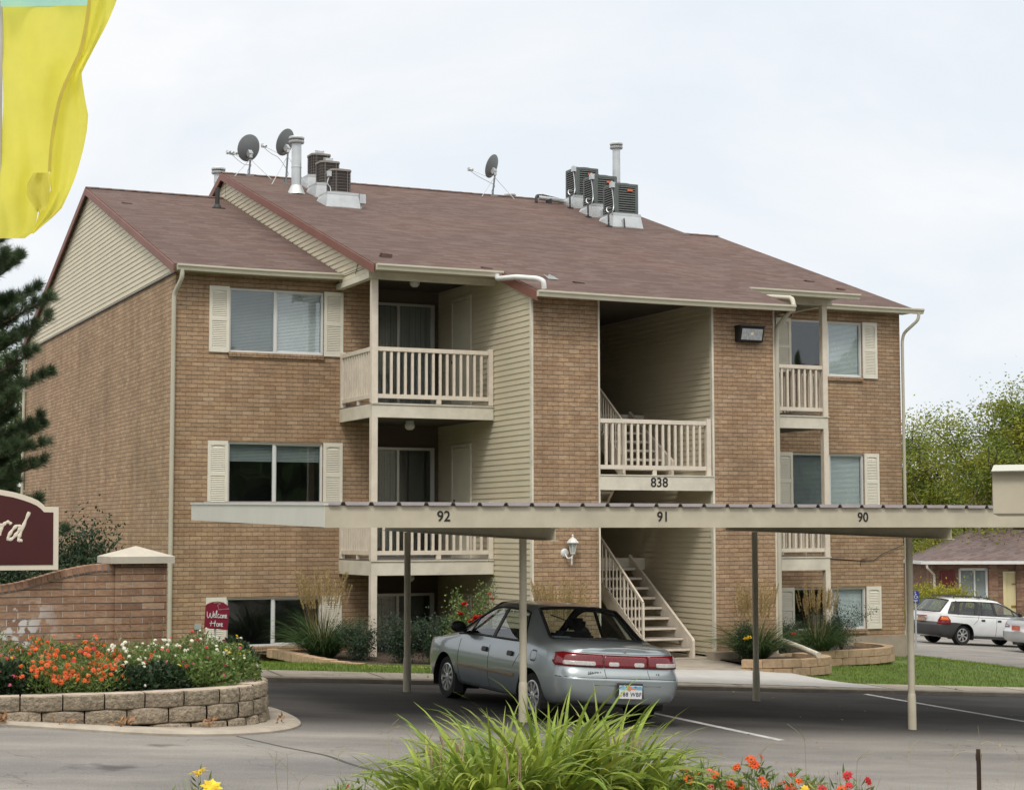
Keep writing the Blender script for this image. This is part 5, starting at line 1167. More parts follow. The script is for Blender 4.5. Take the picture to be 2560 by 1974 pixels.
def make_car(kind, root, paint, wb=2.54, wr=.295, wy=.735, bumper=None, hub='ten', pillars=()):
    st, glass, side = car_grid(kind); nr = len(st[0]); V = []; F = []; MI = []; ns = len(st)
    for s_ in (1, -1):
        for r in st: V += [(p[0], p[1]*s_, p[2]) for p in r]
    def idx(s_, i, j): return (0 if s_ > 0 else ns*nr)+i*nr+j
    names = ['body', 'side_window', 'windshield', 'rear_window', 'bumper']
    for s_ in (1, -1):
        for i in range(ns-1):
            for j in range(nr-1):
                q = [idx(s_, i, j), idx(s_, i+1, j), idx(s_, i+1, j+1), idx(s_, i, j+1)]; q = q if s_ < 0 else q[::-1]; mi = 0
                for nm, (a, b, c, d) in glass.items():
                    if a <= i < b and c <= j < d: mi = names.index(nm)
                if j == 7 and any(a <= i < b for a, b in side): mi = 1
                if bumper and j < 5 and (i > ns-7 or i < 4) and j > 0: mi = 4
                F.append(q); MI.append(mi)
    me = bpy.data.meshes.new('car'); me.from_pydata(V, [], F); me.polygons.foreach_set('material_index', MI)
    bm = bmesh.new(); bm.from_mesh(me); bmesh.ops.remove_doubles(bm, verts=bm.verts, dist=.004); bmesh.ops.dissolve_degenerate(bm, edges=bm.edges, dist=.002); bmesh.ops.recalc_face_normals(bm, faces=bm.faces); 
    cl = bm.edges.layers.float.new('crease_edge')
    def key(v): return tuple(round(c, 3) for c in v)
    for e in bm.edges:   # crisp shoulder at bumper ledge, deck edge and window lines
        za, zb_ = e.verts[0].co, e.verts[1].co
        fm = {f.material_index for f in e.link_faces}
        if len(fm) > 1: e[cl] = .8
        elif abs(za.z-.57) < .003 and abs(zb_.z-.57) < .003 and (za.x < -1.6 or zb_.x > 1.9): e[cl] = .5
        elif abs(za.z-zb_.z) < .03 and .87 < za.z < .93 and za.x < -1.95 and zb_.x < -1.95: e[cl] = .6
    cv = bm.verts.layers.float.new('crease_vert')
    for v in bm.verts:
        for mi_ in (1, 2, 3):
            k_ = sum(1 for f in v.link_faces if f.material_index == mi_)
            if k_ == 1 and len(v.link_faces) > 2: v[cv] = .8 if mi_ == 3 else .55
    bm.to_mesh(me); bm.free(); tmp = bpy.data.objects.new('tmp', me); COL.objects.link(tmp)
    md = tmp.modifiers.new('s', 'SUBSURF'); md.levels = 3; md.render_levels = 3
    dg = bpy.context.evaluated_depsgraph_get(); me2 = bpy.data.meshes.new_from_object(tmp.evaluated_get(dg)); bpy.data.objects.remove(tmp)
    bm = bmesh.new(); bm.from_mesh(me2); bpy.data.meshes.remove(me2)
    tree = BVHTree.FromBMesh(bm)
    # wheel arches: open the flank and snap the rim to a circle
    R = wr+.055; cs = (wb/2, -wb/2)
    dele = [f for f in bm.faces if any((f.calc_center_median().x-c)**2+(f.calc_center_median().z-wr)**2 < R*R for c in cs) and (abs(f.calc_center_median().y) > .45)]
    bmesh.ops.delete(bm, geom=dele, context='FACES')
    for e in [e for e in bm.edges if e.is_boundary]:
        for v in e.verts:
            for c in cs:
                dx, dz = v.co.x-c, v.co.z-wr; d = math.hypot(dx, dz)
                if abs(d-R) < .07 and abs(v.co.y) > .45 and d > 0: v.co.x = c+dx/d*R; v.co.z = wr+dz/d*R
    bm.normal_update()
    mats = {'body': paint, 'side_window': MT['carglass'], 'windshield': MT['carglass'], 'rear_window': MT['carglass'], 'bumper': MT['grey_plastic']}
    made = {}
    for k, nm in enumerate(names):
        fs = [f for f in bm.faces if f.material_index == k]
        if not fs: continue
        groups = [fs] if nm != 'bumper' else [[f for f in fs if f.calc_center_median().x > 0], [f for f in fs if f.calc_center_median().x < 0]]
        if nm == 'side_window': groups = [[f for f in fs if f.calc_center_median().y > 0], [f for f in fs if f.calc_center_median().y < 0]]
        for gfs in groups:
            if not gfs: continue
            b2 = bmesh.new(); mp_ = {}
            for f in gfs:
                vs = []
                for v in f.verts:
                    if v.index not in mp_: mp_[v.index] = b2.verts.new(v.co)
                    vs.append(mp_[v.index])
                try: b2.faces.new(vs)
                except ValueError: pass
            edge_pts = []
            if nm in ('side_window', 'windshield', 'rear_window'):
                be = [e for e in b2.edges if e.is_boundary]; adj = {}
                for e in be:
                    a, b = e.verts; adj.setdefault(a, []).append(b); adj.setdefault(b, []).append(a)
                if adj:
                    s0 = next(iter(adj)); loop = [s0]; prev = None; cur = s0
                    for _ in range(2000):
                        nx_ = [v for v in adj[cur] if v is not prev]
                        if not nx_: break
                        prev, cur = cur, nx_[0]
                        if cur is s0: break
                        loop.append(cur)
                    edge_pts = [v.co.copy() for v in loop]+[s0.co.copy()]
            m3 = bpy.data.meshes.new(nm); b2.to_mesh(m3); b2.free(); m3.materials.append(mats[nm]); m3.shade_smooth()
            ob = link(bpy.data.objects.new(nm, m3), root); made[nm] = ob
            if edge_pts:
                g = MB(); g.tube(edge_pts, .022 if nm == 'rear_window' else .016, 6, caps=False); g.build('window_seal', MT['black'], ob)
    bm.free()
    # wheels
    for cx_ in cs:
        for s_ in (1, -1):
            w = bpy.data.objects.new('wheel', None); w.empty_display_size = .1; link(w, root); w.location = (cx_, s_*(wy-.0), wr); w.rotation_euler = (0, 0, 0 if s_ > 0 else PI)
            mb = MB(); mb.lathe((0, 0, 0), [(wr*.66, -.20), (wr*.94, -.195), (wr, -.165), (wr, -.02), (wr*.965, .005), (wr*.80, .012), (wr*.66, .0)], 36, axis=(0, 1, 0), caps=False)
            for k in range(48): pass
            mb.build('tyre', MT['rubber'], w, smooth=.6)
            mb = MB(); r0 = wr*.66; mb.lathe((0, 0, 0), [(r0+.003, -.19), (r0+.003, .002), (r0-.012, .006), (r0-.02, -.012), (r0*.9, -.03)], 36, axis=(0, 1, 0), caps=False)
            ns_ = 10 if hub == 'ten' else 7
            for k in range(ns_):
                a = 2*PI*k/ns_; d_ = Vector((math.cos(a), 0, math.sin(a))); t_ = Vector((-math.sin(a), 0, math.cos(a))); wA, wB = .012, (.022 if hub == 'ten' else .032)
                p0, p1 = d_*.03, d_*(r0-.012)
                mb.add([p0-t_*wA+Vector((0, -.004, 0)), p0+t_*wA+Vector((0, -.004, 0)), p1+t_*wB+Vector((0, -.004, 0)), p1-t_*wB+Vector((0, -.004, 0)), p0-t_*wA+Vector((0, -.03, 0)), p0+t_*wA+Vector((0, -.03, 0)), p1+t_*wB+Vector((0, -.03, 0)), p1-t_*wB+Vector((0, -.03, 0))],
                       [(0, 1, 2, 3), (0, 4, 5, 1), (1, 5, 6, 2), (3, 2, 6, 7), (0, 3, 7, 4)])
            mb.lathe((0, 0, 0), [(.055, -.03), (.05, .0), (.03, .006), (0, .008)], 20, axis=(0, 1, 0))
            for k in range(4): a = 2*PI*(k+.5)/4; mb.lathe((.04*math.cos(a), .002, .04*math.sin(a)), [(.008, 0), (.006, .008), (0, .009)], 6, axis=(0, 1, 0))
            mb.build('rim', MT['alloy'], w, smooth=.6)
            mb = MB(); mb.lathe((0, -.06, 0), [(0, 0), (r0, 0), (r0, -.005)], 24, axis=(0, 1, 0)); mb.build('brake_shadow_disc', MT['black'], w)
    # arch liners and underbody
    mb = MB()
    for cx_ in cs:
        for s_ in (1, -1):
            n = 18; ring = [(cx_+math.cos(a)*(R+.004), wr+math.sin(a)*(R+.004)) for a in [PI*(-.12)+PI*1.24*k/n for k in range(n+1)]]
            for a, b in zip(ring[:-1], ring[1:]): mb.add([(a[0], s_*.83, a[1]), (b[0], s_*.83, b[1]), (b[0], s_*.45, b[1]), (a[0], s_*.45, a[1])], [(0, 1, 2, 3)])
            mb.add([(p[0], s_*.45, p[1]) for p in ring], [tuple(range(n+1))])
    mb.box(-1.95, 1.95, -.45, .45, .24, .30); mb.build('underbody', MT['black'], root, recalc=False)
    return tree, made
def wrap(tree, name, outline, origin_fn, m, parent, off=.006, th=.012, n=14):
    """patch that hugs the body: outline in 2D param space, origin_fn(u,v)->(point, direction) for the ray"""
    us = [p[0] for p in outline]; vs = [p[1] for p in outline]; u0, u1, v0, v1 = min(us), max(us), min(vs), max(vs)
    bm = bmesh.new(); vv = [bm.verts.new((p[0], p[1], 0)) for p in outline]; bm.faces.new(vv)
    for k in range(1, n):
        t = u0+(u1-u0)*k/n; bmesh.ops.bisect_plane(bm, geom=bm.verts[:]+bm.edges[:]+bm.faces[:], plane_co=(t, 0, 0), plane_no=(1, 0, 0))
    for k in range(1, 5):
        t = v0+(v1-v0)*k/5; bmesh.ops.bisect_plane(bm, geom=bm.verts[:]+bm.edges[:]+bm.faces[:], plane_co=(0, t, 0), plane_no=(0, 1, 0))
    bad = []
    for v in bm.verts:
        o, d = origin_fn(v.co.x, v.co.y); hit = tree.ray_cast(Vector(o), Vector(d).normalized())
        if hit[0] is None: bad.append(v); continue
        nn = hit[1] if hit[1].dot(Vector(d)) < 0 else -hit[1]; v.co = hit[0]+nn*off
    bmesh.ops.delete(bm, geom=bad, context='VERTS')
    bmesh.ops.recalc_face_normals(bm, faces=bm.faces)
    me = bpy.data.meshes.new(name); bm.to_mesh(me); bm.free(); me.materials.append(m); me.shade_smooth()
    o = link(bpy.data.objects.new(name, me), parent)
    # orientation may be inward: both sides get thickness by solidify baked
    md = o.modifiers.new('t', 'SOLIDIFY'); md.thickness = th; md.offset = 0
    return o
def side_ray(s_): return lambda u, v: ((u, s_*2., v), (0, -s_, 0))
def rear_ray(u, v): return ((-4., u, v), (1, 0, 0))
def corner_ray(u, v):
    """u: lateral position; beyond .62 the ray swings round the corner"""
    s_ = 1 if u > 0 else -1; a = abs(u)
    if a <= .55: return ((-4., u, v), (1, 0, 0))
    ang = (a-.55)/.30*math.radians(75); c = Vector((-1.75, s_*.55, v)); d = Vector((-math.cos(ang), s_*math.sin(ang), 0)); return (c+d*2, -d)
def seam(tree, pts, fn, parent, name='panel_gap', r=.0035, m=None):
    P_ = []
    for a, b in zip(pts[:-1], pts[1:]):
        for k in range(8):
            u = a[0]+(b[0]-a[0])*k/8; v = a[1]+(b[1]-a[1])*k/8; o, d = fn(u, v); h = tree.ray_cast(Vector(o), Vector(d).normalized())
            if h[0] is not None: P_.append(h[0])
    if len(P_) > 1: mb = MB(); mb.tube(P_, r, 4); return mb.build(name, m or MT['black'], parent)
def rrp(u0, u1, v0, v1, r, n=4):
    o = []
    for cx_, cy_, a0 in ((u1-r, v0+r, -PI/2), (u1-r, v1-r, 0), (u0+r, v1-r, PI/2), (u0+r, v0+r, PI)):
        for k in range(n+1): a = a0+PI/2*k/n; o.append((cx_+r*math.cos(a), cy_+r*math.sin(a)))
    return o
def place_car(root, x, y, rz, sc=(1, 1, 1)):
    """sit the car on the sloping ground"""
    n = Vector((.062, -.013, 1)).normalized(); f = Vector((math.cos(rz), math.sin(rz), 0)); f = (f-n*f.dot(n)).normalized(); l_ = n.cross(f)
    f = f*sc[0]; l_ = l_*sc[1]; n = n*sc[2]
    root.matrix_world = Matrix(((f.x, l_.x, n.x, x), (f.y, l_.y, n.y, y), (f.z, l_.z, n.z, G(x, y)+.002), (0, 0, 0, 1)))
# ---- silver-blue sedan in the near bay
CAR = thing('sedan', 'silver blue four door saloon parked nose in under the carport, seen from behind', 'car')
tree, made = make_car('sedan', CAR, MT['paint_silver'], wr=.28, wy=.78)
L_ = side_ray(1)
lamp = wrap(tree, 'taillight', [(.86, .80), (.84, .845), (.74, .86), (.30, .845), (.30, .70), (.80, .70), (.86, .74)], corner_ray, MT['taillight'], CAR, th=.02)
lamp2 = wrap(tree, 'taillight', [(-p[0], p[1]) for p in [(.86, .80), (.84, .845), (.74, .86), (.30, .845), (.30, .70), (.80, .70), (.86, .74)]], corner_ray, MT['taillight'], CAR, th=.02)
garn = wrap(tree, 'garnish_panel', [(-.29, .70), (.29, .70), (.29, .845), (-.29, .845)], rear_ray, MT['taillight'], CAR, th=.016)
for s_ in (1, -1):
    wrap(tree, 'reversing_lens', [(s_*a, b) for a, b in rrp(.40, .72, .715, .765, .02)], corner_ray, MT['clearlens'], lamp if s_ > 0 else lamp2, off=.018, th=.006)
    wrap(tree, 'reversing_lens', [(s_*a, b) for a, b in rrp(.10, .235, .715, .765, .02)], rear_ray, MT['clearlens'], garn, off=.016, th=.006)
seam(tree, [(.29, .585), (.285, .70)], rear_ray, CAR); seam(tree, [(-.29, .585), (-.285, .70)], rear_ray, CAR); seam(tree, [(-.78, .875), (-.3, .862), (.3, .862), (.78, .875)], corner_ray, CAR)
seam(tree, [(-.85, .575), (-.4, .583), (.4, .583), (.85, .575)], corner_ray, CAR, r=.005); seam(tree, [(-.86, .50), (.86, .50)], corner_ray, CAR)
for s_ in (1, -1):
    f = side_ray(s_)
    seam(tree, [(.80, .28), (.83, .55), (.80, .86)], f, CAR); seam(tree, [(-.10, .28), (-.10, .88)], f, CAR); seam(tree, [(-.82, .60), (-.98, .78), (-1.0, .90)], f, CAR)
    seam(tree, [(.8, .275), (-.7, .275)], f, CAR)
    wrap(tree, 'side_moulding', [(-.86, .475), (.86, .475), (.86, .51), (-.86, .51)], f, M('tan_moulding', (.34, .25, .14), .5), CAR, off=.008, th=.014, n=20)
    for ux in (.02, -.72):
        h = wrap(tree, 'door_handle', rrp(ux-.075, ux+.075, .715, .775, .028), f, MT['black'], CAR, off=.008, th=.02, n=6)
    # mirrors
    mb = MB(); pr = rrect(.14, .19, .05); mb.prism([(.76+.04+p[0]*.6, s_*(.80), 0) for p in pr], (0, 0, 0)) if False else None
    m_ = MB(); m_.lathe((.74, s_*.905, .985), [(.0, -.07), (.06, -.068), (.078, -.045), (.078, .01), (.05, .05), (0, .065)], 16, axis=(1, 0, 0)); 
    for i, v in enumerate(m_.v): m_.v[i] = (v[0], s_*.905+(v[1]-s_*.905)*1.35, .985+(v[2]-.985)*.95)
    m_.bar((.75, s_*.78, .93), (.75, s_*.88, .96), .07, .05); m_.build('door_mirror', MT['black'], CAR, smooth=.8)
    # black pillars on the door glass
    for xa, xb, w in ((-.12, -.16, .07), (.60, .50, .03)):
        P_ = []
        for z in (.91, 1.0, 1.1, 1.2, 1.29):
            t = (z-.91)/.38; h = tree.ray_cast(Vector((xa+(xb-xa)*t, s_*2, z)), Vector((0, -s_, 0)))
            if h[0]: P_.append(h[0]+Vector((0, s_*.002, 0)))
        if len(P_) > 1:
            mb = MB()
            for p, q in zip(P_[:-1], P_[1:]): mb.bar(p, q, .012, w, upv=(1, 0, 0))
            mb.build('door_pillar', MT['black'], CAR)
    # mudflap
    mb = MB(); mb.box(wb_ := .905, .93, s_*.70 if s_ < 0 else .70, s_*.83 if s_ > 0 else -.83, .10, .34) if False else mb.box(.895, .912, min(s_*.70, s_*.835), max(s_*.70, s_*.835), .10, .36); mb.build('mudflap', MT['grey_plastic'], CAR)
# licence plate in its recess
mb = MB(); mb.prism([(-2.235, -.19, .36), (-2.235, .19, .36), (-2.235, .17, .535), (-2.235, -.17, .535)], (-.004, 0, 0)); mb.build('plate_recess', MT['grey_plastic'], CAR)
pl = MB(); pl.box(-2.262, -2.256, -.152, .152, .355, .51); plate = pl.build('licence_plate', M('plate_white', (.72, .72, .72), .4, var=.03), CAR, bevel=.002)
mb = MB(); mb.box(-2.264, -2.2622, -.145, .145, .462, .503); mb.build('plate_sky_band', M('plate_blue', (.18, .42, .62), .4, var=.5, scale=14), plate)
mb = MB(); mb.lathe((-2.2645, .02, .478), [(0, 0), (.03, .001)], 12, axis=(-1, 0, 0)); mb.box(-2.2652, -2.264, -.07, .03, .466, .482); mb.build('plate_arch_motif', M('plate_orange', (.6, .25, .12), .5), plate)
text('plate_number', '188 WBF', .068, (-2.2635, 0, .405), (0, -1, 0), (0, 0, 1), M('plate_ink', (.02, .03, .10), .5), plate, .001)
mb = MB()
for y in (-.06, .06): mb.lathe((-2.2635, y, .497), [(.008, 0), (.006, .003), (0, .004)], 8, axis=(-1, 0, 0))
mb.build('plate_bolt', MT['black'], plate)
def badge(s_, y, z, size):
    h = tree.ray_cast(Vector((-4, y, z)), Vector((1, 0, 0))); x = h[0].x-.004 if h[0] else -2.15
    text('badge_lettering', s_, size, (x, y, z), (0, -1, 0), (0, 0, 1), M('chrome_dark', (.10, .11, .12), .3, met=.5), CAR, .002)
badge('SENTRA', .42, .635, .045); badge('LE', -.42, .635, .045)
h = tree.ray_cast(Vector((-4, 0, .895)), Vector((1, 0, 0)))
if h[0]: mb = MB(); mb.lathe((h[0].x-.002, 0, .895), [(.022, 0), (.022, .004), (.015, .004), (.015, .0)], 16, axis=(-1, 0, 0)); mb.box(h[0].x-.006, h[0].x-.001, -.028, .028, .891, .899); mb.build('emblem', MT['alloy'], CAR)
h = wrap(tree, 'fuel_flap', rrp(-1.42, -1.26, .70, .84, .05), side_ray(1), MT['paint_silver'], CAR, off=.001, th=.002, n=6)
# seats, parcel shelf, head restraints, wheel
mb = MB(); mb.box(-1.45, -1.12, -.62, .62, .78, .86); mb.box(-1.15, -.80, -.62, .62, .30, .84); mb.build('rear_seat', MT['seat'], CAR, bevel=.03)
for y in (.33, -.33):
    mb = MB(); mb.box(-1.14, -.98, y-.155, y+.155, .86, 1.0); mb.build('rear_headrest', MT['seat'], CAR, bevel=.04)
    mb = MB(); mb.box(-.28, .02, y-.235, y+.235, .3, 1.02); mb.box(-.24, -.12, y-.13, y+.13, 1.04, 1.20); mb.build('front_seat', MT['seat_dark'], CAR, bevel=.04)
mb = MB(); mb.box(.55, 1.05, -.66, .66, .55, .86); mb.build('dashboard', MT['black'], CAR, bevel=.04)
mb = MB(); mb.tube([(.50+.0*math.cos(a)+.06*math.sin(a), .34+.18*math.cos(a), .84+.17*math.sin(a)) for a in [2*PI*k/20 for k in range(21)]], .012, 6); mb.build('steering_wheel', MT['black'], CAR)
mb = MB(); mb.box(-1.50, -1.44, -.07, .07, .985, 1.02); mb.build('brake_light', MT['taillight'], CAR, bevel=.004)
mb = MB(); mb.tube([(.05, -.05, 1.395), (-.4, .05, 1.7)], .002, 4) if False else mb.tube([(1.0, .62, .90), (.95, .64, 1.3)], .002, 4); mb.build('aerial', MT['black'], CAR)
place_car(CAR, 1.85, -11.04, math.radians(90.3), (.985, .95, .935))
# ---- white estate far away
WG = thing('estate_car', 'white estate car with dark grey bumper and roof bars parked near the low house', 'car')
tree2, made2 = make_car('wagon', WG, MT['paint_white'], wb=2.6, bumper=True, hub='seven')
for s_ in (1, -1):
    wrap(tree2, 'taillight', [(s_*a, b) for a, b in ((.84, .60), (.84, .72), (.76, .84), (.64, .84), (.60, .70), (.60, .60))], corner_ray, MT['taillight'], WG, th=.02)
    wrap(tree2, 'indicator_lens', [(s_*a, b) for a, b in ((.80, .72), (.76, .80), (.66, .80), (.64, .72))], corner_ray, MT['amber'], WG, off=.018, th=.004)
    f = side_ray(s_)
    for q in ([(.80, .30), (.84, .55), (.80, .88)], [(-.12, .30), (-.10, .88)], [(-.98, .62), (-.80, .78), (-.75, .90)], [(-2.0, .84), (1.0, .84)]): seam(tree2, q, f, WG, r=.006)
    for ux in (-.0, -.62): wrap(tree2, 'door_handle', rrp(ux-.07, ux+.07, .735, .785, .022), f, MT['black'], WG, off=.008, th=.02, n=6)
    for xa, xb, w in ((-.10, -.14, .10), (-.62, -.55, .03), (-.86, -.72, .12), (.62, .50, .04), (-1.60, -1.42, .16)):
        P_ = []
        for z in (.92, 1.0, 1.1, 1.2, 1.28):
            t = (z-.92)/.36; h = tree2.ray_cast(Vector((xa+(xb-xa)*t, s_*2, z)), Vector((0, -s_, 0)))
            if h[0]: P_.append(h[0]+Vector((0, s_*.003, 0)))
        mb = MB()
        for p, q in zip(P_[:-1], P_[1:]): mb.bar(p, q, .012, w, upv=(1, 0, 0))
        mb.build('door_pillar', MT['black'], WG)
    mb = MB(); mb.tube(spline([(-.2, s_*.50, 1.39), (-.3, s_*.50, 1.44), (-1.4, s_*.50, 1.44), (-1.5, s_*.49, 1.38)], 5), .02, 6); mb.build('roof_rail', MT['black'], WG)
    m_ = MB(); m_.lathe((.74, s_*.90, .98), [(.0, -.06), (.06, -.055), (.07, .0), (0, .06)], 12, axis=(1, 0, 0)); m_.build('door_mirror', MT['black'], WG)
    mb = MB(); mb.box(-.9, .85, min(s_*.80, s_*.835), max(s_*.80, s_*.835), .21, .29); mb.build('sill_trim', MT['grey_plastic'], WG)
mb = MB()
for x in (-.45, -1.25): mb.tube([(x, -.5, 1.45), (x, .5, 1.45)], .022, 6)
mb.build('roof_bar', MT['black'], WG)
mb = MB(); mb.box(-2.31, -2.255, -.24, .24, .80, .83); mb.build('plate_handle', MT['taillight'], WG); mb = MB(); mb.box(-2.29, -2.27, -.15, .15, .66, .79); wp = mb.build('licence_plate', M('plate_tan', (.40, .26, .18), .5, var=.3, scale=20), WG)
mb = MB(); mb.tube([(-2.12, .45, .97), (-2.17, .05, .975)], .012, 5); mb.build('rear_wiper', MT['black'], WG)
mb = MB(); mb.box(-1.2, -.7, -.6, .6, .3, .98); mb.box(-.25, .05, -.55, -.1, .3, 1.1); mb.box(-.25, .05, .1, .55, .3, 1.1); mb.build('seats', MT['seat_dark'], WG, bevel=.04)
hdg = math.radians(1.0); hv = Vector((math.cos(hdg), math.sin(hdg))); rv = Vector((math.sin(hdg), -math.cos(hdg)))
rw = Vector((27.0, 12.56)); c_ = rw+hv*1.3-rv*.735; place_car(WG, c_.x, c_.y, hdg)
# ---- light silver saloon at the frame edge
S3 = thing('sedan', 'light silver saloon cut by the right edge of the view, only its tail corner showing', 'car')
tree3, made3 = make_car('sedan', S3, MT['paint_silver2'], wr=.31)
for s_ in (1, -1):
    wrap(tree3, 'taillight', [(s_*a, b) for a, b in ((.88, .84), (.86, .76), (.62, .68), (.42, .68), (.46, .74), (.66, .80))], corner_ray, MT['taillight'], S3, th=.02)
    wrap(tree3, 'reversing_lens', [(s_*a, b) for a, b in ((.62, .70), (.44, .70), (.47, .73), (.62, .74))], corner_ray, MT['clearlens'], S3, off=.018, th=.004)
mb = MB(); mb.box(-2.26, -2.23, -.16, .16, .60, .74); mb.build('licence_plate', M('plate_red', (.5, .12, .08), .5, var=.3, scale=20), S3)
mb = MB(); mb.box(-2.12, -2.06, -.55, .55, .955, .975); mb.build('boot_spoiler', MT['paint_silver2'], S3, bevel=.006)
def on_ground(u, w):
    d = fw+rt*((u-1280)/FPX)-up*((w-987)/FPX); n = Vector((.062, -.013, 1)); t = (-1.896-n.dot(CAM))/n.dot(d); return CAM+d*t
pc = on_ground(2560, 1627); c_ = Vector((pc.x, pc.y))+hv*1.27+rv*.735; place_car(S3, c_.x, c_.y, hdg)
# ================================================================== entry wall, pillar, signs
EW = thing('brick_entry_wall', 'curved brick entry wall with soldier course top and white mineral stains behind the flower bed', 'wall')
top = [(-9.0, -.30), (-7.5, -.42), (-6.2, -.60), (-5.4, -.64), (-4.9, -.605), (-4.62, -.568), (-4.37, -.525), (-4.012, -.426), (-3.777, -.376), (-3.6, -.352), (-3.40, -.345)]
tp = [tuple(p) for p in spline(top, 5)]; YW = -11.2; SO = .075
mb = MB(); n = len(tp)
for i in range(n-1):
    a, b = tp[i], tp[i+1]; d = Vector((b[0]-a[0], 0, b[1]-a[1])).normalized(); nn = Vector((-d.z, 0, d.x))*-SO
    mb.add([(a[0], YW, -2.0), (b[0], YW, -2.0), (b[0], YW, b[1]-SO), (a[0], YW, a[1]-SO), (a[0], YW+.2, -2.0), (b[0], YW+.2, -2.0), (b[0], YW+.2, b[1]-SO), (a[0], YW+.2, a[1]-SO)],
           [(0, 1, 2, 3), (3, 2, 6, 7), (5, 4, 7, 6)])
mb.build('wall_face', MT['brick_entry'], EW, weld=True)
# soldier bricks along the top
mb = MB(); s_acc = 0.; step = .068; pos = .0
L_seg = [0.]
for i in range(n-1): L_seg.append(L_seg[-1]+math.hypot(tp[i+1][0]-tp[i][0], tp[i+1][1]-tp[i][1]))
def at(s_):
    i = max(0, min(n-2, int(np.searchsorted(L_seg, s_)-1))); f = (s_-L_seg[i])/(L_seg[i+1]-L_seg[i]); return Vector((tp[i][0]+(tp[i+1][0]-tp[i][0])*f, 0, tp[i][1]+(tp[i+1][1]-tp[i][1])*f))
s_ = .0
while s_ < L_seg[-1]-step:
    a, b = at(s_+.006), at(s_+step-.006); d = (b-a).normalized(); nn = Vector((d.z, 0, -d.x))
    q = [a, b, b+nn*SO, a+nn*SO]; mb.prism([(p.x, YW-.018, p.z) for p in q], (0, .236, 0)); s_ += step
mb.build('coping', M('coping_brick', (.33, .19, .115), .85, var=.2, scale=9, rnd=.14, bump=.004), EW, bevel=.003)
mb = MB()
for i in range(n-1):
    a, b = tp[i], tp[i+1]; mb.add([(a[0], YW-.008, a[1]-SO-.012), (b[0], YW-.008, b[1]-SO-.012), (b[0], YW-.008, b[1]-.008), (a[0], YW-.008, a[1]-.008)], [(0, 1, 2, 3)])
mb.build('mortar_bed', M('grey_mortar', (.30, .27, .24), .95), EW)
PL = thing('brick_pillar', 'square brick gate pillar with pale pyramid cap at the end of the entry wall', 'pillar')
mb = MB(); mb.box(-3.40, -2.83, YW-.04, YW+.53, -2.1, -.345); mb.build('shaft', MT['brick_entry'], PL)
mb = MB(); xa, xb, ya, yb = -3.47, -2.76, YW-.11, YW+.60
mb.box(xa, xb, ya, yb, -.345, -.27); mb.add([(xa+.02, ya+.02, -.262), (xb-.02, ya+.02, -.262), (xb-.02, yb-.02, -.262), (xa+.02, yb-.02, -.262), ((xa+xb)/2, (ya+yb)/2, -.155)], [(0, 1, 4), (1, 2, 4), (2, 3, 4), (3, 0, 4)])
mb.add([(xa, ya, -.27), (xb, ya, -.27), (xb, yb, -.27), (xa, yb, -.27), (xa+.02, ya+.02, -.262), (xb-.02, ya+.02, -.262), (xb-.02, yb-.02, -.262), (xa+.02, yb-.02, -.262)], [(0, 1, 5, 4), (1, 2, 6, 5), (2, 3, 7, 6), (3, 0, 4, 7)])
mb.build('cap', M('cast_stone', (.45, .415, .345), .85, var=.1, scale=4, bump=.003), PL)
SG = thing('entrance_sign', 'maroon sign board with cream arched border and script letters r d, above the brick wall', 'sign')
def sgn(x): return -4.04-.0+(x)
YS = -11.35
outer = [(-4.037, -.406), (-4.043, .268), (-4.187, .271)]+[(-4.215, .30), (-4.26, .335), (-4.33, .368), (-4.42, .398), (-4.52, .425), (-4.66, .450), (-4.9, .475), (-5.25, .485), (-5.6, .475), (-5.84, .450), (-5.98, .425), (-6.08, .398), (-6.17, .368), (-6.24, .335), (-6.285, .30), (-6.313, .271), (-6.457, .268), (-6.463, -.406)]
mb = MB(); mb.prism([(p[0], YS, p[1]) for p in outer], (0, .06, 0)); mb.build('sign_border', MT['cream'], SG, bevel=.003)
B_ = .058; inner = [(-4.037-B_, -.406+B_), (-4.043-B_, .268-B_), (-4.20, .271-B_)]+[(-4.235, .25), (-4.28, .283), (-4.345, .313), (-4.43, .342), (-4.53, .37), (-4.66, .393), (-4.9, .418), (-5.25, .428), (-5.6, .418), (-5.84, .393), (-5.97, .37), (-6.07, .342), (-6.155, .313), (-6.22, .283), (-6.265, .25), (-6.3, .213), (-6.457+B_, .268-B_), (-6.463+B_, -.406+B_)]
mb = MB(); mb.prism([(p[0], YS-.006, p[1]) for p in inner], (0, .02, 0)); mb.build('sign_panel', MT['maroon'], SG)
# hand lettering "rd"
def px2s(zx, zy): return (zx/4.811, 1150+zy/4.811)
def onS(u, w):
    d = fw+rt*((u-1280)/FPX)-up*((w-987)/FPX); t = (YS-CAM.y)/d.y; p = CAM+d*t; return (p.x, p.z)
LT = [[(352, 622), (300, 740), (245, 880), (222, 945), (240, 972), (262, 950)], [(252, 800), (200, 790), (140, 850), (95, 930), (110, 955), (160, 930), (215, 860), (250, 800)],
      [(0, 870), (-10, 900)], [(20, 760), (8, 830), (-15, 905)], [(0, 850), (40, 780), (80, 745), (118, 752), (125, 775)]]
mb = MB()
for ln in LT:
    pts_ = spline([(*onS(*px2s(*p)),) for p in ln], 6) if len(ln) > 2 else [onS(*px2s(*p)) for p in ln]
    mb.tube([(p[0], YS-.008, p[1]) for p in pts_], [.0165+.004*math.sin(k) for k in range(len(pts_))], 8)
for i, v in enumerate(mb.v): mb.v[i] = (v[0], YS-.008+(v[1]-YS+.008)*.35, v[2])
mb.build('lettering', MT['cream'], SG)
mb = MB()
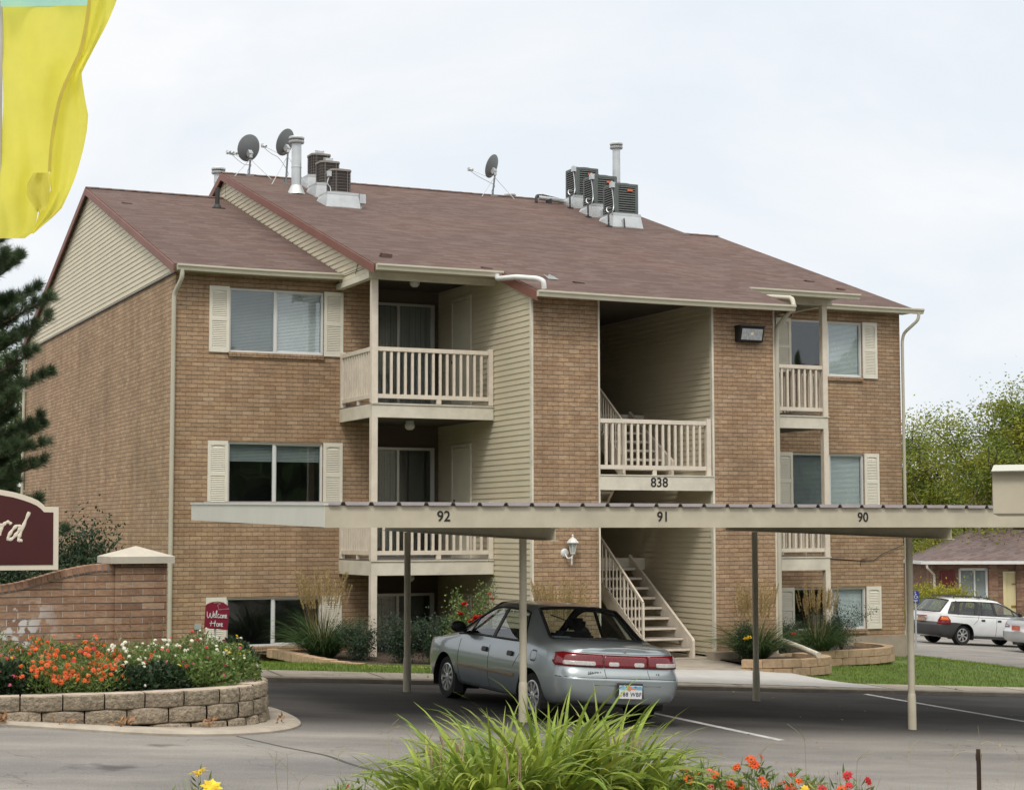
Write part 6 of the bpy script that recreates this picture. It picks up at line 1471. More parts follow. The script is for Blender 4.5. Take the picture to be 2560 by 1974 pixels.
for x in (-4.95, -5.7): mb.box(x-.05, x+.05, YS+.06, YS+.15, -2.0, .3)
mb.build('sign_post', MT['cream'], SG)
WS = thing('welcome_sign', 'small maroon arched yard sign reading Welcome Home on a stake in the flower bed', 'sign')
YH = -12.0
def onH(u, w):
    d = fw+rt*((u-1280)/FPX)-up*((w-987)/FPX); t = (YH-CAM.y)/d.y; p = CAM+d*t; return Vector((p.x, YH, p.z))
zc = lambda x, y: onH(x/2.245, 1150+y/2.245)
ol = [zc(1147, 940), zc(1155, 815), zc(1165, 805), zc(1190, 795), zc(1222, 791), zc(1255, 798), zc(1280, 815), zc(1287, 828), zc(1278, 953)]
mb = MB(); mb.prism(ol, (0, .012, 0)); mb.build('sign_panel', MT['maroon2'], WS, bevel=.002)
W1 = [[(1162, 848), (1163, 875), (1168, 884), (1176, 872), (1179, 856), (1181, 876), (1187, 884), (1194, 870), (1197, 846)], [(1197, 874), (1205, 868), (1204, 860), (1199, 864), (1200, 880), (1209, 880)], [(1209, 880), (1216, 858), (1218, 843), (1213, 850), (1212, 878), (1218, 882)],
      [(1230, 864), (1224, 864), (1221, 876), (1227, 884), (1233, 878)], [(1240, 866), (1235, 874), (1239, 884), (1246, 880), (1246, 870), (1240, 866)], [(1249, 886), (1250, 868), (1254, 870), (1254, 884), (1256, 870), (1261, 870), (1261, 886)], [(1263, 880), (1271, 874), (1270, 866), (1265, 870), (1266, 884), (1275, 882)],
      [(1186, 900), (1184, 916), (1182, 930)], [(1208, 898), (1204, 915), (1203, 932)], [(1176, 914), (1195, 913), (1212, 912)], [(1219, 914), (1214, 922), (1218, 931), (1225, 927), (1224, 917), (1219, 914)], [(1228, 932), (1229, 916), (1233, 917), (1233, 931), (1235, 917), (1240, 918), (1240, 932)], [(1241, 926), (1248, 920), (1246, 914), (1242, 918), (1243, 932), (1250, 930)]]
mb = MB()
for ln in W1: mb.tube([tuple(p) for p in spline([zc(*q)+Vector((0, -.004, 0)) for q in ln], 4)], .0038, 5)
for ln in ([(1200, 800), (1222, 797), (1240, 804), (1222, 812)], [(1222, 812), (1228, 838), (1285, 832)]): mb.tube([zc(*q)+Vector((0, -.002, 0)) for q in ln], .0015, 4)
mb.build('lettering', MT['white'], WS)
mb = MB(); p = zc(1210, 930); mb.bar((p.x, YH+.018, p.z), (p.x, YH+.018, -1.55), .022, .01, upv=(0, 1, 0)); mb.build('stake', MT['galv'], WS)
# ================================================================== stone planter
ZTOP = -1.51
PT = [(-8.2, -13.25), (-6.6, -13.55), (-5.5, -13.75), (-4.92, -13.83), (-4.55, -13.90), (-4.165, -13.95), (-3.772, -13.965), (-3.388, -13.96), (-3.078, -13.92), (-2.83, -13.82), (-2.62, -13.66), (-2.42, -13.42), (-2.26, -13.05), (-2.18, -12.6), (-2.25, -12.1), (-2.45, -11.5), (-2.7, -10.9)]
SP = [Vector((p[0], p[1], 0)) for p in spline(PT, 12)]; SL_ = [0.]
for a, b in zip(SP[:-1], SP[1:]): SL_.append(SL_[-1]+(b-a).length)
def onP(s_):
    s_ = max(0, min(SL_[-1]-1e-4, s_)); i = int(np.searchsorted(SL_, s_, side='right')-1); i = min(i, len(SP)-2); f = (s_-SL_[i])/(SL_[i+1]-SL_[i]); p = SP[i].lerp(SP[i+1], f); d = (SP[i+1]-SP[i]).normalized(); return p, d
PN = thing('stone_planter', 'raised flower bed edged with stacked rough grey concrete blocks on the island kerb', 'planter')
rr = random.Random(4)
for course in range(4):
    zt = ZTOP-.152*course; mb = MB(); s_ = -.2*(course % 2)-rr.random()*.05
    while s_ < SL_[-1]:
        p_, d_ = onP(max(0, s_)); curv = .385 if p_.x < -2.95 else .27
        w = curv*(.97+.06*rr.random()); a, da = onP(s_+.006); b, db = onP(s_+w-.006); mid, dm = onP(s_+w/2)
        if G(mid.x, mid.y)+.03 < zt:
            out = Vector((dm.y, -dm.x, 0)); off = -.012*course*-1; off = out*(.010*course)
            nseg = 5; front = []
            for k in range(nseg+1):
                t = k/nseg; q = a.lerp(b, t)+out*(.045*math.sin(PI*min(1, max(0, t)))**.55+.006*(rr.random()-.5))+off
                front.append(q)
            back = [b-out*.24+off, a-out*.24+off]; h = .144
            ztj = zt+rr.uniform(-.004, .004)
            V_ = []; 
            for zz, gr in ((ztj, -.012), (ztj-.012, .004), (ztj-h*.5, .012), (ztj-h+.012, .004), (ztj-h, -.008)):
                V_.append([(q.x+out.x*gr, q.y+out.y*gr, zz) for q in front])
            base = len(mb.v); 
            for row in V_: mb.v += row
            m_ = nseg+1
            for r in range(4):
                for k in range(nseg): mb.f.append((base+r*m_+k, base+r*m_+k+1, base+(r+1)*m_+k+1, base+(r+1)*m_+k)); mb.m.append(0)
            bb = len(mb.v); mb.v += [(q.x, q.y, ztj) for q in back]+[(q.x, q.y, ztj-h) for q in back]
            mb.f.append(tuple([base+k for k in range(m_)]+[bb, bb+1])); mb.m.append(1)
            mb.f.append((base+nseg, base+4*m_+nseg, bb+2, bb)); mb.m.append(0); mb.f.append((base, bb+1, bb+3, base+4*m_)); mb.m.append(0)
            for r in range(4):
                pass
        s_ += w
    if mb.v: mb.build('block_course', [MT['block'], MT['block_top']], PN)
mb = MB(); cc = (-5.2, -11.8); ring = [(p.x*.97+cc[0]*.03, p.y*.97+cc[1]*.03) for p in SP[::4]]
mb.add([(x, y, ZTOP-.05) for x, y in ring]+[(-3.0, -10.7, ZTOP-.05), (-8, -10.7, ZTOP-.05)], [tuple(range(len(ring)+2))]); mb.build('soil', MT['soil'], PN)
# dead leaves at its foot
rg = np.random.default_rng(21); P = []
for (x, y, k) in ((-5.05, -14.0, 26), (-3.92, -14.16, 22), (-3.08, -14.05, 14), (-4.45, -14.12, 10), (-2.2, -13.6, 8)):
    for _ in range(k): a, b = x+rg.normal()*.05, y+abs(rg.normal())*.02-.02; P.append((a, b, G(a, b)+.05+rg.random()*.05))
P = np.array(P); V, F = leaves_np(P, rg.normal(size=P.shape)+[0, 0, .3], .06, .028, rg)
tag(np_mesh('dead_leaves', V, F, leafm('dry_leaf', (.38, .17, .06), (.5, .3, .15))), 'brown dry leaves gathered at the foot of the block planter', 'leaves', kind='stuff')
# ================================================================== flowers
def flower_clump(name, label, cat, cx, cy, z0, rx, ry, h, leafm_, nleaf, llen, lw, blooms, rng, group=None, dome=.6, bsz=.026, parent_thing=True):
    """leafy mound: blooms = [(material key, count)]"""
    t = thing(name, label, cat, (cx, cy, z0), group)
    n = nleaf; a = rng.uniform(0, 2*PI, n); r = np.sqrt(rng.random(n)); z = rng.random(n)**.65
    hh = h*(1-dome*r**2.2); P = np.stack([np.cos(a)*r*rx, np.sin(a)*r*ry, z*hh], 1)
    D = np.stack([np.cos(a)*r, np.sin(a)*r, np.full(n, .55)], 1)+rng.normal(size=(n, 3))*.55
    V, F = leaves_np(P, D, rng.uniform(.7, 1.25, n)*llen, rng.uniform(.7, 1.2, n)*lw, rng)
    ns = 40; a2 = rng.uniform(0, 2*PI, ns); r2 = np.sqrt(rng.random(ns)); S = np.stack([np.cos(a2)*r2*rx*.6, np.sin(a2)*r2*ry*.6, np.zeros(ns)], 1); SD = np.stack([np.cos(a2)*r2*.5, np.sin(a2)*r2*.5, np.ones(ns)], 1)
    V2, F2 = blades_np(S, SD, h*.95, .006, rng, segs=3, droop=.15)
    Vm, Fm, Mm = merge_np([(V, F, 0), (V2, F2, 0)]); np_mesh('foliage', Vm, Fm, leafm_, t)
    for key, cnt in blooms:
        parts = []
        a = rng.uniform(0, 2*PI, cnt); r = np.sqrt(rng.random(cnt)); k = rng.random(cnt)
        zc_ = h*(1-dome*r**2.2)*(.75+.32*k)+.015; C_ = np.stack([np.cos(a)*r*rx*1.02, np.sin(a)*r*ry*1.02, zc_], 1)
        N_ = np.stack([np.cos(a)*r*.9, np.sin(a)*r*.9-.35, np.full(cnt, .75)], 1)+rng.normal(size=(cnt, 3))*.25
        d, x, y = rot_basis(N_, rng); sz = bsz*rng.uniform(.75, 1.2, cnt)*(.82 if key == 'p_white' else 1.15 if key == 'p_orange' else 1)
        npet = 8 if key not in ('p_white',) else 9
        for rg_ in range(2):
            for j in range(npet):
                th = 2*PI*(j+.5*rg_)/npet; u = x*math.cos(th)+y*math.sin(th); v = -x*math.sin(th)+y*math.cos(th); R_ = sz[:, None]*(1 if rg_ == 0 else .72)
                q = np.stack([C_+d*.002*(1+rg_*2), C_+u*R_*.55+v*R_*.24+d*.003*(1+rg_*2), C_+u*R_+d*(-.001+.004*rg_), C_+u*R_*.55-v*R_*.24+d*.003*(1+rg_*2)], 1).reshape(-1, 3); parts.append((q, np.arange(cnt*4).reshape(-1, 4), 0))
        for j in range(6):
            th = 2*PI*j/6; th2 = 2*PI*(j+1)/6; R_ = sz[:, None]*.22
            q = np.stack([C_+d*.009, C_+(x*math.cos(th)+y*math.sin(th))*R_+d*.006, C_+(x*math.cos((th+th2)/2)+y*math.sin((th+th2)/2))*R_*1.05+d*.006, C_+(x*math.cos(th2)+y*math.sin(th2))*R_+d*.006], 1).reshape(-1, 3); parts.append((q, np.arange(cnt*4).reshape(-1, 4), 1))
        Vb, Fb, Mb_ = merge_np(parts); np_mesh('blossoms', Vb, Fb, [MT[key], MT['eye'] if key not in ('p_white', 'p_yellow') else MT['p_yellow']], t, mi=Mb_)
        stems = blades_np(C_-np.array([0, 0, 1])*h*.5, np.tile([0, 0, 1.], (cnt, 1)), h*.5, .004, rng, segs=2, droop=0.02); np_mesh('stems', stems[0], stems[1], leafm_, t)
    return t
rng = np.random.default_rng(12)
zs0 = ZTOP-.06
FL = [  # cx, cy, rx, ry, h, leaf, nleaf, llen, lw, blooms, label
 (-5.25, -13.25, .34, .32, .34, 'leaf_mid', 1500, .07, .03, [('p_pink', 9), ('p_coral', 7)], 'low clump with pink blooms at the left frame edge of the block planter'),
 (-4.85, -13.35, .30, .26, .30, 'leaf_dark', 1500, .065, .04, [('p_pink', 5)], 'dark leafy clump with a few magenta blooms at the planter front'),
 (-4.95, -12.7, .40, .40, .46, 'leaf_mid', 1400, .06, .018, [('p_red', 14), ('p_coral', 16), ('p_yellow', 3)], 'tall red and coral zinnia clump at the left rear of the planter'),
 (-4.50, -13.40, .36, .30, .33, 'leaf_mid', 1500, .06, .017, [('p_orange', 34)], 'orange zinnia clump at the planter front below the white stained bricks'),
 (-4.45, -12.8, .36, .36, .42, 'leaf_mid', 1300, .06, .017, [('p_orange', 22), ('p_pink', 7), ('p_red', 9)], 'mixed orange and pink zinnias behind the front orange clump'),
 (-4.05, -13.45, .34, .28, .30, 'leaf_mid', 1400, .06, .017, [('p_orange', 30), ('p_white', 2)], 'orange zinnia clump with two big white blooms at the planter front'),
 (-4.0, -12.85, .36, .36, .40, 'leaf_mid', 1300, .06, .017, [('p_orange', 34), ('p_red', 8)], 'dense orange zinnia clump in the middle of the planter'),
 (-3.72, -13.48, .26, .26, .24, 'leaf_dark', 1500, .05, .034, [('p_white', 4)], 'low round dark green leafy clump near the middle of the planter edge'),
 (-3.62, -12.95, .34, .34, .37, 'leaf_mid', 1300, .055, .016, [('p_white', 46), ('p_orange', 7)], 'white flowered clump right of the orange zinnias'),
 (-3.40, -13.40, .28, .28, .26, 'leaf_dark', 1600, .05, .032, [('p_yellow', 1)], 'dark round leaved clump with one yellow bloom at the planter rim'),
 (-3.25, -12.85, .34, .34, .36, 'leaf_mid', 1300, .055, .016, [('p_coral', 12), ('p_white', 24), ('p_red', 4)], 'mixed coral and white flower clump in front of the pillar'),
 (-2.98, -13.30, .34, .30, .34, 'leaf_mid', 1700, .055, .03, [('p_pink', 7), ('p_red', 2)], 'leafy green clump with pink blooms left of the planter tip'),
 (-2.85, -12.75, .36, .34, .42, 'leaf_mid', 1700, .05, .016, [('p_red', 10), ('p_white', 14)], 'feathery green clump with dark red blooms below the welcome sign'),
 (-2.62, -13.0, .30, .30, .34, 'leaf_mid', 1400, .05, .022, [('p_white', 26), ('p_pink', 10), ('p_yellow', 5)], 'white and pink flower clump nearest the planter tip'),
 (-2.42, -12.5, .24, .30, .36, 'leaf_dark', 1300, .05, .03, [('p_yellow', 7), ('p_white', 12)], 'clump with round yellow blooms at the far right of the planter')]
FL2 = []
for (cx_, cy_, rx, ry, h, lf, nl, ll, lw, bl, lab) in FL:
    flower_clump('flower_clump', lab, 'flowers', cx_, cy_, zs0, rx*1.08, ry*1.08, h*(1.28 if cy_ > -13.2 else 1.12), MT[lf], int(nl*1.5), ll, lw, [(k_, int(c_*(2.8 if k_ == 'p_orange' else 1.9 if k_ in ('p_white', 'p_yellow') else 1.05))+1) for k_, c_ in bl], rng, 'flower clumps in the block planter')
# lily leaves behind
def grass_clump(name, label, cat, x, y, z0, n, length, width, spread, m, rng, droop=.9, group=None, plume=None, base=.1, segs=6, zl=.0):
    t = thing(name, label, cat, (x, y, z0), group)
    a = rng.uniform(0, 2*PI, n); r = rng.random(n)**.6; P = np.stack([np.cos(a)*r*base, np.sin(a)*r*base, np.full(n, zl)], 1)
    D = np.stack([np.cos(a)*spread*(.25+r), np.sin(a)*spread*(.25+r), np.ones(n)], 1)+rng.normal(size=(n, 3))*.12
    V, F = blades_np(P, D, length*rng.uniform(.6, 1.15, n), width*rng.uniform(.7, 1.2, n), rng, segs=segs, droop=droop*rng.uniform(.5, 1.5, n)); np_mesh('leaves', V, F, m, t)
    if plume:
        k, pl_, sp_ = plume; a = rng.uniform(0, 2*PI, k); r = rng.random(k)**.5; P = np.stack([np.cos(a)*r*base, np.sin(a)*r*base, np.zeros(k)], 1)
        D = np.stack([np.cos(a)*sp_*(.2+r), np.sin(a)*sp_*(.2+r), np.ones(k)], 1); D /= np.linalg.norm(D, axis=1, keepdims=True); Ls = pl_*rng.uniform(.78, 1.08, k)
        V1, F1 = blades_np(P, D, Ls*.8, .004, rng, segs=3, droop=.03)
        parts = [(V1, F1, 0)]
        for q in range(70):
            tt = .72+.30*q/70; B_2 = P+D*(Ls*tt)[:, None]; ww = .010*math.sin(PI*min(1, (q+3)/74))+.002
            V2, F2 = leaves_np(B_2+rng.normal(size=B_2.shape)*ww*.4, D+rng.normal(size=D.shape)*.30, .045, .009, rng); parts.append((V2, F2, 0))
        Vm, Fm, _ = merge_np(parts); np_mesh('plumes', Vm, Fm, MT['plume'], t)
    return t
grass_clump('day_lily', 'arching green day lily leaves behind the flowers beside the pillar', 'plant', -3.12, -12.1, zs0, 160, .55, .020, .55, MT['leaf_mid'], rng, 1.3)
grass_clump('day_lily', 'day lily leaves right of the pillar foot, partly behind white flowers', 'plant', -2.62, -11.9, zs0, 110, .48, .018, .55, MT['leaf_mid'], rng, 1.3)
t = thing('dry_seed_stalks', 'dry brown seed stalks standing in front of the entry wall beside the pillar', 'plant', (-3.35, -12.0, zs0))
mb = MB()
for dx, dz, tx in ((0, .66, -.05), (.05, .58, .12), (-.06, .52, -.14), (.28, .62, .02)):
    pts_ = spline([(dx, 0, 0), (dx+tx*.5, 0, dz*.6), (dx+tx, 0, dz)], 5); mb.tube(pts_, .005, 5)
    for k in range(6): q = pts_[-1-k//2]; mb.tube([tuple(q), (q[0]+(-1)**k*.02, q[1], q[2]+.03)], .004, 4)
mb.build('stalks', leafm('dry_stalk', (.33, .23, .13)), t)
# ================================================================== building beds
def blockwall(name, label, pts, zt, courses, h, wblk, inward, m, rr):
    sp_ = [Vector((p[0], p[1], p[2] if len(p) > 2 else 0)) for p in spline([(p[0], p[1], p[2]) for p in pts], 10)]; sl = [0.]
    for a, b in zip(sp_[:-1], sp_[1:]): sl.append(sl[-1]+(b-a).length)
    def on(s_): s_ = max(0, min(sl[-1]-1e-4, s_)); i = min(int(np.searchsorted(sl, s_, side='right')-1), len(sp_)-2); f = (s_-sl[i])/(sl[i+1]-sl[i]); return sp_[i].lerp(sp_[i+1], f)
    t = thing(name, label, 'retaining wall')
    for c in range(courses):
        mb = MB(); s_ = -(c % 2)*wblk*.5
        while s_ < sl[-1]-.02:
            a, b = on(s_+.004), on(min(sl[-1], s_+wblk-.004)); d = (b-a); d.z = 0
            if d.length > .05:
                d.normalize(); o_ = Vector((d.y, -d.x, 0)); za = (a.z+b.z)/2-c*h+rr.uniform(-.004, .004); bulge = o_*(.02+.012*c)
                front = [a+o_*.012*c, a.lerp(b, .15)+bulge+o_*rr.uniform(-.006, .006), a.lerp(b, .5)+bulge+o_*rr.uniform(-.006, .008), a.lerp(b, .85)+bulge, b+o_*.012*c]
                poly = [(q.x, q.y, za) for q in front]+[(b.x-o_.x*.17, b.y-o_.y*.17, za), (a.x-o_.x*.17, a.y-o_.y*.17, za)]
                mb.prism(poly, (0, 0, -h+.006))
            s_ += wblk
        mb.build('block_course', m, t, bevel=.006)
    return t
rr = random.Random(9)
def LZ(x, y, k=.0): return lawn(x, y)+k
pts_ = [(1.42, -1.0, -2.0), (1.40, -1.9, -1.99), (1.46, -2.7, -2.0), (1.55, -3.4, -2.02), (1.78, -4.1, -2.05), (2.3, -4.65, -2.09), (3.1, -4.95, -2.11), (4.2, -5.0, -2.14), (5.4, -4.95, -2.16), (6.3, -4.8, -2.18)]
blockwall('retaining_wall', 'low curving tan block edging of the bed below the left balconies', pts_, 0, 1, .15, .34, None, MT['block_tan'], rr)
pts_ = [(8.62, -4.7, -2.18), (9.0, -4.98, -2.17), (9.6, -5.05, -2.17), (10.15, -4.95, -2.17), (10.5, -4.6, -2.17), (10.6, -4.1, -2.17), (10.5, -3.6, -2.17)]
blockwall('retaining_wall', 'lower tan block wall with rounded end right of the concrete walk', pts_, 0, 2, .145, .36, None, MT['block_tan'], rr)
pts_ = [(10.4, -3.0, -2.26), (11.2, -2.6, -2.26), (12.2, -2.42, -2.26), (13.2, -2.2, -2.26), (13.95, -1.75, -2.26), (14.15, -1.1, -2.26), (14.1, -.4, -2.26)]
blockwall('retaining_wall', 'upper tan block wall curving round the bed below the right windows', pts_, 0, 2, .145, .36, None, MT['block_tan'], rr)
def bedsoil(poly, name='bed_soil'):
    mb = MB(); mb.add(poly, [tuple(range(len(poly)))]); o = mb.build(name, MT['soil']); o['kind'] = 'structure'
bedsoil([(1.5, -.02, -2.13), (1.5, -2.7, -2.10), (1.65, -3.5, -2.12), (2.4, -4.5, -2.17), (3.1, -4.8, -2.19), (5.36, -4.85, -2.23), (6.2, -4.7, -2.24), (6.2, -3.4, -2.24), (5.36, -3.36, -2.24), (5.36, -.1, -2.2)])
bedsoil([(8.85, -3.38, -2.24), (8.85, -4.75, -2.25), (9.6, -4.9, -2.25), (10.2, -4.75, -2.25), (10.45, -4.1, -2.25), (10.4, -3.4, -2.25)])
bedsoil([(10.4, -.03, -2.34), (10.4, -2.85, -2.34), (12.2, -2.3, -2.34), (13.8, -1.7, -2.34), (14.0, -.9, -2.34), (14.0, -.03, -2.34)])
mb = MB(); mb.box(8.75, 9.35, -3.62, -3.36, -2.5, -2.12); tag(mb.build('concrete_block', MT['foundation'], bevel=.01), 'grey concrete block at the foot of the right pier beside the walk', 'block')
# ornamental grasses
def orn(x, y, z, n, L_, plm, label): return grass_clump('ornamental_grass', label, 'grass clump', x, y, z, n, L_, .010, .85, MT['grass_orn'], rng, 1.3, 'ornamental grasses beside the building', plm, base=.16, segs=6)
orn(2.1, -2.0, -2.12, 1000, 1.05, (70, 1.40, .25), 'feather grass clump with straw plumes in front of the left basement window')
orn(5.45, -4.3, -2.22, 500, .85, (85, 1.36, .24), 'feather grass whose straw plumes show above the silver blue car')
orn(9.25, -4.15, -2.24, 950, 1.0, (65, 1.28, .18), 'feather grass clump in the lower bed against the right pier')
orn(11.85, -2.2, -2.32, 800, .9, (50, 1.2, .20), 'feather grass clump with short plumes beside the right porch post')
# shrubs
def shrub(name, label, cat, x, y, z, rx, ry, h, m, n, ll, lw, rng, group=None, sprays=0, blooms=None, stems=10, up_=.6):
    t = thing(name, label, cat, (x, y, z), group); parts = []
    mb = MB()
    nb = stems+sprays; tips = []
    for k in range(nb):
        a = rng.uniform(0, 2*PI); r = rng.uniform(.25, 1.0); hh = h*rng.uniform(.55, 1.05)*(1.15 if k >= stems else 1)
        p0 = Vector((0, 0, 0)); p2 = Vector((math.cos(a)*r*rx, math.sin(a)*r*ry, hh)); p1 = Vector((p2.x*.35, p2.y*.35, hh*.6)); c_ = spline([tuple(p0), tuple(p1), tuple(p2)], 5); mb.tube([tuple(q) for q in c_], [.010*(1-.8*i/(len(c_)-1)) for i in range(len(c_))], 4); tips.append(c_)
    mb.build('stems', MT['trunk'], t)
    per = max(1, n//nb)
    for k, c_ in enumerate(tips):
        c_ = np.array(c_); i = rng.integers(len(c_)*1//4, len(c_), per); wd = .13 if k < stems else .05
        P = c_[i]+rng.normal(size=(per, 3))*[rx*wd*1.6, ry*wd*1.6, h*wd]; P[:, 2] = np.maximum(P[:, 2], .01)
        D = rng.normal(size=(per, 3))*.8+[0, 0, up_]; V, F = leaves_np(P, D, ll*rng.uniform(.6, 1.3, per), lw*rng.uniform(.6, 1.3, per), rng); parts.append((V, F, 0))
    Vm, Fm, _ = merge_np(parts); np_mesh('foliage', Vm, Fm, m, t)
    if blooms:
        key, lst, sz = blooms; parts = []
        for (bx, by, bz) in lst:
            nn_ = 40; d = rng.normal(size=(nn_, 3)); d /= np.linalg.norm(d, axis=1, keepdims=True); d[:, 2] = np.abs(d[:, 2])*.8-.1
            V, F = leaves_np(np.array([bx, by, bz])+d*sz*.15, d, sz, sz*.8, rng); parts.append((V, F, 0))
        Vm, Fm, _ = merge_np(parts); np_mesh('blossoms', Vm, Fm, MT[key], t)
    return t
shrub('shrub', 'dark blue green shrub just right of the left feather grass', 'shrub', 2.55, -2.6, -2.15, .45, .4, .62, MT['leaf_grey'], 5200, .045, .018, rng, sprays=4)
shrub('shrub', 'bushy dark shrub in front of the left porch post', 'shrub', 3.05, -3.2, -2.16, .45, .4, .68, MT['leaf_grey'], 5200, .045, .018, rng, sprays=6)
shrub('shrub', 'dark spreading shrub between porch post and carport post', 'shrub', 3.6, -3.3, -2.18, .5, .4, .66, MT['leaf_grey'], 5200, .045, .018, rng, sprays=6)
zr = -2.2
shrub('rose_bush', 'open rose bush with red blooms behind the car bonnet', 'shrub', 3.95, -3.9, zr, .42, .3, 1.05, MT['leaf_mid'], 4200, .04, .026, rng, sprays=7, stems=14,
      blooms=('p_red', [(-.12, -.1, 1.02), (-.18, -.05, .86), (.02, -.1, .76), (.10, -.12, .72), (.16, -.1, .74), (.22, -.1, .79), (.28, -.1, .80), (-.06, -.12, .36), (.05, -.15, .80), (-.02, -.14, .74), (.07, -.16, .76), (.14, -.14, .80), (.2, -.14, .75)], .055))
shrub('rose_bush', 'smaller rose with a single faded red bloom in front of the basement door', 'shrub', 4.45, -3.6, zr, .25, .2, 1.2, MT['leaf_mid'], 700, .035, .02, rng, sprays=3, stems=3, blooms=('p_coral', [(-.05, -.1, 1.16), (0, -.1, 1.08)], .04))
shrub('shrub', 'low shrub with an orange bloom at the foot of the right pier', 'shrub', 8.95, -4.35, -2.24, .3, .25, .6, MT['leaf_dark'], 3000, .04, .02, rng, blooms=('p_yellow', [(-.08, -.22, .42), (-.14, -.2, .40)], .045))
shrub('shrub', 'grey green shrub between the two right feather grasses', 'shrub', 10.9, -2.4, -2.32, .5, .4, .62, MT['leaf_grey'], 4500, .04, .016, rng, sprays=5, blooms=('p_red', [(.05, -.35, .42)], .045))
shrub('shrub', 'tall loose shrub with arching sprays before the right basement window', 'shrub', 12.75, -1.7, -2.32, .75, .4, .78, MT['leaf_grey'], 5200, .04, .015, rng, sprays=9)
shrub('shrub', 'dark dense shrub at the base of the right basement window', 'shrub', 12.15, -1.9, -2.32, .45, .4, .55, MT['leaf_dark'], 5200, .04, .016, rng)
# ================================================================== foreground bed
FZ = -1.62
def FP(u, w, D): d = fw+rt*((u-1280)/FPX)-up*((w-987)/FPX); return CAM+d*D
mb = MB(); q = [FP(-400, 2300, 7.5), FP(3000, 2300, 7.5), FP(3000, 2200, 10.6), FP(-400, 2200, 10.6)]
mb.add([(p.x, p.y, G(p.x, p.y)+.10) for p in q], [(0, 1, 2, 3)]); o = mb.build('verge_soil', MT['soil']); o['kind'] = 'structure'
rng = np.random.default_rng(77)
def lily(u, w, D, n, L_, label, wdt=.033, spread=.62, base=.20):
    p = FP(u, w, D); z0 = G(p.x, p.y)+.1; top_ = p.z; k = (top_-z0)
    return grass_clump('day_lily', label, 'plant', p.x, p.y, z0+max(0, k-L_*.74), int(n*1.3), L_, wdt, spread, MT['leaf_bright'], rng, 1.35, 'bright day lilies in the foreground', base=base, segs=9)
lily(1365, 1770, 9.3, 230, .78, 'tall central clump of bright green day lily leaves in front of the parked car')
lily(1515, 1805, 9.6, 200, .70, 'bright day lily clump right of the central one, below the number plate')
lily(1235, 1820, 9.0, 190, .64, 'bright day lily clump left of the central one, below the rear wheel')
lily(1610, 1880, 9.4, 150, .55, 'lower day lily clump at the right end of the group beside orange zinnias')
lily(1085, 1895, 8.8, 140, .48, 'low day lily clump at the left end of the group beside red zinnias')
for k, (u, w, D, nn_) in enumerate(((1120, 1850, 8.9, 7), (1560, 1830, 9.4, 6), (1290, 1880, 8.7, 5))):   # dry scapes
    p = FP(u, w, D); t = thing('dry_seed_stalks', ('pale dry seed stalks at the left of the bright lilies', 'pale dry seed stalks at the right of the bright lilies', 'dry stalks low in the middle of the bright lilies')[k], 'plant', (p.x, p.y, p.z-.6))
    mb = MB()
    for j in range(nn_):
        a = rng.uniform(-.10, .10); hh = .6+rng.uniform(-.08, .05); b = rng.uniform(-.05, .05)
        mb.tube([(a*.4, b, 0), (a*.7, b, hh*.6), (a, b, hh)], .0028, 5); mb.tube([(a, b, hh-.03), (a+rng.uniform(-.02, .02), b, hh+.025)], [.004, .006], 5)
    mb.build('stalks', leafm('pale_stalk', (.52, .40, .28)), t)
def zin(u, w, D, rx, h, bl, label, n=700, bs=.027):
    p = FP(u, w, D); z0 = p.z-h
    # flowers on separate stems above feathery foliage
    return flower_clump('zinnia', label, 'flowers', p.x, p.y, z0, rx, .22, h, MT['leaf_mid'], n, .06, .014, bl, rng, 'zinnias along the near edge', dome=.35, bsz=bs)
zin(1890, 1905, 9.2, .14, .5, [('p_orange', 14)], 'orange zinnias just right of the bright lilies, tallest of the near row', 500)
zin(1760, 1915, 9.2, .16, .5, [('p_orange', 10), ('p_coral', 3)], 'orange zinnias half covered by the right lily leaves', 600)
zin(2010, 1935, 9.0, .14, .45, [('p_orange', 11), ('p_red', 6), ('p_yellow', 4)], 'mixed orange and yellow zinnias in the middle of the near right row', 450)
zin(2120, 1945, 9.0, .15, .45, [('p_red', 10), ('p_orange', 3)], 'red zinnias toward the right end of the near row', 350)
zin(1985, 1905, 9.1, .02, .5, [('p_red', 1)], 'single red zinnia standing tall above its neighbours', 30)
zin(2105, 1915, 9.1, .02, .5, [('p_red', 1)], 'single bright red zinnia on a long stem right of the lone tall one', 30)
zin(900, 1935, 8.8, .13, .45, [('p_red', 4), ('p_pink', 3), ('p_orange', 3)], 'red and pink zinnias just left of the low lily clump', 300)
zin(845, 1955, 8.6, .06, .4, [('p_pink', 3)], 'pink zinnias left of the red ones at the bottom edge', 150)
zin(510, 1930, 8.6, .035, .4, [('p_yellow', 5)], 'yellow blooms at the bottom edge below the island kerb', 90, bs=.05)
zin(430, 1972, 8.6, .05, .4, [('p_pink', 2)], 'pale pink bloom left of the yellow ones at the bottom edge', 80)
zin(640, 1985, 8.6, .10, .4, [('p_yellow', 3)], 'yellow blooms barely above the bottom edge', 80)
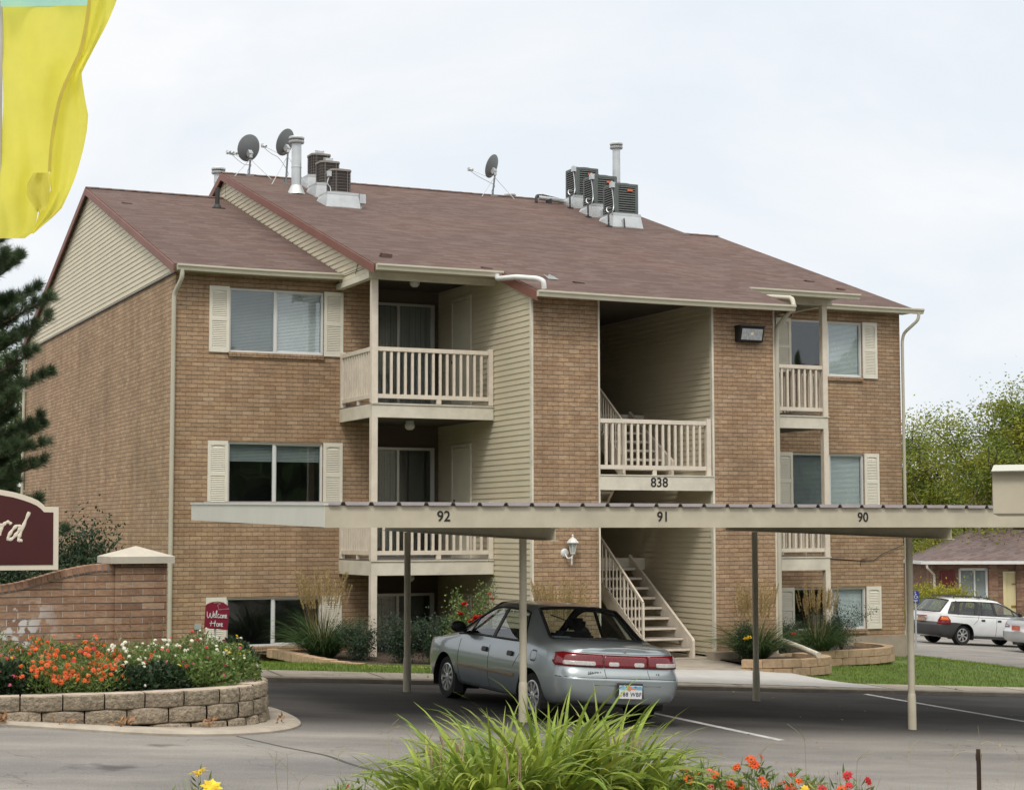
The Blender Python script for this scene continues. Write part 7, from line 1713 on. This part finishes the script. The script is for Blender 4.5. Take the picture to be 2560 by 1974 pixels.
# wispy grass stalks
t = thing('wild_grass', 'thin pale wild grass stalks rising in front of the drive at the right', 'plant', tuple(FP(2000, 1974, 9.0)))
def wisps(t, us, D, seed):
    r_ = random.Random(seed); o_ = t.location; mb = MB()
    for (u, w) in us:
        a = FP(u, 2080, D)-o_; b = FP(u+r_.uniform(-20, 30), w, D)-o_; m_ = a.lerp(b, .5)+rt*r_.uniform(-.02, .02); mb.tube([tuple(x) for x in spline([tuple(a), tuple(m_), tuple(b)], 5)], .0012, 4)
        for k in range(3): c_ = b+rt*r_.uniform(-.09, .09)+up*r_.uniform(.0, .10); mb.tube([tuple(b), tuple((b+c_)/2+up*.01), tuple(c_)], .0010, 4)
    mb.build('stalks', leafm('wisp', (.42, .38, .22)), t)
wisps(t, [(2020, 1850), (2150, 1900), (2260, 1880), (2380, 1900), (2450, 1860), (2520, 1900), (2560, 1870), (1880, 1880)], 9.0, 3)
t = thing('wild_grass', 'thin pale wild grass stalks rising in front of the drive at the left', 'plant', tuple(FP(800, 1974, 9.0)))
wisps(t, [(700, 1920), (690, 1915), (980, 1830), (860, 1890), (1010, 1860), (1060, 1850), (740, 1955)], 9.0, 6)
# rusty pipe
p = FP(2448, 1974, 12.6); RP = thing('rusty_pipe', 'short dark rusty pipe standing upright at the lower right', 'pipe', (p.x, p.y, G(p.x, p.y)))
tz = FP(2447, 1872, 12.6).z-G(p.x, p.y)
mb = MB(); mb.lathe((0, 0, 0), [(.016, -.05), (.016, tz-.07)], 14); mb.build('pipe', MT['rust'], RP, smooth=.8)
mb = MB(); mb.lathe((0, 0, 0), [(.020, tz-.08), (.021, tz-.04), (.017, tz-.03), (.017, tz-.005), (.013, tz)], 14); mb.build('coupling', MT['rust'], RP, smooth=.8)
# ================================================================== flag
FG = thing('flag', 'tall yellow banner flag with an aqua top panel hanging at the upper left', 'flag')
DF = 10.
def fold(pts, D, name, m, wav=.02, n=26, k=40, ph=0., th=.0012):
    """cloth built from a left and a right contour (pixel rows), with real folds in depth"""
    V = []; rows = []
    ys = [p[0] for p in pts]; 
    for i in range(k+1):
        w = ys[0]+(ys[-1]-ys[0])*i/k; l_ = float(np.interp(w, ys, [p[1] for p in pts])); r_ = float(np.interp(w, ys, [p[2] for p in pts]))
        for j in range(n+1):
            t_ = j/n; u = l_+(r_-l_)*t_; d = D+wav*(math.sin(t_*5+i*.10+ph)+.5*math.sin(t_*11-i*.22+ph*2)+.35*math.sin(i*.31+t_*3))
            V.append(tuple(FP(u, w, d)*1.0))
    F = [(i*(n+1)+j, i*(n+1)+j+1, (i+1)*(n+1)+j+1, (i+1)*(n+1)+j) for i in range(k) for j in range(n)]
    return np_mesh(name, V, F, m, FG, smooth=True)
def cloth(name, c, tr=.62):
    m = M(name, c, .7, var=.04, scale=6, trans=tr, bump=.0006, bscale=300); return m
yel, aqua = cloth('yellow_cloth', (.95, .90, .16)), cloth('aqua_cloth', (.50, .85, .76))
fold([(-260, -8, 232), (17, 2, 226)], DF, 'aqua_panel', aqua, .025, ph=.4)
fold([(14, 3, 221), (140, 5, 205), (200, 7, 172), (260, 8, 150), (330, 5, 133), (430, 0, 124), (450, -3, 112), (520, -4, 96), (560, -4, 90), (584, -4, 80), (596, -4, 62)], DF, 'main_panel', yel, .035, ph=.4)
# turned-back leading strip, a second layer that curls nearer to the eye
fold([(-260, 230, 330), (0, 224, 293), (60, 214, 268), (120, 206, 236), (182, 176, 204), (205, 158, 206), (250, 146, 213), (290, 137, 221), (330, 132, 217), (380, 128, 207), (440, 124, 190), (475, 128, 176), (520, 100, 155), (545, 94, 130), (570, 86, 100), (584, 78, 84)], DF-.05, 'folded_edge', yel, .03, ph=2.1)
fold([(432, 84, 125), (445, 76, 126), (460, 68, 126), (485, 66, 124), (505, 74, 122), (520, 86, 116), (530, 92, 100)], DF-.10, 'curl', cloth('yellow_cloth_shadow_side', (.72, .66, .12), .35), .015, n=14, k=20, ph=4.)
mb = MB(); hem = [FP(u, w, DF-.085) for u, w in ((224, 0), (214, 70), (200, 130), (178, 178), (152, 240), (136, 310), (128, 370), (124, 430))]
hp_ = [tuple(p) for p in spline([tuple(p) for p in hem], 8)]
for a, b in zip(hp_[:-1], hp_[1:]): mb.bar(a, b, .0012, .020, upv=tuple(rt0))
mb.build('hem_seam', cloth('seam_cloth', (.80, .70, .16), .45), FG)
mb = MB(); mb.tube([tuple(p) for p in spline([tuple(FP(u, w, DF+.02)) for u, w in ((-14, -300), (0, 40), (-1, 200), (-4, 420), (-16, 800), (-26, 2200))], 6)], .016, 8); mb.build('pole_sleeve', M('grey_sleeve', (.55, .54, .54), .7), FG)
# ================================================================== trees
def tree_build(name, label, cat, x, y, z0, height, spread, m, nleaf, ll, lw, rng, trunk_r=.2, clear=.25, group=None, ntip=60, flat=1., clump=.5, col_trunk='trunk'):
    t = thing(name, label, cat, (x, y, z0), group); mb = MB(); tips = []
    def grow(p, d, L_, r, lev):
        pts_ = [p]; q = p; dd = d
        for _ in range(4): dd = (dd+Vector(rng.normal(size=3))*.13+Vector((0, 0, .06))).normalized(); q = q+dd*(L_/4); pts_.append(q)
        mb.tube([tuple(v) for v in pts_], [r*(1-.45*i/4) for i in range(5)], 6 if lev < 2 else 4, caps=False)
        if lev >= 3: tips.append(pts_[-1]); tips.append(pts_[2]); return
        for k in range(4 if lev == 0 else 3):
            a = rng.uniform(0, 2*PI); s_ = .75 if lev == 0 else .85; nd_ = (dd+Vector((math.cos(a), math.sin(a), rng.uniform(-.2, .35)))*s_).normalized()
            grow(pts_[2 if k == 0 else 4] if lev else pts_[2+k % 3], nd_, L_*rng.uniform(.62, .85), r*.55, lev+1)
    H = height; grow(Vector((0, 0, 0)), Vector((0, 0, 1)), H*.42, trunk_r, 0)
    mb.build('trunk', MT[col_trunk], t, smooth=True)
    T = np.array([tuple(p) for p in tips]); 
    # normalise the tip cloud to the wanted envelope
    lo, hi = T.min(0), T.max(0); T[:, 2] = H*clear+(T[:, 2]-lo[2])/(hi[2]-lo[2])*H*(1-clear)*.96
    T[:, :2] = T[:, :2]/max(1e-3, np.percentile(np.abs(T[:, :2]), 92))*spread*.80
    i = rng.integers(0, len(T), nleaf); cl = clump*rng.uniform(.5, 1.2, len(T))[i][:, None]
    P = T[i]+rng.normal(size=(nleaf, 3))*cl*[1, 1, .55]; D = rng.normal(size=(nleaf, 3))*[1, 1, .6]-[0, 0, .15]
    V, F = leaves_np(P, D, ll*rng.uniform(.6, 1.3, nleaf), lw*rng.uniform(.6, 1.3, nleaf), rng); np_mesh('crown', V, F, m, t)
    return t
rng = np.random.default_rng(8)
def far_spot(u, D): d = fw+rt*((u-1280)/FPX); p = CAM+d*D; return p.x, p.y
x, y = far_spot(2480, 82); tree_build('locust_tree', 'tall yellowing locust tree rising behind the low brick house', 'tree', x, y, G(x, y)+.2, 10.6, 3.6, MT['locust'], 44000, .17, .075, rng, .22, .2, clump=.75)
x, y = far_spot(2330, 90); tree_build('locust_tree', 'green locust tree just right of the big brick building', 'tree', x, y, G(x, y)+.2, 9.9, 3.0, MT['locust'], 34000, .17, .075, rng, .2, .15, clump=.7)
x, y = far_spot(2640, 96); tree_build('locust_tree', 'yellow green locust tree at the far right edge', 'tree', x, y, G(x, y)+.2, 10.4, 4.2, MT['locust'], 34000, .18, .08, rng, .22, .2, clump=.75)
x, y = far_spot(2285, 92); tree_build('garden_tree', 'dark green tree low beside the low house gable', 'tree', x, y, G(x, y)+.2, 7.2, 3.2, MT['far_leaf'], 22000, .16, .08, rng, .14, .05, clump=.5)
x, y = far_spot(2400, 100); tree_build('garden_tree', 'deep green tree filling the gap behind the locust trees', 'tree', x, y, G(x, y), 7.6, 6., MT['far_leaf'], 22000, .25, .12, rng, .2, .1, clump=.9)
x, y = far_spot(20, 60); tree_build('garden_tree', 'pale green tree behind the pine at the left edge', 'tree', x, y, G(x, y), 9.0, 3.4, MT['far_leaf'], 22000, .16, .08, rng, .2, .15, clump=.6)
x, y = far_spot(-60, 75); tree_build('garden_tree', 'dark background tree farthest left behind the pine', 'tree', x, y, G(x, y), 10.5, 4., MT['far_leaf'], 18000, .2, .1, rng, .2, .1, clump=.7)
# pine
PX_, PY_ = far_spot(-112, 25); PIN = thing('pine_tree', 'dark pine tree with tufted needle branches reaching in from the left edge', 'tree', (PX_, PY_, G(PX_, PY_)))
gz = G(PX_, PY_); mb = MB(); H = 6.2; mb.tube([(0, 0, 0), (.05, .02, 2), (.0, .05, 4), (.03, 0, H)], [.16, .12, .08, .02], 10); tufts = []; rgp = random.Random(31)
def branch(z, az, L_, droop=.1):
    pts_ = [Vector((0, 0, z))]; d = Vector((math.cos(az), math.sin(az), .25)).normalized(); n_ = 7
    for k in range(n_): pts_.append(pts_[-1]+d*(L_/n_)); d = (d+Vector((rgp.gauss(0, .1), rgp.gauss(0, .1), .07-droop*.1+rgp.gauss(0, .05)))).normalized()
    mb.tube([tuple(p) for p in pts_], [.03*(1-.75*k/n_) for k in range(n_+1)], 5)
    for k in range(2, n_+1):
        for s_ in (-1, 1, 1, -1):
            if k == n_ and s_ == -1 and rgp.random() < .5: continue
            l2 = L_*.24*rgp.uniform(.5, 1.1)*(1.25-.09*k); dd = (d+d.cross(Vector((0, 0, 1)))*s_*rgp.uniform(.6, 1.2)+Vector((0, 0, rgp.uniform(.15, .8)))).normalized(); e = pts_[k]+dd*l2
            mb.tube([tuple(pts_[k]), tuple(pts_[k].lerp(e, .5)+Vector((0, 0, -.02))), tuple(e)], [.010, .007, .005], 4); tufts.append((pts_[k].lerp(e, .35), e))
    tufts.append((pts_[-2], pts_[-1]+d*.1))
az0 = math.atan2(rt.y, rt.x)
for z_, da, L_ in ((1.2, .3, 1.5), (1.7, -.5, 1.3), (2.2, .1, 1.25), (2.5, -.3, 1.35), (2.75, .6, 1.2), (3.0, -.05, 1.1), (3.2, 1.2, 1.1), (3.45, .35, 1.3), (3.7, -.4, 1.2), (3.95, .1, 1.38), (4.2, .9, 1.1), (4.4, -.15, 1.35), (4.6, .25, 1.15), (4.8, -.7, 1.1), (5.0, .15, .95), (5.2, .6, .8), (5.5, -.2, .7), (5.8, .4, .5),
                  (2.0, 2.4, 1.3), (2.9, 3.4, 1.3), (3.6, 2.8, 1.2), (4.3, 3.8, 1.1), (5.0, 2.6, .9), (3.3, 4.6, 1.2), (4.0, -1.5, 1.2), (2.4, -1.7, 1.3), (4.9, 4.4, .8), (1.5, 1.2, 1.4), (3.4, -.8, 1.2), (2.65, .25, 1.25), (3.1, .5, .8), (3.35, .0, .75), (3.6, .55, .85), (3.85, -.2, .8), (4.1, .4, .8), (4.35, .0, .75), (4.5, .5, .8), (2.4, .5, .8), (2.1, -.1, .85), (1.85, .35, .8), (4.7, .1, .7), (2.95, .2, .8)):
    branch(z_, az0+da, L_)
branch(2.55, az0-.10, 1.22, .2)
mb.build('trunk', MT['trunk'], PIN, smooth=True)
rng = np.random.default_rng(41); P = []; D = []
for a, b in tufts:
    n_ = 190; t_ = rng.random(n_)**.55; base_ = np.array(a)+(np.array(b)-np.array(a))*t_[:, None]; ax = np.array((b-a).normalized()); dd = rng.normal(size=(n_, 3)); dd -= (dd@ax)[:, None]*ax*.45; dd /= np.linalg.norm(dd, axis=1, keepdims=True); P.append(base_); D.append(dd+ax*.9)
P = np.concatenate(P); D = np.concatenate(D); V, F = leaves_np(P, D, rng.uniform(.08, .17, len(P)), .0040, rng); np_mesh('crown', V, F, MT['needle'], PIN)
# bushes behind the entry wall
rng = np.random.default_rng(52)
p = FP(195, 1400, 24.5); shrub('shrub', 'dark green shrub behind the entry wall, left of the pillar cap', 'shrub', p.x, p.y, -1.95, .62, .5, 1.72, MT['leaf_dark'], 26000, .055, .032, rng, stems=46)
p = FP(60, 1400, 23.5); shrub('shrub', 'dark hedge shrub below the maroon sign board', 'shrub', p.x, p.y, -1.9, .8, .5, 1.42, MT['leaf_dark'], 26000, .055, .032, rng, stems=50)
p = FP(-80, 1400, 23.5); shrub('shrub', 'dark hedge shrub at the left edge behind the wall', 'shrub', p.x, p.y, -1.9, .8, .5, 1.5, MT['leaf_dark'], 16000, .055, .032, rng, stems=36)
# distant roof at the left edge
LH = thing('distant_house', 'distant house with red brown roof and white bargeboard glimpsed at the left edge', 'house')
D_ = 70; a, b, c_ = FP(-140, 1180, D_), FP(60, 1178, D_), FP(66, 1234, D_); mb = MB()
r0, r1, e0, e1 = FP(-150, 1180, D_+3), FP(31, 1181, D_+3), FP(-150, 1250, D_), FP(58, 1236, D_)
mb.add([e0, e1, r1, r0], [(0, 1, 2, 3)]); e2 = FP(120, 1236, D_+6); r2 = FP(90, 1181, D_+6); mb.add([e1, e2, r2, r1], [(0, 1, 2, 3)]); mb.build('roof', MT['roof'], LH, recalc=False)
mb = MB(); mb.bar(r1, e1, .16, .12); mb.build('bargeboard', MT['white'], LH)
mb = MB(); g0 = FP(-150, 1250, D_); 
for p_, q_ in ((e0, e1), (e1, e2)): mb.add([(p_.x, p_.y, -4), (q_.x, q_.y, -4), tuple(q_), tuple(p_)], [(0, 1, 2, 3)])
mb.build('wall', MT['brick_far'], LH)
# ================================================================== low brick house at the right
HS = thing('brick_house', 'single storey brick house with grey brown hipped roof, cream door and maroon plaque', 'house')
D_ = 76.; fx = Vector((rt0.x, rt0.y, 0)).normalized(); fy = Vector((fw.x, fw.y, 0)).normalized()
o_ = CAM+(fw+rt*((2324-1280)/FPX))*D_; o_ = Vector((o_.x, o_.y, 0)); GZ = -3.75
def hp(s_, d, z): return o_+fx*s_+fy*d+Vector((0, 0, z))
def sx(u): return (u-2324)*D_/FPX
def hz(w): return FP(2400, w, D_).z
eave = hz(1408); mb = MB()
def hwall(s0, s1, z0, z1): mb.add([hp(s0, 0, z0), hp(s1, 0, z0), hp(s1, 0, z1), hp(s0, 0, z1)], [(0, 1, 2, 3)])
w0, w1, d0, d1 = sx(2390), sx(2457), sx(2497), sx(2540); wt, wb_, dt, dbm = hz(1421), hz(1493), hz(1427), GZ+.02
hwall(0, w0, GZ-1, eave+.1); hwall(w0, w1, GZ-1, wb_); hwall(w0, w1, wt, eave+.1); hwall(w1, d0, GZ-1, eave+.1); hwall(d0, d1, dt, eave+.1); hwall(d1, 9.5, GZ-1, eave+.1)
mb.add([hp(0, 0, GZ-1), hp(0, 8, GZ-1), hp(0, 8, eave+.1), hp(0, 0, eave+.1)], [(0, 1, 2, 3)]); mb.build('wall', MT['brick_far'], HS, recalc=False)
mb = MB()
for s_ in (sx(2477), sx(2545)):
    mb.add([hp(s_-.28, -.12, GZ-1), hp(s_+.1, -.12, GZ-1), hp(s_+.1, -.12, eave), hp(s_-.28, -.12, eave), hp(s_-.28, 0, GZ-1), hp(s_+.1, 0, GZ-1), hp(s_+.1, 0, eave), hp(s_-.28, 0, eave)], [(0, 1, 2, 3), (0, 3, 7, 4), (1, 5, 6, 2)])
mb.build('brick_pier', MT['brick_far'], HS)
mb = MB(); zr = eave+2.15
A, B_, C_, D2 = hp(-.55, -.6, eave+.12), hp(10, -.6, eave+.12), hp(10, 4., zr), hp(3.9, 4., zr); mb.add([A, B_, C_, D2, hp(-.55, 8.6, eave+.12)], [(0, 1, 2, 3), (0, 3, 4)]); mb.build('roof', MT['roof_far'], HS, recalc=False)
mb = MB(); mb.bar(hp(-.58, -.64, eave+.06), hp(10, -.64, eave+.06), .12, .13); mb.bar(hp(-.58, -.64, eave+.06), hp(-.58, 8.6, eave+.06), .12, .13); mb.bar(hp(-.5, -.3, eave+.02), hp(10, -.3, eave+.02), .6, .03)
mb.build('gutter', MT['white'], HS)
mb = MB(); mb.tube([hp(-.4, -.62, eave), hp(-.38, -.6, eave-.15), hp(.02, -.1, eave-.45), hp(.04, -.07, eave-.6), hp(.04, -.07, GZ)], .05, 6); mb.build('downspout', MT['trim'], HS)
mb = MB(); mb.add([hp(w0, .10, wb_), hp(w1, .10, wb_), hp(w1, .10, wt), hp(w0, .10, wt)], [(0, 1, 2, 3)]); wn_ = mb.build('window', MT['blind_dim'], HS)
mb = MB()
for s0, s1, z0, z1 in ((w0-.04, w0+.05, wb_, wt), (w1-.05, w1+.04, wb_, wt), (w0, w1, wt-.06, wt+.04), (w0, w1, wb_-.04, wb_+.05), (sx(2425), sx(2428.5), wb_, wt)): mb.add([hp(s0, -.01, z0), hp(s1, -.01, z0), hp(s1, -.01, z1), hp(s0, -.01, z1), hp(s0, .1, z0), hp(s1, .1, z0), hp(s1, .1, z1), hp(s0, .1, z1)], [(0, 1, 2, 3), (0, 3, 7, 4), (1, 5, 6, 2), (3, 2, 6, 7)])
mb.build('window_frame', MT['white'], wn_); 
mb = MB(); mb.add([hp(w0, .04, wb_), hp(w1, .04, wb_), hp(w1, .04, wt), hp(w0, .04, wt)], [(0, 1, 2, 3)]); mb.build('pane', MT['glass'], wn_)
DOORC = M('yellow_cream_door', (.66, .58, .33), .5, var=.05)
mb = MB(); mb.add([hp(d0+.1, .06, dbm), hp(d1-.08, .06, dbm), hp(d1-.08, .06, dt-.06), hp(d0+.1, .06, dt-.06)], [(0, 1, 2, 3)])
dr = mb.build('door', DOORC, HS)
mb = MB()
for s0, s1, z0, z1 in ((d0, d0+.12, dbm, dt), (d1-.1, d1, dbm, dt), (d0+.12, d1-.1, dt-.08, dt)): mb.add([hp(s0, -.02, z0), hp(s1, -.02, z0), hp(s1, -.02, z1), hp(s0, -.02, z1), hp(s0, .06, z0), hp(s1, .06, z0), hp(s1, .06, z1), hp(s0, .06, z1)], [(0, 1, 2, 3), (0, 3, 7, 4), (1, 5, 6, 2), (3, 2, 6, 7)])
mb.build('door_frame', DOORC, dr)
mb = MB()
for u0, u1, w_0, w_1 in ((2519, 2532, 1457, 1460), (2517, 2534, 1511, 1517)): mb.add([hp(sx(u0), .04, hz(w_1)), hp(sx(u1), .04, hz(w_1)), hp(sx(u1), .04, hz(w_0)), hp(sx(u0), .04, hz(w_0))], [(0, 1, 2, 3)])
mb.build('door_plate', M('brass', (.35, .22, .05), .4, met=.6), dr)
# notched maroon plaque with a pale outline and worn lettering
PQ = thing('wall_plaque', 'maroon notched plaque with pale outline on the low house wall', 'sign')
def plq(g, off):
    a, b, c, d = sx(2341)+g, sx(2378)-g, hz(1464)+g, hz(1424)-g; k = .09
    return [hp(a+k, off, c), hp(b-k, off, c), hp(b-k+.0, off, c), hp(b, off, c+k), hp(b, off, d-k), hp(b-k, off, d), hp(a+k, off, d), hp(a, off, d-k), hp(a, off, c+k)]
mb = MB(); mb.prism(plq(0, -.06), tuple(fy*.05)); mb.build('board', M('plaque_red', (.13, .014, .014), .5), PQ)
mb = MB(); q = plq(.05, -.066); q.append(q[0])
for a, b in zip(q[:-1], q[1:]):
    if (b-a).length > .01: mb.bar(a, b, .014, .006)
for k, (l0, l1) in enumerate(((.28, .72), (.35, .65), (.30, .70))):
    z = hz(1433+k*5); s0, s1 = sx(2341+37*l0), sx(2341+37*l1); n_ = 5
    for j in range(n_): aa = s0+(s1-s0)*j/n_; mb.bar(hp(aa, -.066, z), hp(aa+(s1-s0)/n_*.6, -.066, z+.03*(j % 2)), .02, .004)
mb.build('lettering', M('faded_pink', (.35, .13, .12), .6), PQ)
# golden shrubs in front of it, small carport roof behind
rng = np.random.default_rng(61)
for u, w, D_2, rx, h, lab in ((2330, 1545, 72, .9, 1.15, 'golden yellow shrub under the plaque'), (2365, 1545, 71, .9, 1.35, 'golden yellow shrub below the low house window'), (2395, 1545, 71, .8, 1.0, 'golden green shrub just behind the white estate car')):
    p = FP(u, w, D_2); shrub('golden_shrub', lab, 'shrub', p.x, p.y, p.z-.35, rx*1.1, .7, h*1.22, MT['leaf_yellowgreen'], 3600, .12, .05, rng, stems=18, sprays=6, group='golden shrubs by the low house')
p = FP(2315, 1560, 69); shrub('shrub', 'dark green shrub under the golden ones beside the blue sign', 'shrub', p.x, p.y, p.z-.1, .9, .6, 1.0, MT['far_leaf'], 3000, .1, .05, rng, stems=16)
p = FP(2455, 1520, 72); shrub('shrub', 'small dark green shrub below the low house window, behind the roof bars', 'shrub', p.x, p.y, p.z-.7, .8, .5, 1.0, MT['far_leaf'], 2600, .1, .05, rng, stems=14)
p = FP(2275, 1555, 66); shrub('shrub', 'small yellow green plant at the far corner of the brick building', 'shrub', p.x, p.y, p.z-.3, .4, .4, .9, MT['leaf_yellowgreen'], 1200, .1, .04, rng, stems=8)
BC = thing('distant_carport', 'white edged flat carport roof far behind the blue parking sign', 'carport'); a, b = FP(2262, 1463, 95), FP(2322, 1463, 95); mb = MB()
c1, c2, c3, c4_ = FP(2262, 1474, 95), FP(2322, 1474, 95), a+fy*4, b+fy*4; mb.add([a, b, c2, c1, a+fy*4, b+fy*4], [(0, 1, 2, 3), (0, 4, 5, 1)]); mb.build('roof', MT['white'], BC)
mb = MB(); d_0 = Vector((0, 0, -.02)); mb.prism([c1+fy*2+d_0, c2+fy*2+d_0, c2+fy*2+Vector((0, 0, -1.6)), c1+fy*2+Vector((0, 0, -1.6))], tuple(fy*.1)); mb.build('wall', MT['brick_far'], BC)
# accessible parking sign
p = FP(2291, 1483, 49); HSn = thing('parking_sign', 'blue accessible parking sign with white wheelchair symbol on a post', 'sign', (p.x, p.y, 0))
k = 49/FPX
def hq(u, w, off=0.): q = FP(u, w, 49)-fy*off; return (q.x-p.x, q.y-p.y, q.z)
mb = MB(); mb.prism([hq(2281, 1477), hq(2297, 1477), hq(2297, 1507), hq(2281, 1507)], tuple(fy*.01)); mb.build('sign_panel', M('sign_blue', (.02, .05, .30), .4), HSn, bevel=.002)
mb = MB(); mb.tube([hq(2287.5, 1479.5, .01), hq(2287.5, 1481, .01)], .022, 6); 
mb.tube([hq(2287.5, 1482, .01), hq(2287.8, 1489, .01), hq(2292.5, 1489, .01), hq(2294, 1494, .01), hq(2295.5, 1493.5, .01)], .010, 5); mb.tube([hq(2287.7, 1485, .01), hq(2291.5, 1485, .01)], .009, 5)
mb.tube([hq(2289+4.0*math.cos(a), 1490.5+4.2*math.sin(a), .01) for a in [PI*(-.15)+PI*1.35*j/12 for j in range(13)]], .009, 5)
mb.tube([hq(2283.5, 1499, .01), hq(2294.5, 1499, .01)], .008, 4); mb.tube([hq(2284.5, 1502.5, .01), hq(2293.5, 1502.5, .01)], .008, 4)
mb.build('wheelchair_symbol', MT['white'], HSn)
q = hq(2289, 1490, -.03); mb = MB(); mb.tube([(q[0], q[1], -3.6), (q[0], q[1], q[2]+.1)], .025, 6); mb.build('post', MT['galv'], HSn)
# stray leaves and debris on the asphalt
rr = random.Random(2); P = []
for _ in range(46): x_ = rr.uniform(-2, 10); y_ = rr.uniform(-17.5, -7.6); P.append((x_, y_, G(x_, y_)+.008))
for _ in range(30): x_ = rr.uniform(0, 12); P.append((x_, kerb_y(x_)+.05+rr.random()*.9, G(x_, kerb_y(x_))+.083))
P = np.array(P); D = rng.normal(size=P.shape); D[:, 2] *= .12; V, F = leaves_np(P, D, rng.uniform(.03, .06, len(P)), rng.uniform(.015, .03, len(P)), rng)
tag(np_mesh('fallen_leaves', V, F, leafm('tan_leaf', (.45, .33, .18))), 'small dry leaves and crumbs scattered on the asphalt bays', 'leaves', kind='stuff')

# unseen trees added behind the viewpoint: they cut low sky light, show in panes
rng = np.random.default_rng(90); P = []
for k in range(46):
    a = math.radians(150+240*k/45); R0 = 40+rng.uniform(-4, 6); cx_, cy_ = 2+R0*1.5*math.cos(a+PI*.0), -14+R0*math.sin(a); 
    if cy_ > 4: continue
    hh = rng.uniform(9, 14); n_ = 900; q = rng.normal(size=(n_, 3)); q /= np.linalg.norm(q, axis=1, keepdims=True); q *= rng.random((n_, 1))**.4; P.append(np.array([cx_, cy_, G(cx_, cy_)+hh*.5])+q*[4.4, 4.4, hh*.52])
for k in range(70):      # low belt of trees on the far side, behind the buildings
    a = math.radians(-15+210*k/69); cx_, cy_ = 8+118*math.cos(a), 10+112*math.sin(a); hh = rng.uniform(5, 8); n_ = 420
    q = rng.normal(size=(n_, 3)); q /= np.linalg.norm(q, axis=1, keepdims=True); q *= rng.random((n_, 1))**.4; P.append(np.array([cx_, cy_, G(cx_, cy_)+hh*.45])+q*[5.5, 5.5, hh*.5])
P = np.concatenate(P); V, F = leaves_np(P, rng.normal(size=P.shape), 1.5, .95, rng)
tag(np_mesh('treeline', V, F, MT['far_leaf']), 'distant belt of leafy trees behind the site, plus an unseen row added behind the viewpoint to block low sky', 'trees', kind='stuff')
